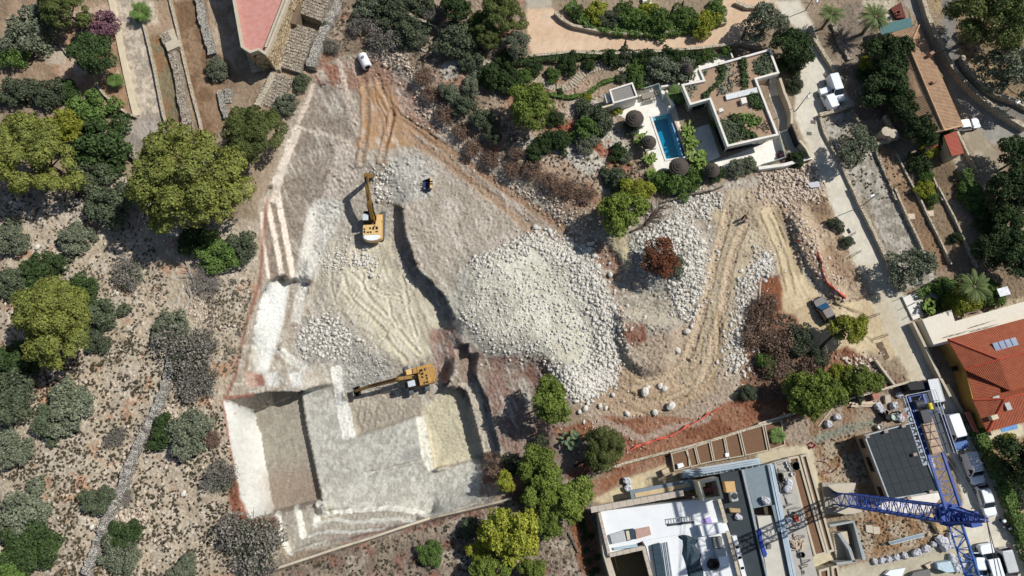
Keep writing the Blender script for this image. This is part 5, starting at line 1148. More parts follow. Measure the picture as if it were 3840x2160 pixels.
b = MB(); [b.prism(ups(K1(f'{720+k*5},{562+k*24} {778+k*5},{549+k*24} {784+k*5},{570+k*24} {725+k*5},{584+k*24}'), -.08), -.4, -.09+.01*k) for k in range(3)]; b.build('pool_steps', mat('pool_step', '#6fa9d0', .4), PT, True)
# pool house
ph = K1('160,205 478,103 552,302 215,395'); T_ = holder('pool_house', ph, 'white pool house with flat grey roof', 'building', 0.0); pp_ = ups(ph, 2.9); b = MB(); ringwall(b, pp_, .25, 2.3, 2.95); b.build('parapet', WHP, T_, True)
b = MB(); b.prism(inset(pp_, .26), 2.3, 2.7); b.build('roof', mat('grey_roof', '#8a8781', .9, '#7c7973', 3, .7), T_, True); b = MB(); b.prism(inset(pp_, .1), -.1, 2.29); b.build('wall', WHP, T_, True)
b = MB(); q = ups(K1('65,432 215,392 225,410 75,455'), 2.9); b.prism(q, 2.4, 2.9); q2 = ups(K1('70,440 88,436 92,470 76,474'), 2.5); b.prism(q2, -.1, 2.4); b.prism(ups(K1('80,445 215,398 218,402 84,450'), 2.4), -.1, 2.4); b.build('side_wall', CRM, T_, True)
for s in ('95,265 150,248 168,310 110,325', '112,328 170,312 190,372 130,385'):
    ac = slab('air_conditioner', K1(s), .2, 2.2, WHP, T_); c = np.mean(ups(K1(s), 2.2), axis=0); MB().lathe([(.32, 0), (.32, .05), (.1, .06)], (c[0], c[1], 2.2), 14).build('fan', mat('fan_dark', '#33383a', .6), ac, True)
# thatched parasols
TH = mat('thatch', '#5e574f', .95, '#3e3832', 6, .9, bump=.8, bs=25)
def parasol(u, v, R, label, h=2.6):
    p = under(u, v, h); t = empty('thatched_parasol', p, 0, label, 'parasol', 'thatched parasols around the villa')
    pr = [(R*1.02, 2.15), (R, 2.3), (R*.82, 2.5), (R*.8, 2.62), (R*.6, 2.78), (R*.58, 2.88), (R*.36, 3.02), (R*.34, 3.1), (R*.16, 3.22), (.06, 3.3), (.02, 3.5)]
    MB().lathe(pr, (0, 0, 0), 40, .03).build('canopy', TH, t); MB().lathe([(.5, 0), (.5, .12), (.06, .13), (.05, 2.9)], (0, 0, 0), 10).build('pole', CONC, t); b = MB()
    for k in range(10): a = k*math.pi/5; b.tube([(math.cos(a)*.1, math.sin(a)*.1, 2.9), (math.cos(a)*R*.95, math.sin(a)*R*.95, 2.2)], .025, 4)
    b.build('ribs', FOL['bark'], t)
parasol(*K1('510,580')[0], 1.42, 'dark thatched parasol nearest the pool house'); parasol(*K1('705,905')[0], 1.15, 'dark thatched parasol in the middle of the pool deck'); parasol(*K1('1115,1240')[0], 1.5, 'largest dark thatched parasol, at the south end of the pool'); parasol(*K1('1570,1280')[0], 1.15, 'dark thatched parasol below the villa terrace'); parasol(*Vq('-5,270')[0], .95, 'dark thatched parasol above the villa path')
WD = mat('grey_teak', '#9c9488', .85, '#7f776c', 9, .8)
def bench(u, v, rz, L, label, nm='garden_chair', cat='chair', grp='seats round the dining table'):
    t = empty(nm, G(u, v), rz, label, cat, grp); b = MB(); [b.box((x, 0, .42), (.09, .45, .03)) for x in np.linspace(-L/2+.06, L/2-.06, max(3, int(L/.13)))]; b.build('seat', WD, t)
    b = MB(); [b.box((x, .24, .66), (.04, .03, .45)) for x in np.linspace(-L/2+.05, L/2-.05, max(4, int(L/.12)))]; b.box((0, .24, .9), (L, .04, .06)); b.build('backrest', WD, t)
    for x in (-L/2+.04, L/2-.04):
        for y in (-.2, .22): MB().box((x, y, .21), (.05, .05, .42)).build('leg', WD, t)
        MB().box((x, 0, .62), (.05, .5, .04)).build('armrest', WD, t)
    return t
t = empty('dining_table', G(*K1('680,310')[0]), .22, 'weathered outdoor dining table on the pool terrace', 'table'); b = MB(); [b.box((0, y, .74), (2.1, .13, .04)) for y in np.linspace(-.42, .42, 7)]; b.build('tabletop', WD, t)
for x in (-.9, .9):
    for y in (-.4, .4): MB().box((x, y, .36), (.08, .08, .72)).build('leg', WD, t)
bench(*K1('660,232')[0], .22, 1.9, 'weathered bench on the north side of the dining table', 'garden_bench', 'bench'); bench(*K1('700,372')[0], .22+math.pi, 1.9, 'weathered bench on the south side of the dining table', 'garden_bench', 'bench')
for s, r, l in (('575,270', 1.8, 'chair at the upper west end of the dining table'), ('585,340', 1.8, 'chair at the lower west end of the dining table'), ('750,285', -1.35, 'inner chair at the east end of the dining table'), ('795,270', -1.35, 'outer chair at the east end of the dining table')): bench(*K1(s)[0], r, .6, 'weathered '+l)
for s, l in (('560,700', 'beside the northern parasol'), ('720,1000', 'beside the middle parasol')):
    t = empty('sun_lounger', G(*K1(s)[0]), .25, 'cream sun lounger '+l, 'sun lounger', 'loungers on the pool deck'); MB().box((0, 0, .3), (1.9, .65, .1)).build('mattress', WHP, t, bevel=.03); MB().box((0, 0, .2), (1.95, .6, .06)).build('frame', WD, t)
for s, l in (('1205,50', 'on the path above the villa'),): bench(*K1(s)[0], .3, 1.4, 'weathered bench '+l, 'garden_bench', 'bench', 'benches by the villa')
for s, l in (('268,1240', 'left'), ('440,1220', 'right')):
    o = MB().lathe([(.1, 0), (.26, .1), (.3, .25), (.22, .42), (.05, .5)], (0, 0, 0), 12, .05).build('barrel_cactus', mat('straw', '#8a7440', .9, '#6b5c38', 12, .8), None, smooth=True); o.location = G(*K1(s)[0]); tag(o, f'round straw coloured cushion cactus on the rock slope, {l} one', 'cactus', 'round cushion cacti')
# ---------------------------------------------------------------- terrace building with red paved roof, top left
r1 = A(1, 0, '-235,-300 -160,-60 -88,345 -22,388 38,368 92,402 130,318 235,60 345,-250'); T_ = holder('terrace_building', r1, 'stone building with red brick paved roof terrace at the top', 'building', 0.0); rp = ups(r1, 5.6)
cellmat('stone_facade', '#c8b596', '#a59273', '#776850', 1.6, .3); RB = mat('red_pavers', '#b4766a', .9, '#c4968b', 1.4, .9, bump=.3)
b = MB(); b.prism(inset(rp, .12), -.5, 5.0); b.build('wall', MATS['stone_facade'], T_, True); b = MB(); b.prism(inset(rp, .45), 4.95, 5.15); b.build('roof', RB, T_, True); b = MB(); ringwall(b, rp, .42, 5.0, 5.75); b.build('parapet', CONL, T_, True)
ea, eb = Vector(rp[5]), Vector(rp[8]); dd = (eb-ea).normalized(); oo = Vector((dd.y, -dd.x))
for k, (f, w) in enumerate(((.18, .5), (.42, .5), (.62, .9), (.8, .5))):
    a = ea.lerp(eb, f); o1 = a+oo*0; MB().box((o1.x-oo.x*.08, o1.y-oo.y*.08, 3.2), (w*1.8, .12, 1.5), math.atan2(dd.y, dd.x)).build('niche', mat('dark_opening', '#2b241d', .9), T_, True)
b = MB()
for f in np.linspace(.08, .95, 46): a = ea.lerp(eb, f)-oo*.2; b.box((a.x, a.y, 6.0), (.1, .1, .5), math.atan2(dd.y, dd.x))
a1 = ea.lerp(eb, .06)-oo*.2; a2 = ea.lerp(eb, .97)-oo*.2; b.bar((a1.x, a1.y, 6.3), (a2.x, a2.y, 6.3), .3, .12); b.build('balustrade', CONL, T_, True)
stairs(up(0, 0, 0)[:2] and A(1, 0, '15,400')[0], A(1, 0, '35,520')[0], 2.0, 6, 1.6, .2, CONL, 'short concrete steps at the foot of the red terrace')
b = MB(); b.prism(ups(A(1, 0, '270,170 310,30 345,40 305,175'), 2.6), -.2, 2.6); tag(b.build('lean_to', mat('old_boards', '#7a6a56', .9, '#5d5040', 7, .8), None, True), 'small plank covered lean-to against the stone building', 'shed')
wl(A(1, 0, '330,180 280,290 230,400 175,500'), .7, .9, RW_, 'stepped stone kerb between stone building and stairs')
# ---------------------------------------------------------------- tiled roofs
def tile_mat(n, c, c2, groove, sc=5.2): return mat(n, c, .85, c2, 1.2, 1.0, bump=.3, bs=8, wave=(sc, .12, groove))
OLD = tile_mat('old_tiles', '#d2b08c', '#94745a', '#5a4334', 1.35); NEW = tile_mat('new_tiles', '#c67452', '#9c5138', '#753c29', 1.5)
def roof_faces(name, faces, m, parent, th=.12):
    """faces: list of world 3-D polygons; first edge of each is its eave, used for the tile direction"""
    b = MB(); uvs = []
    for f in faces:
        P = [Vector(p) for p in f]; nn = (P[1]-P[0]).cross(P[2]-P[0])
        if nn.z < 0: P = [P[1], P[0]]+P[:1:-1]
        e = (P[1]-P[0]).normalized(); nrm = (P[1]-P[0]).cross(P[-1]-P[0]).normalized(); s = nrm.cross(e); b.add(P, [tuple(range(len(P)))]); uvs.append([((p-P[0]).dot(e), (p-P[0]).dot(s)) for p in P])
        lo = [p-Vector((0, 0, th)) for p in P]; k = len(P); b.add(P+lo, [(i, i+k, (i+1) % k+k, (i+1) % k) for i in range(k)]+[tuple(range(2*k-1, k-1, -1))]); uvs += [[(0, 0)]*4]*k+[[(0, 0)]*k]
    me = b.mesh(name, tuple(parent.location)); ul = me.uv_layers.new(name='UVMap'); i = 0
    for pu in uvs:
        for q in pu: ul.data[i].uv = q; i += 1
    return link(name, me, m, parent)
def W3(s, z, f=None): u, v = (f or (lambda q: A(3, 0, q)))(s)[0]; return up(u, v, z)
# old farmhouse
e = [W3('925,252', 3.6), W3('1172,183', 3.6), W3('1492,908', 3.6), W3('1195,985', 3.6)]; R_1 = W3('1100,345', 4.9); R_2 = W3('1352,944', 4.9)
T_ = empty('farmhouse', (float(e[0][0]+e[2][0])/2, float(e[0][1]+e[2][1])/2, 0), 0, 'long old farmhouse with weathered barrel tile roof', 'house')
roof_faces('roof', [(e[0], e[1], R_1), (e[1], e[2], R_2, R_1), (e[2], e[3], R_2), (e[3], e[0], R_1, R_2)], OLD, T_)
b = MB(); [b.tube([Vector(p)+Vector((0, 0, .04)), Vector(q)+Vector((0, 0, .04))], .13, 6) for p, q in ((e[0], R_1), (e[1], R_1), (R_1, R_2), (R_2, e[2]), (R_2, e[3]))]; b.build('ridge_tiles', mat('ridge_clay', '#c9a884', .9, '#a98763', 3, .8), T_, True)
b = MB(); b.prism(inset([p[:2] for p in e], .3), -.2, 3.45); b.build('wall', mat('farm_wall', '#b39a77', .95, '#9a8263', 1, .8), T_, True)
for s in ('1250,400', '1265,605'): 
    p = W3(s, 4.4); MB().box((p[0], p[1], 4.6), (.7, .45, 1.0), .5).build('chimney', mat('chimney_clay', '#a0806a', .9), T_, True)
# small red roof
e = [W3('1350,978', 2.3), W3('1442,950', 2.3), W3('1498,1110', 2.7), W3('1410,1132', 2.7)]; T_ = empty('red_shed', e[0][:2]+(0,), 0, 'small shed with flat pinkish red tiled roof', 'shed')
roof_faces('roof', [(e[0], e[3], e[2], e[1])], tile_mat('pink_tiles', '#c4705c', '#b5614e', '#8a4437', 1.5), T_); b = MB(); b.prism(inset([p[:2] for p in e], .15), -.1, 2.15); b.build('wall', CRM, T_, True)
e = [W3('1240,1045', 2.), W3('1300,1020', 2.), W3('1310,1055', 2.2), W3('1245,1080', 2.2)]; T_ = empty('wood_store', e[0][:2]+(0,), 0, 'tiny red tiled roof under the round tree', 'shed'); roof_faces('roof', [(e[0], e[3], e[2], e[1])], MATS['pink_tiles'], T_); b = MB(); b.prism(inset([p[:2] for p in e], .1), -.1, 1.9); b.build('wall', CRM, T_, True)
# yellow house
def Dz(s, z): u, v = D(s)[0]; return up(u, v, z)
T_ = empty('yellow_house', Dz('2560,950', 0), 0, 'yellow rendered house with bright orange tile roofs', 'house')
ze, zr = 3.7, 4.9; a, b2, c, d2 = Dz('2384,853', ze), Dz('2760,752', ze), Dz('2428,930', ze), Dz('2513,904', zr); bR = Dz('2790,830', zr); cR = Dz('2800,960', ze); m1 = Dz('2541,983', ze+.15)
roof_faces('roof', [(a, b2, bR, d2), (c, a, d2), (m1, c, d2), (m1, d2, bR, Dz('2760,930', ze))], NEW, T_)
e1, e2, e3, e4 = Dz('2430,932', 2.9), Dz('2541,985', 2.9), Dz('2560,1010', 2.9), Dz('2452,1008', 2.9); roof_faces('roof', [(e4, e1, Dz('2500,905', 3.5), Dz('2520,1000', 3.5))], NEW, T_)
f1, f2, f3, f4, f5 = Dz('2447,1006', ze), Dz('2484,1087', ze), Dz('2760,1012', ze), Dz('2527,1003', zr-.2), Dz('2780,930', zr-.2); g1 = Dz('2541,983', ze)
roof_faces('roof', [(f2, f1, f4), (f3, f2, f4, f5), (f1, g1, f4)], NEW, T_); roof_faces('roof', [(g1, Dz('2770,918', ze), f5, f4)], NEW, T_)
b = MB(); [b.tube([Vector(p)+Vector((0, 0, .05)), Vector(q)+Vector((0, 0, .05))], .14, 6) for p, q in ((a, d2), (c, d2), (d2, bR), (f2, f4), (f1, f4), (f4, f5))]; b.build('ridge_tiles', mat('ridge_red', '#b04e36', .8), T_, True)
YW = mat('yellow_render', '#c0924a', .9, '#ab8040', .8, .8); b = MB(); bp_ = [Dz(s, ze)[:2] for s in ('2384,853', '2760,752', '2830,1000', '2484,1087', '2447,1006', '2428,930')]; b.prism(inset(bp_, .55), -.2, 2.85); b.build('wall', YW, T_, True)
for s, z, sz, ang in (('2475,877', 4.05, (.75, .95), .28), ('2462,902', 3.9, (.85, .75), .28), ('2506,1003', 4.2, (.9, .7), .28), ('2535,1022', 4.5, (.7, 1.0), .28)):
    p = Dz(s, z); w = MB().box((p[0], p[1], z+.08), (sz[0], sz[1], .16), ang, ry=.0).build('skylight', mat('grey_metal', '#9fa5a8', .4), T_, True); MB().box((p[0], p[1], z+.18), (sz[0]*.75, sz[1]*.75, .03), ang).build('pane', GLB, w, True)
for k in range(4): p = Dz(f'{2508+k*15},{877-k*4}', 4.45); MB().box((p[0], p[1], 4.52), (.75, 1.7, .12), .28).build('solar_panel', mat('solar_blue', '#3c5f86', .15, '#345478', 2, .5, spec=.8), T_, True)
p = Dz('2496,1050', 4.1); MB().box((p[0], p[1], 4.3), (.9, .6, .8), .28).build('chimney', CRM, T_, True)
for k, z in enumerate((3.8,)): pane(T_, Dz('2405,920', 2)[:2], Dz('2409,932', 2)[:2], 1.2, 2.2, off=.3)
b = MB(); b.prism(ups(A(3, 2, '1760,375 1880,350 1890,380 1775,410'), 2.6), 2.5, 2.6); tag(b.build('awning', mat('blue_cloth', '#6f9fd0', .8), None, True), 'blue awning beside the yellow house roof', 'awning')
b = MB(); b.prism(ups(A(3, 2, '1505,262 1540,255 1605,410 1575,400'), 2.2), 1.9, 2.2); tag(b.build('tiled_coping', MATS['pink_tiles'], None, True), 'short pink tiled wall top between hedge and yellow house', 'wall')
# raised white terrace
tp = A(3, 1, '1195,962 1405,892 1432,975 1960,825 2100,790 2160,960 2000,960 1375,1112 1395,1135 1282,1155'); T_ = holder('raised_terrace', tp, 'large raised white terrace north of the yellow house', 'terrace', 0.0)
slab('floor', tp, -.2, 1.7, mat('white_paving', '#ddd6c6', .9, '#cdc6b6', 2.5, .9), T_)
b = MB()
for s, s2 in (('1402,1075', '1545,1040'), ('1590,1005', '1725,965'), ('1600,1030', '1745,995')):
    p, q = W3(s, 2.65, lambda x: A(3, 1, x)), W3(s2, 2.65, lambda x: A(3, 1, x)); b.bar(p, q, .06); [b.bar(tuple(Vector(p).lerp(Vector(q), t)), tuple(Vector(p).lerp(Vector(q), t)-Vector((0, 0, .95))), .04) for t in (0, .33, .66, 1)]
b.build('railing', mat('grey_rail', '#6d7170', .5), T_, True)
b = MB()
for k in range(12): p = W3(f'{1500+k*9},{930-k*2}', 1.8, lambda x: A(3, 1, x)); b.box((p[0], p[1], 1.82), (.25, .4, .25), .3*k)
tag(b.build('garden_ornament', mat('faded_pink', '#b59a8b', .9, '#6b5a50', 5, .9), None, True), 'jumble of faded toys and frames on the terrace edge', 'clutter')
b = MB(); p = W3('1785,760', 2.4, lambda x: A(3, 1, x)); t = empty('garden_gazebo', (p[0], p[1], 0), .25, 'small white canopy in the shaded yard', 'canopy'); MB().box((0, 0, 2.4), (1.6, 1.2, .08)).build('canopy', mat('white_cloth', '#e6e8ea', .8), t)
for x in (-.7, .7):
    for y in (-.5, .5): MB().box((x, y, 1.2), (.05, .05, 2.4)).build('leg', MATS['grey_rail'], t)
t = empty('entrance_stairs', W3('1120,860', 0, lambda x: A(3, 1, x)), 0, 'white tiled entrance steps beside the lane', 'stairs'); slab('landing', A(3, 1, '1050,795 1170,762 1210,800 1190,860 1205,940 1130,965 1090,880'), -.1, .35, WHP, t); 
b = MB(); [b.bar(W3(f'{1055+k*34},{800+k*72-k*4}', 1.2, lambda x: A(3, 1, x)), W3(f'{1190+k*8},{745+k*70}', 1.2, lambda x: A(3, 1, x)), .07) for k in range(3)]; b.build('railing', MATS['black_metal'], t, True)
# pond canopy, tanks, terracotta bench area, timber shed bits at the top right
b = MB(); b.prism(ups(A(3, 0, '880,180 1110,125 1128,190 1040,215 900,250'), 2.2), 2.1, 2.16); T_ = empty('mesh_canopy', W3('1000,180', 0), 0, 'green netting canopy beside the farmhouse roof', 'canopy'); b.build('netting', mat('green_net', '#4c7476', .7, '#3d6160', 3, .9), T_, True)
for s in ('885,185', '1108,130', '1122,190'): p = W3(s, 2.1); MB().box((p[0], p[1], 1.05), (.07, .07, 2.1)).build('post', MATS['grey_rail'], T_, True)
b = MB(); b.prism(ups(A(3, 0, '965,60 1040,15 1075,125 1010,130'), .5), -.1, .5); tag(b.build('seat_platform', mat('terracotta', '#6b3a30', .85, '#58302a', 2, .8), None, True), 'terracotta platform at the head of the netting canopy', 'platform')
b = MB(); ringwall(b, ups(A(3, 0, '1000,80 1035,70 1045,95 1010,105'), 1.1), .08, .5, 1.1); tag(b.build('planter', mat('terracotta_pale', '#9c6a5a', .9), None, True), 'square terracotta planter on the dark red platform', 'planter')
for s, l, r in (('938,952', 'left', .75), ('985,968', 'right', .72)):
    p = under(*A(3, 0, s)[0], 2.2); t = empty('stone_tank', p, 0, f'round stone water tank in the plot by the farmhouse, {l} one', 'tank', 'pair of round stone tanks'); MB().lathe([(r, 0), (r*.97, 2.1), (r*1.05, 2.2)], (0, 0, 0), 22).build('drum', RW_, t); MB().lathe([(r*1.04, 2.21), (r*.5, 2.27), (.05, 2.3)], (0, 0, 0), 22).build('lid', CONL, t)
# ---------------------------------------------------------------- street lamps
LM = mat('lamp_metal', '#5c6063', .5)
def lamp(bu, bv, hu, hv, label, h=6.0):
    p = G(bu, bv); t = empty('street_lamp', p, 0, label, 'street lamp', 'street lamps'); q = up(hu, hv, p[2]+h); e = Vector(q)-Vector(p); MB().tube([(0, 0, 0), (0, 0, h*.6), (0, 0, h-.3), (e.x*.3, e.y*.3, h)], [.08, .06, .05, .05], 8).build('pole', LM, t)
    MB().tube([(e.x*.3, e.y*.3, h), (e.x*.95, e.y*.95, h+.05)], .045, 6).build('arm', LM, t); MB().box((e.x, e.y, h+.05), (.75, .32, .14), math.atan2(e.y, e.x), .8, .7).build('lamp_head', mat('lamp_white', '#e2e4e4', .4), t)
lamp(2985, 415, 3032, 362, 'street lamp at the bend beside the villa'); lamp(3597, 165, 3647, 115, 'street lamp above the road fork'); lamp(3765, 424, 3818, 384, 'street lamp on the wall at the right edge'); lamp(3228, 775, 3271, 734, 'street lamp by the wall of the dry terraces'); lamp(3020, 40, 3064, 4, 'street lamp at the top of the lane')
for s, l in (('410,320', 'uppermost'), ('405,885', 'middle'), ('375,968', 'dark grating')):
    b = MB(); p = up(*A(3, 0, s)[0], 0); b.box((p[0], p[1], .03), (.75, .55, .03), -.1); tag(b.build('manhole_cover', mat('iron', '#5b5852', .6), None, True), f'metal drain cover set in the lane, {l}', 'drain cover')
# ================================================================ vehicles
CARW = mat('car_white', '#e4e8ea', .25, '#dde2e5', 1, .3, spec=.5); CARD = mat('car_navy', '#22314a', .25, '#1c2a40', 1, .3, spec=.5); CARS = mat('car_silver', '#b9bcbc', .3, '#afb2b2', 1, .3, spec=.5); CARB = mat('car_black', '#15181c', .15, '#101316', 1, .3, spec=.6); BLU = mat('sign_blue', '#2b56a5', .4)
CGL = mat('car_glass', '#131c24', .06, '#0f171e', 1, .3, spec=.9); TYR = mat('tyre', '#1a1a1a', .9); RIM = mat('rim', '#9a9c9e', .4); LGT = mat('headlight', '#cfd6da', .15); TLG = mat('tail_light', '#8c1f1c', .3); TRIM = mat('black_plastic', '#1c1d1f', .7)
def rrect(x0, x1, w, z, r=.25, tap=1.0):
    P = []
    for cx, cy, a0 in ((x1-r, w/2-r, 0), (x0+r, w/2-r, 90), (x0+r, -w/2+r, 180), (x1-r, -w/2+r, 270)):
        for k in range(4): a = math.radians(a0+k*30); P.append((cx+r*math.cos(a), cy+r*math.sin(a), z))
    return P
def car(front, rear, L, Wd, H, label, paint=CARW, kind='hatch', lower=None, rack=False, cat='car', zb=None, grp='vehicles parked along the lane', wb=None, parts=True):
    u, v = (front[0]+rear[0])/2, (front[1]+rear[1])/2; p = under(u, v, H*.8); a = Vector(up(*front, p[2]+H*.8)); c = Vector(up(*rear, p[2]+H*.8)); rz = math.atan2(a.y-c.y, a.x-c.x)
    t = empty({'car': 'parked_car', 'van': 'parked_van'}[cat], p, rz, label, cat, grp); h = L/2
    van = kind == 'van'; zb_ = .62*H if not van else .55*H; r = .38
    wa = h-.85 if not van else h-.8; wc = -h+.8
    low = lower or paint; b = MB(); b.loft([rrect(-h+.08, h-.1, Wd*.94, .22, r), rrect(-h, h, Wd, .45, r), rrect(-h, h-.02, Wd, zb_*.82, r), rrect(-h+.04, h-.15, Wd*.95, zb_, r)]); b.build('body', low, t, smooth=False, bevel=.04)
    if kind == 'van': c0, c1, t0, t1 = -h+.05, h-1.05, -h+.14, h-1.75
    elif kind == 'suv': c0, c1, t0, t1 = -h+.1, h-1.2, -h+.28, h-1.85
    else: c0, c1, t0, t1 = -h+.12, h-1.15, -h+.62, h-1.9
    cb = MB(); cb.loft([rrect(c0, c1, Wd*.93, zb_-.02, .22), rrect(t0, t1, Wd*.8, H-.06, .2), rrect(t0+.08, t1-.08, Wd*.74, H, .18)]); cab = cb.build('cabin', paint, t, bevel=.03)
    def lerp(k, x0, x1): return x0+(x1-x0)*k
    zz0, zz1 = zb_+.04, H-.1
    def gl(nm, pts, m=CGL): g = MB(); g.add(pts, [(0, 1, 2, 3), (3, 2, 1, 0)]); n_ = (Vector(pts[1])-Vector(pts[0])).cross(Vector(pts[2])-Vector(pts[0])).normalized(); q = [tuple(Vector(x)-n_*.03) for x in pts]; g = MB(); g.add(list(pts)+q, [(0, 1, 2, 3), (7, 6, 5, 4), (0, 4, 5, 1), (1, 5, 6, 2), (2, 6, 7, 3), (3, 7, 4, 0)]); return g.build(nm, m, t)
    w0, w1 = Wd*.86/2, Wd*.72/2
    gl('windscreen', [(c1-.02, -w0, zz0), (c1-.02, w0, zz0), (t1+.05, w1, zz1+.03), (t1+.05, -w1, zz1+.03)])
    if not van: gl('rear_window', [(c0-.02+.0, w0, zz0), (c0-.02, -w0, zz0), (t0-.03, -w1, zz1), (t0-.03, w1, zz1)])
    for s in (1, -1):
        x0, x1 = (c1-1.15, c1-.25) if van else (c0+.45, c1-.35); y0, y1 = s*(Wd*.93/2+.012), s*(Wd*.81/2+.03)
        pts = [(x0, y0, zz0), (x1, y0, zz0), (min(x1, t1-.12), y1, zz1-.02), (x0+.1, y1, zz1-.02)]; gl('side_window', pts if s < 0 else pts[::-1])
    if not parts: return t
    for sx in (h-.8, -h+.75):
        for sy in (1, -1):
            w = MB(); w.tube([(sx, sy*(Wd/2-.2), .32), (sx, sy*(Wd/2+.02), .32)], .32, 14).build('wheel', TYR, t); w = MB().tube([(sx, sy*(Wd/2+.015), .32), (sx, sy*(Wd/2+.035), .32)], .18, 10).build('rim', RIM, list(t.children)[-1])
    for sy in (1, -1):
        MB().box((h-.14, sy*(Wd/2-.32), zb_*.74), (.3, .38, .16)).build('headlight', LGT, t); MB().box((-h+.04, sy*(Wd/2-.2), zb_*.9), (.12, .2, .3)).build('tail_light', TLG, t); MB().box((c1-.35, sy*(Wd/2+.1), zb_+.1), (.14, .22, .16)).build('mirror', TRIM, t)
    MB().box((h-.01, 0, .4), (.12, Wd*.8, .18)).build('bumper', TRIM, t)
    if rack:
        k = MB(); [k.box((x, 0, H+.08), (.05, Wd*.8, .05)) for x in np.linspace(t0+.15, t1-.2, 6 if rack == 1 else 11)]; [k.box(((t0+t1)/2, s*Wd*.38, H+.08), (t1-t0, .05, .05)) for s in (1, -1)]; k.build('roof_rack', mat('white_bar', '#e8e8e4', .5) if rack == 2 else RIM, t)
        if rack == 2:
            k = MB(); k.box(((t0+t1)/2, 0, H+.04), (t1-t0+.1, Wd*.74, .03)); k.build('rack_floor', mat('rack_mesh', '#aeb3b5', .6, '#d6d8d8', 9, 1), t)
    return t
A3 = lambda s: A(3, 0, s)[0]; B3 = lambda s: A(3, 2, s)[0]; Z7 = lambda s: Q(3560, 1940, 6.586, s)[0]
car(A3('612,712'), A3('550,540'), 4.7, 1.8, 1.85, 'white panel van parked against the garden wall beside the lane', kind='van', cat='van', grp='two white vehicles in the lane bay')
car(A3('492,632'), A3('560,770'), 4.1, 1.72, 1.75, 'small white van parked nose up the lane, left of the panel van', kind='van', cat='van', grp='two white vehicles in the lane bay')
car(A3('1582,886'), A3('1485,900'), 3.9, 1.65, 1.5, 'small white car sticking out from the old farmhouse corner')
car(B3('1328,262'), B3('1262,35'), 5.0, 1.95, 2.25, 'dark navy van with a full white roof rack beside the crane', paint=CARD, kind='van', cat='van', rack=2)
car(B3('1500,510'), B3('1418,290'), 5.0, 1.95, 2.0, 'white van with blue lower sides beside the hedge', kind='van', cat='van', lower=mat('car_two_tone', '#3d67a8', .3))
car(B3('1620,758'), B3('1552,575'), 4.4, 1.8, 1.85, 'white van with roof bars, next below the blue sided van', kind='van', cat='van', rack=1)
car(B3('1700,985'), B3('1648,822'), 4.2, 1.7, 1.45, 'white hatchback with dark side windows near the crane top')
car(Z7('840,1560'), Z7('745,985'), 4.0, 1.65, 1.48, 'small white car half under the crane jib at the bottom')
car(Z7('980,775'), Z7('1250,1640'), 5.6, 1.95, 1.9, 'large white people carrier parked nose up at the bottom edge', kind='suv')
car(Z7('1640,1660'), Z7('1385,810'), 4.9, 1.85, 1.9, 'silver off-road car, rightmost at the bottom edge', paint=CARS, kind='suv')
Z3 = lambda s: Q(3000, 1060, 6.04, s)[0]
t = car(Z3('450,400'), Z3('700,800'), 4.0, 1.8, 1.5, 'dark car with sky reflection painted into its windscreen on the sandy track', paint=mat('brown_reflection_paint', '#3a2a28', .35, '#241c1e', 3, .9, spec=.5), grp=None, kind='hatch')  # mottled brown of the body is a reflection put into the paint colour
for ch in t.children:
    if ch.name.startswith('windscreen'): ch.material_slots[0].link = 'OBJECT'; ch.material_slots[0].material = mat('sky_reflection_glass', '#27587c', .12, '#1f4b6c', 1, .3, spec=.9)  # blue glass colour stands in for the reflected sky
# motorcycle
t = empty('motorcycle', G(*Z7('1340,190')), math.atan2(-150, 110)+0, 'black and white motorcycle parked in the hedge shade', 'motorcycle')
for x in (-.7, .7): w = MB().tube([(x, -.06, .32), (x, .06, .32)], .32, 14).build('wheel', TYR, t)
MB().loft([rrect(-.75, .55, .25, .45, .1), rrect(-.8, .6, .36, .75, .12), rrect(-.7, .4, .3, .9, .1)]).build('body', TRIM, t); MB().box((-.2, 0, .93), (.75, .3, .1)).build('seat', TYR, t, bevel=.03); MB().box((.45, 0, .95), (.35, .42, .3), 0, .6, .6).build('fairing', CARW, t, bevel=.03); MB().tube([(.5, -.35, 1.05), (.42, 0, 1.08), (.5, .35, 1.05)], .025, 6).build('handlebar', TRIM, t); MB().box((-.75, 0, .95), (.35, .4, .3)).build('top_box', CARW, t, bevel=.03)
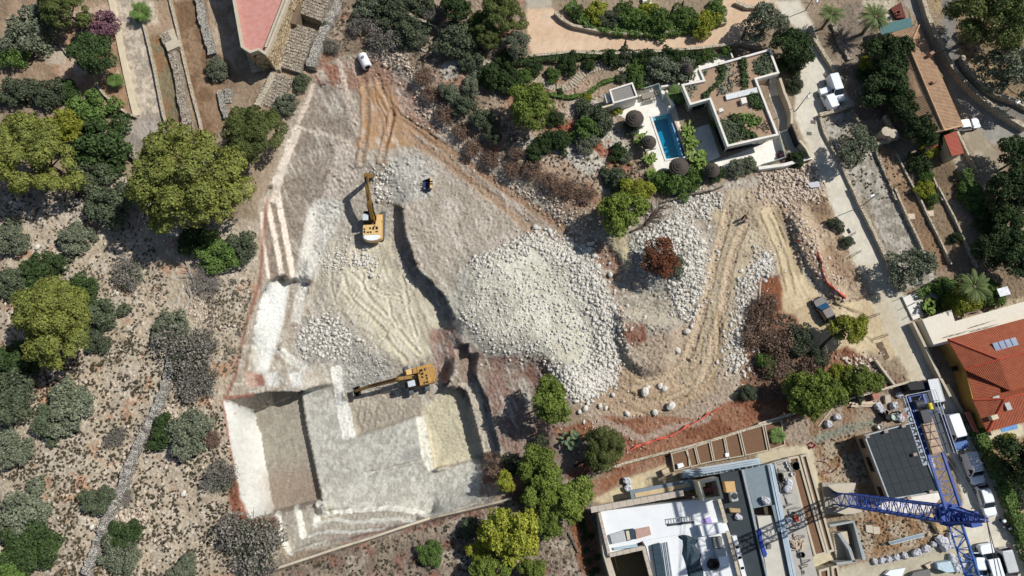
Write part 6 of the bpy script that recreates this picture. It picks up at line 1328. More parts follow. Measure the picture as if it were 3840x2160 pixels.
# ---------------------------------------------------------------- excavators
YEL = mat('machine_yellow', '#c2954a', .55, '#8d6d43', 2.2, .7, spec=.4); YEL2 = mat('machine_cream', '#d9b981', .5, '#cda768', 2, .8); TRK = mat('track_steel', '#6f7478', .6, '#55595c', 8, .9); BLK = mat('machine_black', '#1b1b1c', .7); ARM = mat('arm_yellow', '#94702f', .6, '#5a4529', 2.5, .8)
def excavator(loc, rz, trz, boom, stick, label, cream, tool='bucket', tl=4.9, sc=1.0):
    t = empty('excavator', loc, rz, label, 'excavator', 'yellow crawler excavators'); c, s = math.cos(trz), math.sin(trz); rot = lambda x, y: (x*c-y*s, x*s+y*c)
    for sg in (-1, 1):
        cx, cy = rot(sg*1.28, 0); b = MB(); prof = []
        for k in range(16): a = k*math.pi/8; prof.append((math.copysign(tl/2-.45, math.cos(a))+.45*math.cos(a), .48+.46*math.sin(a)))
        rings = [[(*rot(sg*1.28+o, y), z) for y, z in prof] for o in (-.3, .3)]; b.loft(rings)
        for k in range(26): y = -tl/2+.2+k*(tl-.4)/25; q = rot(sg*1.28, y); b.box((q[0], q[1], .96), (.62, .05, .07), trz)
        tr = b.build('track', TRK, t); 
    b = MB(); b.box((0, 0, .75), (2.2, 2.2, .5), trz); b.lathe([(.75, 0), (.75, .35)], (0, 0, .9), 18); b.build('undercarriage', BLK, t)
    b = MB(); b.box((0, -.35, 1.32), (2.95, 3.9, .25)); b.build('platform', YEL, t, bevel=.03)
    up_ = YEL2 if cream else YEL; b = MB(); b.box((.0, -1.35, 2.0), (2.95, 1.75, 1.1)); o = b.build('engine_cover', up_, t, bevel=.08)
    b = MB(); P = [(-1.5, -2.1), (-1.42, -2.75), (-.8, -3.08), (0, -3.18), (.8, -3.08), (1.42, -2.75), (1.5, -2.1)]; b.prism(P, 1.25, 2.42); b.build('counterweight', up_ if cream else YEL, t, bevel=.08); b = MB(); b.prism([(x*.86, y*.985) for x, y in P], 2.45, 2.5); b.build('stripe', CARW if cream else YEL, t)
    b = MB()
    for x, y, w, d in ((-.3, -1.1, .28, .3), (.2, -1.15, .3, .45), (.75, -1.1, .35, .5), (.75, -1.7, .4, .2), (-.65, -1.75, .4, .2), (-1.2, -1.2, .25, .25), (-1.2, -1.65, .25, .4), (-.2, -1.75, .25, .3)): b.box((x, y, 2.565), (w, d, .03))
    b.build('vent_grille', BLK, t); MB().tube([(.45, -.85, 2.5), (.45, -.85, 3.0)], .08, 8).build('exhaust', BLK, t)
    b = MB(); b.loft([rrect(-.2, 1.5, 1.05, 1.45, .1), rrect(-.2, 1.55, 1.05, 2.3, .12), rrect(-.1, 1.3, .95, 3.1, .12)]); m_ = b.mesh('cab'); cb = link('cab', m_, BLK, t); cb.rotation_euler = (0, 0, math.pi/2); cb.location = (-.95, .1, 0)
    b = MB(); b.box((-.95, .62, 3.14), (.9, 1.1, .07)); b.build('cab_roof', mat('cab_white', '#cfd6d9', .4, '#aeb6ba', 3, .9), t, bevel=.03); MB().box((-.95, 1.62, 2.6), (.8, .06, .85), 0).build('windscreen', CGL, t)
    MB().box((1.0, .75, 1.85), (.85, 1.0, .8)).build('toolbox', YEL2, t, bevel=.05); b = MB(); b.box((.95, -.15, 2.0), (.9, .7, .9)); b.build('tank', YEL2 if cream else YEL, t, bevel=.05)
    b = MB()
    for k in range(6): b.tube([(-.25+.1*k, -.3, 2.2), (-.1+.06*k, .3, 2.6+.1*(k % 2)), (.0+.05*k, .9, 2.3)], .03, 5)
    b.build('hoses', BLK, t)
    Pb = [Vector(p) for p in boom]; secs = []
    for i, p in enumerate(Pb):
        d = (Pb[min(i+1, len(Pb)-1)]-Pb[max(i-1, 0)]).normalized(); nz = Vector((0, -d.z, d.y)); h = (.38, .55, .42, .28)[min(i, 3)]*.9; x = .27; secs.append([p+Vector((x, 0, 0))+nz*h, p+Vector((-x, 0, 0))+nz*h, p+Vector((-x, 0, 0))-nz*h, p+Vector((x, 0, 0))-nz*h])
    bm = MB().loft(secs).build('boom', ARM, t, bevel=.03)
    b = MB()
    for x in (-.42, .42): b.tube([(x, Pb[0].y+.5, 1.5), (x*.9, *(Pb[0].lerp(Pb[1], .5)).yz), tuple(Pb[1]+Vector((x, .1, -.1)))], [.12, .12, .07], 8)
    b.tube([tuple(Pb[1]+Vector((0, .2, .65))), tuple(Pb[-1]+Vector((0, -.1, .55)))], .1, 8); [b.tube([tuple(Pb[1]+Vector((x, 0, .5))), tuple(Pb[2]+Vector((x, 0, .45))), tuple(Pb[-1]+Vector((x, 0, .3)))], .03, 5) for x in (-.2, .2)]; b.build('hydraulic_ram', BLK, bm)
    S = [Vector(p) for p in stick]; d = (S[1]-S[0]).normalized(); nz = Vector((0, -d.z, d.y)); secs = [[p+Vector((.2, 0, 0))+nz*h, p+Vector((-.2, 0, 0))+nz*h, p+Vector((-.2, 0, 0))-nz*h, p+Vector((.2, 0, 0))-nz*h] for p, h in ((S[0]-d*.7, .22), (S[0], .42), (S[1], .2))]; st = MB().loft(secs).build('stick', ARM, t, bevel=.03)
    e = S[1]
    if tool == 'bucket': bucket_mesh(t, e, BLK)
    else:
        MB().box((0, e.y, e.z-.1), (.5, .6, .7), 0).build('hammer_bracket', mat('tool_grey', '#8a8d8c', .6, '#6c6f6f', 6, .9), t, bevel=.04); MB().tube([(0, e.y, e.z-.3), (0, e.y+.3, e.z-1.0), (0, e.y+.45, max(.05, e.z-1.9))], [.24, .2, .06], 8).build('hammer', MATS['tool_grey'], t)
        b = MB(); [b.tube([(.2, e.y-.3+k*.1, e.z), (.6, e.y+.1*k, e.z+.3), (.3, e.y+.4, e.z-.2)], .03, 4) for k in range(4)]; b.build('hoses', BLK, t)
    return t
def bucket_mesh(par, e, m):
    b = MB(); pr = [(-.55, .3), (-.75, -.1), (-.6, -.6), (-.1, -.8), (.45, -.62)]
    for (y1, z1), (y2, z2) in zip(pr, pr[1:]): b.add([(-.7, e.y+y1, e.z+z1), (.7, e.y+y1, e.z+z1), (.7, e.y+y2, e.z+z2), (-.7, e.y+y2, e.z+z2), (-.7, e.y+y1*.92, e.z+z1*.92), (.7, e.y+y1*.92, e.z+z1*.92), (.7, e.y+y2*.92, e.z+z2*.92), (-.7, e.y+y2*.92, e.z+z2*.92)], [(0, 1, 2, 3), (7, 6, 5, 4), (0, 4, 5, 1), (3, 2, 6, 7), (1, 5, 6, 2), (0, 3, 7, 4)])
    for x in (-.7, .7): b.loft([[(x+o, e.y+y, e.z+z) for y, z in pr] for o in (-.03, .03)])
    for x in np.linspace(-.6, .6, 5): b.box((x, e.y+.55, e.z-.62), (.12, .3, .1), 0, .6, .6)
    return b.build('bucket', m, par)
Z1 = lambda s: Q(1280, 580, 4.025, s)[0]; Z2 = lambda s: Q(1240, 1320, 5.573, s)[0]
p1 = under(*Z1('465,1010'), 2.4); excavator(p1, .03, -.05, [(.05, .3, 2.1), (.0, 2.4, 4.6), (-.1, 4.6, 5.9), (-.2, 6.3, 6.3)], [(-.2, 6.3, 6.3), (0, 8.0, 1.9)], 'cream yellow excavator with its boom reaching up the picture', True, 'hammer')
p2 = under(*Z2('1760,520'), 2.4); a = Vector(up(*Z2('2050,440'), p2[2]+2.4)); c = Vector(up(*Z2('560,800'), p2[2]+2.2)); rz2 = math.atan2(c.y-a.y, c.x-a.x)-math.pi/2
excavator(p2, rz2, math.pi/2+.0, [(.1, .3, 2.1), (.1, 2.4, 3.6), (.1, 5.0, 3.5), (.1, 7.0, 3.2)], [(.1, 7.0, 3.2), (.1, 9.4, 1.9)], 'orange yellow excavator reaching left above the deep pit', False, 'bucket', 4.6)
# loose bucket
t = empty('excavator_bucket', G(*Z1('1300,470'), dz=.02), math.pi/2, 'detached digging bucket with yellow back lying on the gravel', 'bucket'); b = MB(); pr = [(-.6, 1.15), (-.8, .6), (-.55, .12), (0, .03), (.75, .1)]
for (y1, z1), (y2, z2) in zip(pr, pr[1:]): b.loft([[(x, y1, z1), (x, y2, z2), (x, y2*.93, z2+.05), (x, y1*.93, z1-.02)] for x in (-.85, .85)])
for x in (-.85, .85): b.loft([[(x+o, y, z) for y, z in pr] for o in (-.04, .04)])
b.build('shell', mat('bucket_blue', '#1e3358', .35, '#16284a', 2, .9), t); b = MB(); b.box((0, -.72, .75), (1.74, .32, .9)); b.build('back_plate', YEL2, t, bevel=.05); b = MB(); [b.box((x, -.8, 1.25), (.1, .5, .3)) for x in (-.2, .2)]; b.build('hinge_lug', BLK, t)
for x in np.linspace(-.75, .75, 5): MB().box((x, .95, .08), (.12, .45, .1), 0, .6, .6).build('tooth', BLK, t)
# white tank
P = A(1, 0, '785,398')[0]; Qq = A(1, 0, '828,488')[0]; c = under((P[0]+Qq[0])/2, (P[1]+Qq[1])/2, .95); t = empty('white_tank', c, 0, 'white cylindrical fuel tank at the top of the dirt ramp', 'tank'); a = Vector(up(*P, c[2]+.95)); e = Vector(up(*Qq, c[2]+.95)); d = (e-a).normalized(); o = Vector(c)
b = MB(); b.tube([a-o-d*.0, a-o+d*.15, e-o-d*.15, e-o], [.62, .8, .8, .62], 20); b.build('shell', CARW, t, smooth=False); MB().tube([e-o-d*.02, e-o+d*.06], [.45, .45], 16).build('hatch', BLK, t)
m = (a+e)/2-o; MB().lathe([(.25, 0), (.25, .15), (.15, .2)], (m.x-.1, m.y+.25, .85+.88), 12).build('filler_cap', mat('grey_cap', '#8b8e8f', .6), t); b = MB(); b.bar(tuple(m+d*.7+Vector((0, 0, -.8))), tuple(m-d*.7+Vector((0, 0, -.8))), 1.2, .25); b.build('cradle', mat('rust', '#7a4b34', .9), t)
# ---------------------------------------------------------------- people
SK = mat('skin', '#b98b6c', .6)
def person(u, v, rz, label, shirt, trousers, hair='#2a1d15'):
    t = empty('person', G(u, v), rz, label, 'person', 'two people standing on the sandy track'); J = [(0, 0, .96), (0, .01, 1.2), (0, 0, 1.42), (0, .02, 1.52), (0, .04, 1.6), (0, .05, 1.72)]; E = [(i, i+1) for i in range(5)]; Rr = [.15, .14, .16, .055, .085, .09]
    for s in (-1, 1):
        k = len(J); J += [(s*.1, 0, .9), (s*.12, .03*s, .5), (s*.13, -.02*s, .08), (s*.14, .14, .04)]; Rr += [.1, .065, .045, .035]; E += [(0, k), (k, k+1), (k+1, k+2), (k+2, k+3)]
        k = len(J); J += [(s*.2, 0, 1.4), (s*.27, .02, 1.14), (s*.22, .2, 1.02), (s*.2, .27, 1.02)]; Rr += [.06, .042, .03, .028]; E += [(2, k), (k, k+1), (k+1, k+2), (k+2, k+3)]
        for f in range(5): q = len(J); J += [(s*(.2-.02*(f-2)), .31, 1.02-.005*f), (s*(.2-.022*(f-2)), .36-.01*abs(f-2), 1.0)]; Rr += [.009, .007]; E += [(k+3, q), (q, q+1)]
    me = bpy.data.meshes.new('body'); me.from_pydata(J, E, []); o = link('body', me, SK, t); md = o.modifiers.new('skin', 'SKIN')
    for i, r in enumerate(Rr): o.data.skin_vertices[0].data[i].radius = (r, r*.85)
    o.data.skin_vertices[0].data[0].use_root = True; sb = o.modifiers.new('sub', 'SUBSURF'); sb.levels = 1; sb.render_levels = 1
    b = MB(); b.loft([[(math.cos(a)*rx, math.sin(a)*ry, z) for a in [k*math.pi/6 for k in range(12)]] for z, rx, ry in ((.92, .18, .14), (1.15, .17, .13), (1.38, .22, .14), (1.47, .12, .09))])
    for s in (-1, 1): b.tube([(s*.18, 0, 1.41), (s*.275, .02, 1.15)], [.085, .07], 8)
    b.build('shirt', mat('cloth_'+shirt, shirt, .9), t); b = MB()
    for s in (-1, 1): b.tube([(s*.09, 0, .98), (s*.125, .03*s, .5), (s*.135, -.02*s, .1)], [.13, .09, .075], 9)
    b.build('trousers', mat('cloth_'+trousers, trousers, .9), t); MB().lathe([(.1, 0), (.115, .08), (.1, .15), (.04, .2)], (0, .03, 1.63), 12).build('hair', mat('hair', hair, .9), t)
    b = MB(); [b.box((s*.035, .135, 1.69), (.018, .012, .01)) for s in (-1, 1)]; b.box((0, .14, 1.63), (.05, .012, .01)); b.box((0, .15, 1.665), (.02, .03, .03)); b.build('face', mat('face_dark', '#3a241b', .8), t)
    for s in (-1, 1): MB().box((s*.14, .05, .05), (.1, .28, .09)).build('shoe', TRIM, t)
    return t
person(2781, 822, -1.9, 'person in black clothes standing left on the sandy track', '#1a1a1c', '#1d1d20'); person(2789, 833, 1.2, 'person in a white shirt facing the one in black', '#e8e8ea', '#6f7a78')
# ================================================================ tower crane
CB = mat('crane_blue', '#10469c', .45, '#0d3a86', 1, .6, spec=.4); CBL = mat('crane_light_blue', '#2a62b4', .45)
cb0 = A(3, 2, '585,885')[0]; B0 = Vector(G(*cb0)); B0.z = 0
def hfor(u):
    lo, hi = 5, 50
    for _ in range(40):
        m_ = (lo+hi)/2
        if proj(B0.x, B0.y, m_)[0] < u: lo = m_
        else: hi = m_
    return lo
HT = hfor(A(3, 2, '1385,960')[0][0]); 
CR = empty('tower_crane', tuple(B0), 0, 'tall blue lattice tower crane over the building site', 'crane')
def rel(u, v, z): return Vector(up(u, v, z))-B0
c3 = lambda s: A(3, 2, s)[0]
def truss(par, name, a, b_, w, h, n, m, tri=False, r=.075, r2=.035):
    """square or triangular lattice between a and b_ (relative to crane base)"""
    a = Vector(a); b_ = Vector(b_); d = (b_-a).normalized(); s = d.cross(Vector((0, 0, 1))); s = s.normalized() if s.length > .1 else Vector((1, 0, 0)); t_ = s.cross(d).normalized(); M = MB()
    C4 = [(-w/2, -h/2), (w/2, -h/2), (0, h/2)] if tri else [(-w/2, -h/2), (w/2, -h/2), (w/2, h/2), (-w/2, h/2)]; k = len(C4)
    pt = lambda i, f: a.lerp(b_, f)+s*C4[i % k][0]+t_*C4[i % k][1]
    for i in range(k): M.bar(pt(i, 0), pt(i, 1), r*2)
    for j in range(n):
        for i in range(k):
            M.bar(pt(i, j/n), pt(i+1, j/n), r2*2)
            M.bar(pt(i, j/n), pt(i+1, (j+1)/n), r2*2) if (i+j) % 2 else M.bar(pt(i+1, j/n), pt(i, (j+1)/n), r2*2)
    return M.build(name, m, par)
top = Vector((0, 0, HT)); truss(CR, 'mast', (0, 0, .2), tuple(top), 1.55, 1.55, 20, CB, r=.09, r2=.032)
MB().box((0, 0, .25), (4.2, 4.2, .5)).build('foundation', CONC, CR)
MB().box((0, 0, HT+.2), (2.0, 2.0, .5)).lathe([(1.2, 0), (1.2, .35)], (0, 0, HT-.4), 18).build('slewing_ring', CB, CR)
jz = HT+1.2; jdir = (rel(*c3('1640,1560'), jz)-rel(*c3('1425,985'), jz)); jdir.z = 0; cdir = (rel(*c3('1150,130'), jz)-rel(*c3('1400,880'), jz)); cdir.z = 0
cl = cdir.length+1.6; jd = -cdir.normalized(); cdn = cdir.normalized(); sd = Vector((-cdn.y, cdn.x, 0)); o_ = Vector((0, 0, jz))
truss(CR, 'jib', tuple(o_+jd*.8), tuple(o_+jd*42), 1.25, 1.3, 34, CBL, True, .07, .035)
b = MB()
for s in (-.75, .75): b.bar(o_+sd*s+cdn*.8, o_+sd*s+cdn*cl, .22, .3)
for k in range(10): f = .8+k*(cl-.8)/9; b.bar(o_+sd*.75+cdn*f, o_-sd*.75+cdn*f, .1)
for k in range(9): f = .8+k*(cl-.8)/9; f2 = .8+(k+1)*(cl-.8)/9; b.bar(o_+sd*.75*(-1)**k+cdn*f, o_-sd*.75*(-1)**k+cdn*f2, .07)
b.build('counter_jib', CB, CR); b = MB()
for s in (-1.25, 1.15): b.bar(o_+sd*s+cdn*(cl-6.2), o_+sd*s+cdn*(cl+.1), .7, .06)
b.build('walkway', mat('grating', '#4d545b', .7, '#3c4248', 9, .9), CR)
b = MB()
for s in (-1.62, 1.55):
    for z in (.5, 1.0): b.bar(o_+sd*s+cdn*(cl-6.3)+Vector((0, 0, z)), o_+sd*s+cdn*(cl+.2)+Vector((0, 0, z)), .05)
    for k in range(7): q = o_+sd*s+cdn*(cl-6.3+k*1.08); b.bar(q, q+Vector((0, 0, 1.0)), .05)
b.bar(o_+sd*1.55+cdn*(cl+.2)+Vector((0, 0, 1)), o_-sd*1.62+cdn*(cl+.2)+Vector((0, 0, 1)), .05); b.build('railing', mat('rail_light', '#aeb8c2', .5), CR)
for k in range(5): q = o_+cdn*(cl-5.6+k*.72)+Vector((0, 0, -.2)); MB().box(tuple(q), (1.15, .62, 1.7), math.atan2(sd.y, sd.x)).build('ballast_block', mat('ballast', '#c3ab92', .9, '#8f7a68', 1.5, .9), CR)
q = o_+cdn*(cl-.9)+sd*.25+Vector((0, 0, .55)); MB().tube([q-sd*.45, q+sd*.45], .42, 14).build('winch_drum', mat('winch_grey', '#3a4048', .6), CR); q = o_+cdn*(cl-.9)-sd*.75+Vector((0, 0, .55)); MB().tube([q-cdn*.75, q-cdn*.1], .26, 12).build('winch_motor', mat('motor_yellow', '#d8c21c', .4), CR)
MB().box(tuple(o_+cdn*(cl-2.2)+sd*.15+Vector((0, 0, .5))), (.9, 1.3, .9), math.atan2(sd.y, sd.x)).build('control_cabinet', mat('cabinet_dark', '#262d35', .5), CR, bevel=.03)
# advertising board with the builder's name, lying along the walkway rail
flip = 1 if rel(*c3('1140,260'), jz).dot(sd) > rel(*c3('1250,300'), jz).dot(sd) else -1
bo = o_+sd*flip*1.75+cdn*(cl-3.9)+Vector((0, 0, .95)); bx = -cdn; by = Vector((0, 0, 1)).cross(bx); tilt = sd*flip
brd = MB(); w_ = .62; pts = [bo+cdn*2.9-tilt*w_/2, bo-cdn*2.9-tilt*w_/2, bo-cdn*2.9+tilt*w_/2, bo+cdn*2.9+tilt*w_/2]; lift = Vector((0, 0, .04)); brd.add([p-lift for p in pts]+[p for p in pts], [(0, 1, 2, 3), (7, 6, 5, 4), (0, 4, 5, 1), (1, 5, 6, 2), (2, 6, 7, 3), (3, 7, 4, 0)]); bd = brd.build('sign_board', mat('board_grey', '#9aa3ad', .6, '#8a939d', 2, .7), CR)
tc = bpy.data.curves.new('board_text', 'FONT'); tc.body = 'COBAMALBA'; tc.size = .72; tc.align_x = 'CENTER'; tc.align_y = 'CENTER'; tc.extrude = .01; tc.space_character = 1.35; tc.offset = .018; to = bpy.data.objects.new('lettering', tc); COL.objects.link(to)
dg = bpy.context.evaluated_depsgraph_get(); tme = bpy.data.meshes.new_from_object(to.evaluated_get(dg)); bpy.data.objects.remove(to); lt = link('lettering', tme, mat('letter_black', '#111318', .7), bd)
ex = bx.normalized(); ez = Vector((0, 0, 1)); ey = ez.cross(ex); MM = Matrix.Identity(4)
for i in range(3): MM[i][0] = ex[i]; MM[i][1] = ey[i]; MM[i][2] = ez[i]; MM[i][3] = (bo+Vector((0, 0, .02)))[i]
lt.matrix_local = MM
# tower head and pendants
def hz(u, v):      # height above the mast whose image falls nearest u,v
    best = min(np.arange(HT+1, HT+16, .1), key=lambda h: (proj(B0.x, B0.y, h)[0]-u)**2+(proj(B0.x, B0.y, h)[1]-v)**2); return float(best)
HA = min(hz(*c3('1660,1035')), HT+9); apex = Vector((0, 0, HA)); b = MB()
for sx, sy in ((-1, -1), (1, -1), (1, 1), (-1, 1)): b.bar((sx*.75, sy*.75, HT+.5), apex+Vector((sx*.12, sy*.12, 0)), .16)
for k in range(1, 8):
    f = k/8; w = .75*(1-f)+.12*f; z = HT+.5+(HA-HT-.5)*f; R4 = [(-w, -w, z), (w, -w, z), (w, w, z), (-w, w, z)]; [b.bar(R4[i], R4[(i+1) % 4], .07) for i in range(4)]; f2 = (k-1)/8; w2 = .75*(1-f2)+.12*f2; z2 = HT+.5+(HA-HT-.5)*f2; S4 = [(-w2, -w2, z2), (w2, -w2, z2), (w2, w2, z2), (-w2, w2, z2)]; [b.bar(S4[i], R4[(i+1) % 4], .06) for i in range(4)]
b.build('tower_head', CB, CR); b = MB()
for s in (-.6, .6): b.tube([apex, o_+cdn*(cl-.6)+sd*s], .035, 5); 
b.tube([apex, o_+jd*16+Vector((0, 0, .7))], .04, 5); b.tube([apex, o_+jd*32+Vector((0, 0, .7))], .04, 5); b.build('pendant', mat('cable', '#4a4f57', .5), CR)
MB().box(tuple(o_+Vector((0, 0, -.1))+sd*1.35*-flip+jd*.6), (1.1, 1.4, 1.6), math.atan2(sd.y, sd.x)).build('cabin', CB, CR, bevel=.04)
# ================================================================ building site, lower right
ORD = ['first from the left', 'second from the left', 'third from the left', 'fourth from the left', 'fifth from the left', 'sixth, lower left', 'seventh, lower right', 'eighth, far right', 'ninth, lowest left', 'tenth, lowest right', 'eleventh down', 'twelfth, lowest']
CQ = lambda s: A(2, 2, s); Zs = lambda s: Q(2560, 1700, 3.15, s); E3 = lambda s: A(3, 2, s)
SLABW = mat('white_membrane', '#dfe2e2', .8, '#d3d7d8', .8, .9); DSL = mat('dark_membrane', '#3a4246', .8, '#2d3438', 1.2, 1.0, bump=.2); SCR_ = mat('grey_blue_screed', '#7f8c92', .8, '#6c787e', 1.0, 1.0); BLKC = mat('block_beige', '#bfb5a6', .95, '#a59a8b', 3, .9); SOIL = mat('garden_soil', '#7d5f48', .95, '#69503d', 3, .9, bump=.5, bs=15); DK = mat('dark_floor', '#55503f', .9)
T_ = holder('unfinished_house', CQ('700,1000 1600,900 1700,1449 800,1449'), 'unfinished flat roofed house with white membrane roof', 'house', 0.0)
slab('roof', CQ('672,980 1535,880 1560,985 1600,1085 985,1195 745,1300'), -.2, 3.3, SLABW, T_, 3.3); slab('roof', CQ('985,1196 1600,1086 1640,1210 1740,1640 1110,1640 1065,1449 1010,1235'), -.2, 3.28, SLABW, T_)
slab('room_floor', CQ('735,1300 990,1240 1100,1640 800,1640'), -1.6, -1.4, DK, T_); slab('room_wall', CQ('672,980 745,1300 850,1640 800,1640 700,1300 660,1010'), -.2, 3.27, CONL, T_)
def blocks(P, n, w, z0, z1, m, par, name='parapet_block', gap=.03):
    a = Vector(up(*P[0], z1)); c = Vector(up(*P[1], z1)); d = (c-a); d.z = 0; L = d.length; ang = math.atan2(d.y, d.x); b = MB()
    for k in range(n): q = a.lerp(c, (k+.5)/n); b.box((q.x, q.y, (z0+z1)/2+random.uniform(-.01, .01)), (L/n-gap, w*random.uniform(.95, 1.05), z1-z0), ang)
    return b.build(name, m, par, True)
blocks(CQ('610,970 1282,848'), 13, .75, 3.1, 4.0, BLKC, T_); blocks(CQ('672,990 745,1300'), 8, .4, 3.2, 3.75, BLKC, T_); blocks(CQ('745,1300 990,1245'), 5, .5, 3.1, 3.9, BLKC, T_); blocks(CQ('990,1235 1060,1500'), 5, .45, 3.1, 3.85, BLKC, T_); blocks(CQ('1540,890 1590,1065'), 5, .45, 3.1, 4.0, CONL, T_); blocks(CQ('1600,1125 1700,1500'), 7, .4, 3.1, 3.9, CONL, T_)
for k in range(5): q = Vector(up(*CQ(f'{1655+k*18},{1200+k*75}')[0], 3.2)); MB().box((q.x, q.y, 3.1), (.55, 1.6, 1.2), -1.35+math.pi/2).build('parapet_panel', SLABW, T_, True)
b = MB(); sp = [p for p in ups(CQ('1385,765 1532,732 1572,888 1428,908'), 6.0)]; ringwall(b, sp, .35, 3.2, 6.0); b.build('lift_shaft', mat('shaft_cream', '#d6cdb4', .9, '#c3b99e', 1, .9), T_, True); b = MB(); b.prism(inset(sp, .4), .5, .6); b.build('shaft_floor', DK, T_, True)
a, c = Vector(sp[0]).lerp(Vector(sp[3]), .5), Vector(sp[1]).lerp(Vector(sp[2]), .5); b = MB(); [b.bar((a.x, a.y+o, 5.7), (c.x, c.y+o, 5.7), .12) for o in (-.12, .15)]; b.build('shaft_beam', mat('red_steel', '#8c3a36', .6), T_, True)
slab('upper_tray', CQ('892,830 1345,745 1365,815 1290,835 905,895'), 2.0, 2.6, SCR_, T_); slab('screed', CQ('925,850 1330,775 1335,800 1100,850 935,880'), 2.62, 2.7, mat('wet_sand', '#b49a70', .9, '#c8b896', 1.2, .9), T_)
slab('dark_roof', Zs('440,240 690,195 765,500 850,780 905,1010 990,1449 1030,1600 790,1600 720,1449 600,1100 490,620 470,400'), -.2, 2.7, DSL, T_); slab('roof_strip', Zs('695,195 722,190 830,640 1000,1449 1040,1600 1022,1600 985,1449 800,640'), -.2, 3.15, mat('metal_flashing', '#9aa3a8', .5), T_)
slab('screed_roof', Zs('722,190 1000,128 1112,598 838,650'), -.2, 3.0, SCR_, T_); slab('screed_roof', Zs('880,742 1055,733 1120,930 1190,1250 1230,1449 1260,1600 1060,1600 1000,1449 960,1200'), -.2, 2.9, mat('pale_screed', '#c8c3b6', .9, '#b5b0a3', 1, .9), T_)
slab('opening', Zs('840,662 1045,620 1060,725 885,738'), -.2, 1.2, DK, T_); slab('steel_deck', Zs('1050,615 1130,600 1205,912 1130,932'), 3.1, 3.3, SCR_, T_)
slab('concrete_deck', Zs('1000,130 1100,95 1240,60 1300,250 1400,620 1560,1330 1640,1600 1260,1600 1200,1250 1120,620'), -.2, 2.4, mat('dusty_deck', '#b4b1a8', .9, '#9b978e', 1.5, 1.0), T_)
slab('roof_curb', Zs('1130,930 1160,925 1320,1600 1260,1600'), 2.4, 3.0, mat('curb_grey', '#77756f', .9), T_)  # raised curb strip in an even mid grey
b = MB(); rr = random.Random(3)
for k in range(13):
    x = k*5.2; p, q = up(*Zs(f'{1003+x},{132}')[0], 3.3), up(*Zs(f'{1300+x},{1600}')[0], 3.3); b.bar(tuple(Vector(p)+Vector((0, 0, rr.uniform(0, .2)))), tuple(Vector(q)+Vector((0, 0, rr.uniform(0, .2)))), .09)
tag(b.build('scaffold_tubes', mat('pale_steel', '#b9c6cf', .45, '#9fb0bb', 1, .9), None, True), 'long bundle of pale steel tubes lying down the deck', 'tubes')
b = MB()
for k in range(9):
    p, q = up(*Zs(f'{0+k*2},{205+k*9}')[0], 3.4+.2*(k % 3)), up(*Zs(f'{900+k*3},{58+k*8}')[0], 3.4+.2*(k % 3)); b.bar(p, q, .07)
    for j in range(12): 
        f = (j+.5)/12; m_ = Vector(p).lerp(Vector(q), f); b.bar(tuple(m_), tuple(m_+Vector((.25, -.5, .1))), .05) if k % 3 == 0 else None
tag(b.build('scaffolding', MATS['pale_steel'], None, True), 'light blue scaffolding along the north side of the unfinished house', 'scaffolding')
slab('roof_edge', Zs('0,240 440,170 700,130 900,75 930,110 700,170 440,240 0,300'), -.2, 2.4, SCR_, T_)
# planting boxes
PB = [('1190,560 1300,530 1322,590 1330,660 1215,690', 'left end'), ('1303,528 1362,510 1395,645 1335,660', 'second from the left'), ('1366,508 1470,475 1500,620 1400,643', 'third from the left'), ('1476,472 1575,440 1605,600 1505,620', 'fourth from the left'), ('1580,438 1682,405 1722,580 1610,600', 'fifth from the left'), ('1690,402 1858,355 1895,540 1730,578', 'longest, sixth'), ('1866,352 1990,315 2020,500 1905,538', 'seventh, by the palm')]
def planter(P, h, label, nm='planting_box', grp='soil filled planting boxes of the new house', w=.18, rim=None):
    t = holder(nm, P, label, 'planter', 0.0); t['group'] = grp; pts = ups(P, h); b = MB(); ringwall(b, pts, w, -.1, h); b.build('rim', rim or CONL, t, True); b = MB(); b.prism(inset(pts, w+.005), -.1, h-.22); b.build('soil', SOIL, t, True); return t
for s, l in PB: planter(CQ(s), .9, f'concrete planting box with brown soil under the boundary wall, {l}', w=.13)
for s, l in (('222,592 300,577 400,930 505,1288 415,1310 330,1000', 'long brown planting bed beside the deck, left of the pair'), ('312,575 362,562 560,1268 508,1286 400,900', 'long brown planting bed beside the deck, right of the pair'), ('445,1405 520,1385 540,1600 470,1600', 'small planting bed at the bottom, left of the pair'), ('535,1382 585,1370 630,1600 560,1600', 'small planting bed at the bottom, right of the pair')): planter(E3(s), 2.1, l, w=.28)
# concrete stair block
T_ = holder('stair_block', E3('520,1080 690,1050 780,1335 710,1350'), 'concrete outdoor staircase between planting beds and red slope', 'stairs', 0.0)
b = MB(); b.prism(ups(E3('520,1078 690,1048 696,1062 530,1094'), 1.9), -.2, 1.9); b.prism(ups(E3('690,1048 706,1060 790,1330 765,1335'), 1.9), -.2, 1.9); b.prism(ups(E3('580,1140 605,1135 680,1250 712,1345 690,1348 660,1260'), 1.9), -.2, 1.9); b.prism(ups(E3('570,1352 710,1335 712,1352 580,1370'), 1.9), -.2, 1.9); b.build('side_wall', mat('raw_concrete', '#a3a7a5', .9, '#8b9090', 1, .9), T_, True)
b = MB()
for k in range(9): b.prism(ups(E3(f'{545+k*3},{1140+k*22} {650+k*4},{1125+k*22} {655+k*4},{1148+k*22} {552+k*3},{1162+k*22}'), 1.4-.14*k), -.2, 1.4-.14*k)
b.build('treads', CONL, T_, True)
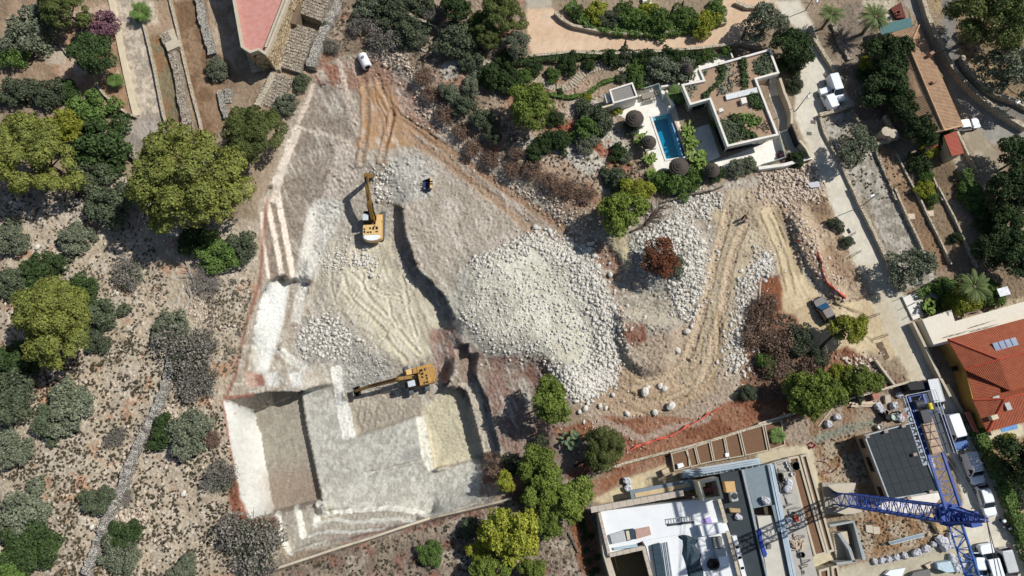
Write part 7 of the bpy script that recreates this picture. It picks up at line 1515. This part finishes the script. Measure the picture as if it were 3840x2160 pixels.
for s, l in (('505,792 580,780 715,775 705,820 660,852 600,852 555,830', 'upper'), ('555,985 600,940 650,930 705,935 765,985 640,1005', 'lower')):
    b = MB(); b.prism(ups(E3(s), 2.2), 1.9, 2.2); t = holder('curved_slab', E3(s), f'half round raw concrete slab at the crane foot, {l} one', 'slab', 0.0); b.build('top', CONL, t, True); b = MB(); b.prism(inset(ups(E3(s), 2.0), .3), -.2, 1.88); b.build('wall', CONC, t, True)
# dark roofed building
T_ = holder('dark_roof_building', E3('770,428 1118,335 1322,838 950,898'), 'plain building with a flat dark grey gridded roof', 'building', 0.0); P = ups(E3('770,428 1118,335 1322,838 950,898'), 3.2)
b = MB(); b.prism(inset(P, .15), -.5, 3.0); b.build('wall', mat('tan_render', '#a38d70', .9, '#8f7b61', .8, .9), T_, True); b = MB(); ringwall(b, P, .16, 2.95, 3.3); b.build('parapet', mat('zinc_edge', '#a9b0b2', .5), T_, True)
b = MB(); b.prism(inset(P, .17), 3.0, 3.12); rf = b.build('roof', mat('bitumen', '#363d40', .85, '#2b3134', 1.5, 1.0, bump=.4), T_, True)
b = MB(); q = inset(P, .2)
for k in range(1, 6): a, c = Vector(q[0]).lerp(Vector(q[1]), k/6), Vector(q[3]).lerp(Vector(q[2]), k/6); b.bar((a.x, a.y, 3.125), (c.x, c.y, 3.125), .06, .02)
for k in range(1, 5): a, c = Vector(q[0]).lerp(Vector(q[3]), k/5), Vector(q[1]).lerp(Vector(q[2]), k/5); b.bar((a.x, a.y, 3.13), (c.x, c.y, 3.13), .06, .02)
b.build('roof_seam', mat('seam', '#20262a', .8), T_, True)
for s in ('797,438', '932,402', '1058,362', '1143,568', '1258,838', '1100,882'): p = up(*E3(s)[0], 3.5); MB().box((p[0], p[1], 3.35), (.5, .4, .5), .25).build('vent', mat('vent_stone', '#a8968a', .9), T_, True)
iw = inset(P, .15)
for f in (.12, .42, .5, .9): a, c = Vector(iw[0]).lerp(Vector(iw[3]), f-.04), Vector(iw[0]).lerp(Vector(iw[3]), f+.04); d_ = Vector(((a-c).y, -(a-c).x)).normalized(); mid = (a+c)/2; o = d_ if (mid+d_*3-Vector(np.mean(iw, axis=0))).length > (mid-d_*3-Vector(np.mean(iw, axis=0))).length else -d_; MB().box((mid.x+o.x*.02, mid.y+o.y*.02, 1.6), (1.3, .1, 1.0), math.atan2((c-a).y, (c-a).x)).build('window', MATS['dark_opening'], T_, True)
b = MB(); b.prism(ups(E3('860,915 1310,845 1340,870 1240,985 930,1005'), .15), -.3, .15); tag(b.build('white_apron', WHP, None, True), 'white paved apron below the dark roofed building', 'paving')
# ---------------------------------------------------------------- loose material
BAG = mat('white_sack', '#cfcfd2', .8, '#a9a9ae', 4, 1.0, bump=.8, bs=6)
def bag(u, v, s, label, h=.8, z=None, open_=False):
    rr = random.Random(int(u*3+v)); b = MB(); rings = []
    for i, (z_, q) in enumerate(((0, .8), (.25, 1.02), (.6, 1.0), (.85, .85), (1.0, .55), (.93, .3))): rings.append([(math.cos(a)*q*.55*rr.uniform(.7, 1.2), math.sin(a)*q*.46*rr.uniform(.7, 1.2), z_*h*rr.uniform(.93, 1.07)) for a in [k*math.pi/6 for k in range(12)]])
    b.loft(rings); o = b.build('bulk_bag', BAG, None); o.location = G(u, v) if z is None else up(u, v, z); o.scale = (s*.78, s*.78, s*.7); o.rotation_euler = (0, 0, rr.uniform(0, 6)); return tag(o, label, 'bag', 'white bulk bags about the building site')
for s, k, l in (('1143,1275', 1.5, 'leftmost of the big ones beside the lower yard'), ('1213,1248', 1.4, 'second of the big ones beside the lower yard'), ('1268,1215', 1.0, 'flat one between big ones and yard corner'), ('1318,1185', 1.9, 'biggest one in the yard corner pile'), ('1345,1225', 1.8, 'lowest one in the yard corner pile'), ('1395,1215', 1.5, 'right one in the yard corner pile'), ('1385,1160', 1.3, 'top one in the yard corner pile'), ('1412,1140', 1.0, 'small one touching the crane jib'),
                 ('845,1342', 1.0, 'leftmost in the small row on the slope foot'), ('895,1335', 1.1, 'second in the small row on the slope foot'), ('945,1325', 1.1, 'third in the small row on the slope foot'), ('1000,1312', 1.2, 'fourth in the small row on the slope foot'), ('1060,1300', 1.1, 'last in the small row on the slope foot'), ('1405,1320', 1.5, 'upper one in the heap beside the mixer'), ('1455,1330', 1.4, 'right one in the heap beside the mixer'), ('1430,1385', 1.6, 'lowest one in the heap beside the mixer'), ('1475,1355', 1.2, 'outer one in the heap beside the mixer'),
                 ('980,215', 1.4, 'alone behind the plank pile'), ('868,222', 1.5, 'large one at the right end of the planks'), ('893,250', 1.2, 'small one at the right end of the planks'), ('1025,300', 1.5, 'beside the cement mixer drums'), ('1022,140', 1.2, 'uppermost one near the crane rear'), ('572,300', 1.3, 'torn one lying in the red scrub'), ('505,350', 1.4, 'round open one left of the concrete strip'), ('1245,610', 1.0, 'first one between dark roof and crane'), ('1262,650', .9, 'second one between dark roof and crane'), ('1215,545', .8, 'third one between dark roof and crane')): bag(*E3(s)[0], k, 'white bulk bag, '+l)
bag(*CQ('870,760')[0], 1.5, 'white bulk bag, upper one beside the sandy path'); bag(*CQ('880,815')[0], 1.5, 'white bulk bag, lower one beside the sandy path'); bag(*Zs('1240,345')[0], 1.4, 'white bulk bag, open one on the deck, upper', z=2.4); bag(*Zs('1225,415')[0], 1.4, 'white bulk bag, open one on the deck, lower', z=2.4); bag(*Zs('970,555')[0], 1.5, 'white bulk bag, round one on the grey screed roof', z=3.0); bag(*Zs('650,750')[0], 1.2, 'white bulk bag, crumpled on the dark roof', z=2.7); bag(*Zs('1240,790')[0], 1.3, 'white bulk bag, slumped beside the pale tubes', z=2.4)
def solid(name, P, z0, z1, m, label, cat, bevel=.03, grp=None): b = MB(); b.prism(ups(P, z1), z0, z1); return tag(b.build(name, m, None, True, bevel=bevel), label, cat, grp)
PL_ = mat('sawn_timber', '#d2c2ab', .85, '#b8a68d', 4, .9)
for k in range(7): 
    x0 = 665+(k*23) % 50; y = 192+k*5; p, q = up(*E3(f'{x0},{y+3}')[0], .2+.12*(k % 3)), up(*E3(f'{x0+110+(k*37) % 90},{y-8}')[0], .2+.12*(k % 3)); b = MB().bar(p, q, .24, .1); tag(b.build('plank', PL_, None, True), f'pale timber plank under the boundary wall, number {k+1} from the top'.replace(f'number {k+1} from the top', ('topmost', 'second from the top', 'third from the top', 'the middle one', 'third from the bottom', 'second from the bottom', 'lowest')[k]), 'plank', 'planks piled under the boundary wall')
t = empty('mixer', G(*E3('930,308')[0]), -.2, 'cement mixer with black drum beside the dark roof', 'cement mixer'); MB().lathe([(.3, 0), (.5, .3), (.55, .6), (.3, 1.0), (.28, 1.02)], (-.4, 0, .4), 16).build('drum', BLK, t); b = MB(); b.box((.1, 0, .5), (1.0, .08, .08)); b.box((.3, 0, .3), (.5, .4, .5)); b.build('frame', TRIM, t)
for x in (-.2, .5): MB().tube([(x, -.35, .2), (x, .35, .2)], .2, 10).build('wheel', TYR, t)
for i, (s, r, mk, l) in enumerate((('975,298', .5, 'drum_green', 'pale green steel drum lying beside the mixer'), ('1005,270', .32, 'drum_grey', 'grey bucket behind the mixer'), ('870,370', .38, 'drum_white', 'white round pot on the tan strip beside the dark roof'), ('915,268', .35, 'drum_black', 'black tub at the end of the bags'), ('890,272', .32, 'drum_black', 'smaller black tub left of the other'))):
    m_ = mat(mk, dict(drum_green='#b5c4b8', drum_grey='#77797b', drum_white='#dedcd4', drum_black='#23221f')[mk], .6); o = MB().lathe([(r*.8, 0), (r, .1), (r, .75), (r*.85, .8), (r*.8, .55), (.02, .54)], (0, 0, 0), 16).build('tub', m_, None); o.location = G(*E3(s)[0]); tag(o, l, 'tub')
solid('red_tool', E3('1060,282 1085,280 1088,295 1062,295'), .2, .5, mat('red_paint', '#b3262e', .5), 'small red machine part beside the bags', 'tool'); solid('brick_pile', E3('830,130 880,120 890,160 845,172'), 0, 1.1, mat('brick_pink', '#b98878', .9, '#8a5a4d', 5, 1), 'pile of pinkish bricks behind the planks', 'bricks'); solid('rubble_heap', E3('925,140 965,135 970,190 930,200'), 0, .6, BLKC, 'heap of pale broken blocks behind the white bags', 'rubble')
for s, l in (('785,1078 835,1082 842,1142 790,1132', 'left'), ('838,1090 885,1092 892,1145 845,1148', 'right')): solid('manhole_slab', E3(s), 0, .35, CONL, f'square pale concrete slab on the red slope, {l} one', 'slab', grp='two concrete slabs on the red slope')
for k in range(5): p, q = up(*E3(f'{950+k*4},{1205+k*4}')[0], .4), up(*E3(f'{1195+k*2},{1140+k*5}')[0], .4); tag(MB().bar(p, q, .13).build('steel_profile', MATS['pale_steel'], None, True), f'long pale steel profile lying on the slope, {ORD[k]}', 'steel bar', 'bundle of steel profiles on the slope')
GB = mat('boulder_ochre', '#c9b184', .9, '#ab9468', 2, .9, bump=.4)
for k, s in enumerate(('1240,1025', '1275,1040', '1310,1025', '1345,1040', '1290,1070', '1325,1080', '1360,1070', '1390,1040', '1300,1095', '1380,1085')): o = link('ochre_boulder', BM[k % 4].copy(), None); o.data.materials.clear(); o.data.materials.append(GB); o.location = G(*E3(s)[0]); o.scale = (1.3, 1.3, 1.2); o.rotation_euler = (0, 0, k); tag(o, f'ochre boulder in the clump below the crane top, {ORD[k]}', 'boulder', 'ochre boulders below the crane')
DKB = mat('dark_tarp', '#2f4652', .6, '#1d2c35', 2, 1.0, bump=.7, bs=5); GRYM = mat('grey_boxes', '#b9bcbb', .8, '#9b9e9e', 3, .9)
ZR2 = 3.3
solid('skylight_crate', CQ('745,1150 850,1118 868,1195 765,1217'), ZR2, 3.75, GRYM, 'grey covered skylight on the white roof, left one', 'skylight'); solid('skylight_crate', CQ('930,1110 1035,1090 1048,1150 940,1182'), ZR2, 3.6, mat('stained_lid', '#bd9f92', .8, '#9d7c6e', 3, 1), 'rust stained square lid on the white roof', 'skylight'); solid('tarp', CQ('850,1115 920,1105 930,1180 880,1195'), ZR2, 3.7, DKB, 'dark tarpaulin between the two roof skylights', 'tarpaulin'); solid('board', CQ('862,1125 885,1120 897,1185 875,1190'), 3.72, 3.8, CRM, 'narrow tan board on the dark tarpaulin', 'board')
t = empty('ladder', up(*CQ('1255,1040')[0], 3.3), .12, 'grey steel ladder frame lying on the white roof', 'ladder'); b = MB(); [b.box((0, y, .4), (3.4, .08, .08)) for y in (-.3, .3)]; b.build('rail', RIM, t); b = MB(); [b.box((x, 0, .4), (.06, .6, .05)) for x in np.linspace(-1.6, 1.6, 10)]; b.build('rungs', RIM, t); b = MB(); [b.box((x, -.3, .2), (.06, .06, .4)) for x in (-1.6, 1.6)]; b.box((0, -.5, .08), (3.6, .3, .06)); b.build('feet', MATS['winch_grey'], t)
solid('roof_hatch', CQ('1395,1085 1560,1062 1588,1135 1418,1162'), ZR2, 4.6, SLABW, 'big white box standing on the membrane roof', 'roof box', .02); solid('purple_sheet', CQ('1408,1042 1475,1018 1490,1062 1425,1078'), ZR2, 3.36, mat('lilac', '#b5a3dd', .8), 'lilac plastic sheet on the white roof', 'sheet'); solid('foil_roll', CQ('770,1245 945,1218 950,1238 778,1262'), ZR2, 3.6, mat('foil', '#b4c6ce', .3, '#8fa4ae', 5, 1), 'long roll of shiny foil near the dark room', 'roll')
solid('pallet_of_panels', CQ('1055,1225 1110,1210 1155,1449 1165,1600 1110,1600'), ZR2, 3.9, DKB, 'stack of dark panels wrapped in tarpaulin on the white roof', 'panels')
for k in range(5): p, q = up(*CQ(f'{1112+k*12},{1215-k*3}')[0], 3.5), up(*CQ(f'{1165+k*13},{1600}')[0], 3.5); tag(MB().bar(p, q, .13, .3).build('long_profile', MATS['pale_steel'] if k % 2 else RIM, None, True), f'long metal profile beside the wrapped panels, {ORD[k]}', 'steel bar', 'metal profiles beside the wrapped panels')
b = MB(); rr = random.Random(9); rings = []
tp_ = [CQ(f'{x},{y}')[0] for x, y in ((1290, 1165), (1330, 1190), (1320, 1230), (1350, 1290), (1350, 1350), (1370, 1420), (1380, 1520))]
for i, (u, v) in enumerate(tp_): c = up(u, v, 3.6); w = .9+.25*(i % 2); rings.append([(c[0]+math.cos(a)*w*rr.uniform(.7, 1.2), c[1]+math.sin(a)*.25, 3.3+.45*max(0, math.sin(a))*rr.uniform(.5, 1.2)) for a in [k*math.pi/5 for k in range(10)]])
b.loft(rings); tag(b.build('crumpled_tarp', DKB, None, True), 'long crumpled dark blue tarpaulin on the white roof', 'tarpaulin')
for s, zz, m_, l in (('1495,1170 1560,1165 1568,1240 1510,1250', 4.3, mat('grey_cloth', '#8e8d89', .9, '#6d6c69', 3, 1, bump=.8, bs=5), 'grey shrouded pallet on the white roof, upper'), ('1515,1255 1585,1248 1592,1305 1525,1318', 4.3, GRYM, 'pallet of pale sacks on the white roof, middle'), ('1535,1312 1605,1305 1612,1372 1548,1380', 4.5, CARW, 'pallet of white sacks on the white roof, lowest')): solid('pallet', CQ(s), ZR2, zz, m_, l, 'pallet')
o = MB().lathe([(.4, 0), (.75, .3), (.7, .9), (.4, 1.1), (.3, .8)], (0, 0, 0), 12, .12).build('black_bag', BLK, None); o.location = up(*CQ('1490,1360')[0], 3.3); tag(o, 'black bag of rubble beside the white pallets', 'bag')
solid('wrapped_unit', Zs('495,335 612,330 632,455 520,465'), 2.7, 4.1, mat('tan_wrap', '#c9a878', .7, '#b59260', 2, .9), 'tan covered box standing on the dark roof', 'box'); t = solid('heat_pump', Zs('560,462 640,455 660,560 585,572'), 2.7, 3.9, GRYM, 'grey heat pump with a round fan on the dark roof', 'heat pump'); solid('cardboard_box', Zs('552,645 680,655 684,700 570,698'), 2.7, 3.3, mat('cardboard', '#b39a74', .9, '#9c8460', 2, .8), 'flat cardboard box on the dark roof', 'box')
c = up(*Zs('612,505')[0], 3.92); f = MB().lathe([(.42, 0), (.42, .03), (.1, .05)], (0, 0, 0), 16).build('fan', MATS['fan_dark'], t); f.location = Vector(c)-Vector(t.location)
for s, l in (('1120,235 1190,240 1190,320 1130,335', 'on the grey deck'), ('1310,115 1375,108 1395,185 1318,195', 'on the brown bed')):
    b = MB(); P = ups(Zs(s), 3.0); a, c, d = Vector(P[0]), Vector(P[1]), Vector(P[3])
    for i in range(5):
        for j in range(5): q = a+(c-a)*(i+.5)/5+(d-a)*(j+.5)/5; b.box((q.x, q.y, 2.6), (.3, .38, .5))
    tag(b.build('concrete_blocks', mat('grey_block', '#7b7a76', .95, '#63625f', 4, .9), None, True), f'small stack of hollow grey blocks {l}', 'blocks')
solid('blue_tarp', Zs('880,905 925,895 950,1050 1000,1190 985,1230 950,1200 905,1050'), 2.7, 3.3, mat('blue_plastic', '#1c3f9e', .5, '#15317c', 3, .9, bump=.6, bs=6), 'bright blue plastic sheet over the roof edge', 'tarpaulin'); solid('pipe_section', Zs('990,1060 1050,1075 1045,1130 1000,1130'), 2.9, 3.1, MATS['grey_block'], 'grey round object on the pale screed', 'pipe')
t = empty('red_cart', up(*Zs('1330,765')[0], 2.4), .3, 'red barrow lying on the cluttered deck', 'barrow'); MB().box((0, 0, .45), (.7, .9, .25), 0, .8, .8).build('tray', mat('cart_red', '#a8442f', .6), t); MB().tube([(0, .7, .2), (.08, .7, .2)], .2, 10).build('wheel', TYR, t); b = MB(); [b.bar((x, -.9, .5), (x, .6, .35), .05) for x in (-.25, .25)]; b.build('handle', RIM, t)
for s, r, l in (('1230,110', .25, 'first'), ('1245,150', .25, 'second'), ('1270,185', .25, 'third'), ('1295,245', .3, 'fourth, largest'), ('1400,1195', .38, 'fifth, black, far down the deck')): o = MB().lathe([(r*.8, 0), (r, .4), (r*.9, .4), (r*.7, .1)], (0, 0, 0), 12).build('bucket', MATS['drum_white'] if 'black' not in l else BLK, None); o.location = up(*Zs(s)[0], 2.4); tag(o, f'builder bucket on the deck beside the brown bed, {l}', 'bucket', 'buckets on the deck')
rr = random.Random(5); b = MB()
for k in range(46): x = 1330+rr.uniform(0, 80); y = 1020+rr.uniform(0, 130); p = up(*Zs(f'{x},{y}')[0], 2.55+rr.uniform(0, .3)); a = rr.uniform(0, 3.14); b.bar((p[0], p[1], p[2]), (p[0]+math.cos(a)*.8, p[1]+math.sin(a)*.8, p[2]), .08)
tag(b.build('timber_offcuts', PL_, None, True), 'tangle of short timber offcuts on the deck', 'timber', kind=None); b = MB()
for k in range(60): y = rr.uniform(110, 1400); x = 1065+(y-110)*.245+rr.uniform(5, 60); p = up(*Zs(f'{x},{y}')[0], 2.5); a = rr.choice((-1.32, .25))+rr.uniform(-.2, .2); l = rr.uniform(.3, 1.6); b.bar((p[0], p[1], 2.5), (p[0]+math.cos(a)*l, p[1]+math.sin(a)*l, 2.55), rr.uniform(.04, .14))
tag(b.build('site_debris', mat('debris', '#8f8c86', .9, '#56534f', .6, 1), None, True), 'scattered rods and scraps along the grey deck', 'debris', kind='stuff')
for s, zz, m_, l in (('1115,1449 1130,1425 1180,1412 1250,1400 1262,1460 1140,1500', .9, MATS['grey_block'], 'pallet of grey hollow blocks at the bottom edge'), ('925,1440 960,1408 1075,1390 1040,1470', .7, CARW, 'stack of white panels at the bottom edge'), ('1300,1355 1400,1340 1432,1420 1380,1425 1310,1400', 1.2, mat('pale_blue_box', '#b8cdd6', .7), 'pale blue container lid beside the bag heap'), ('1215,1370 1270,1345 1300,1375 1240,1400', .5, PL_, 'small stack of yellow timber beside the pale blue box')): solid('material_stack', E3(s), -.1, zz, m_, l, 'stack')
solid('stone_block', CQ('1122,682 1170,662 1188,712 1140,730'), 0, .9, mat('tan_block', '#c9b497', .9), 'cubic tan block on the sandy path', 'block'); solid('white_box', CQ('1235,638 1275,628 1288,655 1245,672'), .7, 1.3, CARW, 'white meter box in the first planting box', 'box'); solid('white_box', CQ('1582,560 1610,555 1614,582 1586,588'), .7, .95, CARW, 'small white lid in the fourth planting box', 'box')
solid('dark_canopy', E3('1085,60 1150,35 1200,40 1215,95 1110,105'), 0, 2.2, mat('black_sheet', '#141518', .7, '#22242a', 2, 1), 'black sheeted shelter beside the navy van', 'shelter')
# orange mesh barrier, hoses, dead wood, picket marks
def ribbon(P, h, m, label, nm, cat, r=None, sub=14, wig=.0, w=None, dz=.05):
    pts = []
    for (x1, y1), (x2, y2) in zip(P, P[1:]): n = max(1, int(math.hypot(x2-x1, y2-y1)/sub)); pts += [(x1+(x2-x1)*k/n, y1+(y2-y1)*k/n) for k in range(n)]
    pts.append(P[-1]); q = [Vector(G(u+random.uniform(-wig, wig), v+random.uniform(-wig, wig), dz)) for u, v in pts]; b = MB()
    if r: b.tube(q, r, 6)
    else: b.loft([[p+Vector((0, -.03, 0)), p+Vector((0, .03, 0)), p+Vector((0, .03+random.uniform(0, .35), h)), p+Vector((0, -.03, h))] for p in q])
    return tag(b.build(nm, m, None, True), label, cat)
ORG = mat('orange_mesh', '#c9614f', .8, '#b04a3a', 3, .9)
ribbon(R2('880,545 1000,495 1100,462 1200,435 1300,370 1400,320 1480,270 1555,232'), .4, ORG, 'red plastic barrier mesh lying across the red earth', 'barrier_mesh', 'barrier', wig=2); ribbon(A(3, 1, '430,485 450,540 465,620 500,700 560,760 630,810'), .5, ORG, 'red plastic mesh along the sandy track bank', 'barrier_mesh', 'barrier', wig=3); ribbon(A(3, 1, '285,390 300,405'), .4, ORG, 'small scrap of red mesh on the bank', 'barrier_mesh', 'barrier')
HS = mat('red_hose', '#7a2730', .6); ribbon(E3('430,620 480,615 530,660 510,700 460,710'), 0, HS, 'dark red hose curled left on the slope', 'hose', 'hose', r=.06); ribbon(E3('470,690 540,700 590,650 595,590'), 0, HS, 'dark red hose curled right on the slope', 'hose', 'hose', r=.06); ribbon(E3('360,500 390,480 420,500 400,520 370,510 380,530'), 0, HS, 'coil of dark red hose by the planting boxes', 'hose', 'hose', r=.12); ribbon(E3('440,365 490,300 540,240 600,200'), 0, PL_, 'pale hose snaking over the scrub', 'hose', 'hose', r=.09)
DW = mat('bleached_wood', '#b8b0a4', .9, '#918a80', 3, .8)
def deadtree(P, R, label, n=24, nm='fallen_tree', m=DW, lift=.5):
    q = [Vector(G(u, v, lift*(.3+k*.25))) for k, (u, v) in enumerate(P)]; c = Vector(G(*P[0])); t = empty(nm, tuple(c), 0, label, 'dead tree'); MB().tube([p-c for p in q], [.2*(1-.6*k/len(q)) for k in range(len(q))], 7).build('trunk', m, t); b = MB(); rr = random.Random(int(P[0][0]))
    d0 = (q[-1]-q[0]).normalized()
    for k in range(n):
        f = rr.uniform(.25, 1); i = min(int(f*(len(q)-1)), len(q)-2); s = q[i].lerp(q[i+1], f*(len(q)-1)-i)-c; a = rr.uniform(-1.2, 1.2); d = Matrix.Rotation(a, 3, 'Z') @ d0; L = R*rr.uniform(.4, 1); e = s+d*L+Vector((0, 0, rr.uniform(0, .8))); mm = s.lerp(e, .5)+Vector((rr.uniform(-.2, .2), rr.uniform(-.2, .2), .2)); b.tube([s, mm, e], [.07, .045, .015], 4, False)
        for j in range(5): s2 = s.lerp(e, rr.uniform(.3, 1)); e2 = s2+Matrix.Rotation(rr.uniform(-.9, .9), 3, 'Z') @ d*L*.35+Vector((0, 0, rr.uniform(-.1, .4))); b.tube([s2, e2], [.03, .01], 3, False)
    b.build('branches', m, t); return t
deadtree(A(0, 1, '1335,900 1400,800 1470,740 1540,700'), 3.4, 'fallen grey tree with spreading bare branches', 34); deadtree(A(0, 1, '1420,750 1400,650 1350,540'), 2.0, 'bare upright branch rising left of the fallen grey tree', 12, 'dead_branch'); deadtree(R1('900,330 1000,290 1060,220 1100,170'), 2.3, 'small leafless tree beside the bright pine on the rim', 26, 'bare_tree', mat('dark_bark', '#5d5048', .9), 1.0)
deadtree(A(0, 1, '850,505 930,530 1000,600 1060,690'), .6, 'bleached branch lying over the scrub at left', 8, 'dead_branch', lift=.2); deadtree(R1('1835,690 1830,800 1810,920'), .3, 'white bleached branch beside the red gully', 3, 'dead_branch', lift=.15); deadtree(R1('1800,900 1805,1050 1830,1240'), .5, 'second bleached branch lying down the red gully', 5, 'dead_branch', lift=.15); deadtree(A(1, 0, '1700,960 1720,1030 1760,1110'), .5, 'reddish fallen trunk at the rim below the brush', 5, 'dead_branch', mat('red_bark', '#9a6a50', .9), .2)
deadtree(A(1, 0, '1280,830 1340,810 1420,780'), .9, 'pale dead branches in the middle of the brush pile', 10, 'dead_branch', lift=.3); deadtree(A(1, 0, '1250,380 1180,340 1090,320'), .9, 'pale dead branches at the top of the brush pile', 10, 'dead_branch', lift=.3); deadtree(CQ('445,1130 480,1200 515,1275'), .2, 'dark log lying beside the planted strip', 2, 'log', mat('dark_log', '#6d6459', .9), .15)
# leaning pine trunks
def leaner(P, r, label):
    t = empty('leaning_trunk', G(*P[0]), 0, label, 'tree trunk'); c = Vector(t.location); q = [Vector(up(u, v, c.z+h))-c for (u, v), h in zip(P, (0, 1.6, 3.0, 4.2, 4.8))]; MB().tube(q, [r*(1-.16*k) for k in range(len(q))], 8).build('trunk', mat('dark_trunk', '#41342b', .95, '#2e251f', 3, .8), t)
leaner(A(3, 1, '435,1195 490,1130 550,1075 620,1065'), .24, 'dark bare trunk leaning toward the pine below the dark car'); leaner(A(2, 2, '490,650 560,620 610,580 660,540'), .2, 'dark trunk leaning toward the pine on the red earth'); leaner(A(3, 2, '580,145 620,115 665,85'), .16, 'thin dark trunk rising to the pine near the planks')
# little plants in the strip, planks on terraces, picket posts
for k, s in enumerate(('523,982', '535,1020', '550,1060', '552,1100', '575,1140', '565,1180', '608,1165', '580,1262', '600,1340', '655,1310', '620,1430', '650,1405')):
    u, v = CQ(s)[0]; plant('dks', u/1.4907, v/1.4907, 15, '!small dark green seedling in the planted strip, '+(ORD[k] if k > 4 else ['topmost', 'just under the topmost', 'third down', 'fourth down', 'fifth down'][k]).replace(', lower left', ' down').replace(', lower right', ' down').replace(', far right', ' down').replace(', lowest left', ' down').replace(', lowest right', ' down')); list(FIRST.values())
for o in [o for o in COL.objects if o.parent is None and str(o.get('label')).startswith('small dark green seedling')]: o['group'] = 'seedlings in the planted strip'; 
for s, l in (('1078,195 1140,195 1145,235 1098,235', 'on the first terrace'), ('1228,172 1278,172 1280,212 1240,212', 'on the second terrace')): solid('board_path', A(3, 1, s), 0, .12, PL_, f'pale wooden board lying {l}', 'board')
for s, rz, l in (('700,500', .5, 'first'), ('755,650', .5, 'second'), ('780,805', .3, 'third'), ('830,945', .3, 'fourth'), ('890,1095', .3, 'fifth'), ('665,370', .6, 'sixth')):
    b = MB(); c = G(*A(3, 1, s)[0]); d = Vector((math.cos(rz), math.sin(rz), 0)); [b.tube([Vector(c)+Vector((0, o, .45))-d*1.1, Vector(c)+Vector((0, o, .5))+d*1.1], .03, 5) for o in (0, .25)]; [b.tube([Vector(c)+d*x+Vector((0, .1, 0)), Vector(c)+d*x+Vector((0, .1, .5))], .03, 4) for x in (-1, 1)]; tag(b.build('marker_trestle', mat('dark_timber', '#5a4738', .9), None, True), f'low timber trestle at the lane edge, {l} of the row from the middle', 'trestle', 'low trestles along the lane edge')
solid('road_hatch', A(3, 1, '860,1135 905,1120 960,1240 925,1258'), -.02, .05, mat('brown_plate', '#6b5a45', .8), 'brown steel plate in the sandy entrance', 'plate', 0); solid('road_hatch', A(3, 1, '645,310 662,300 680,330 665,343'), -.02, .06, BLK, 'black open hatch at the lane edge', 'hatch', 0)
solid('crumpled_sack', D('2030,460 2060,455 2063,470 2040,472'), 0, .5, BAG, 'crumpled white sack on the rubble by the lane', 'sack')
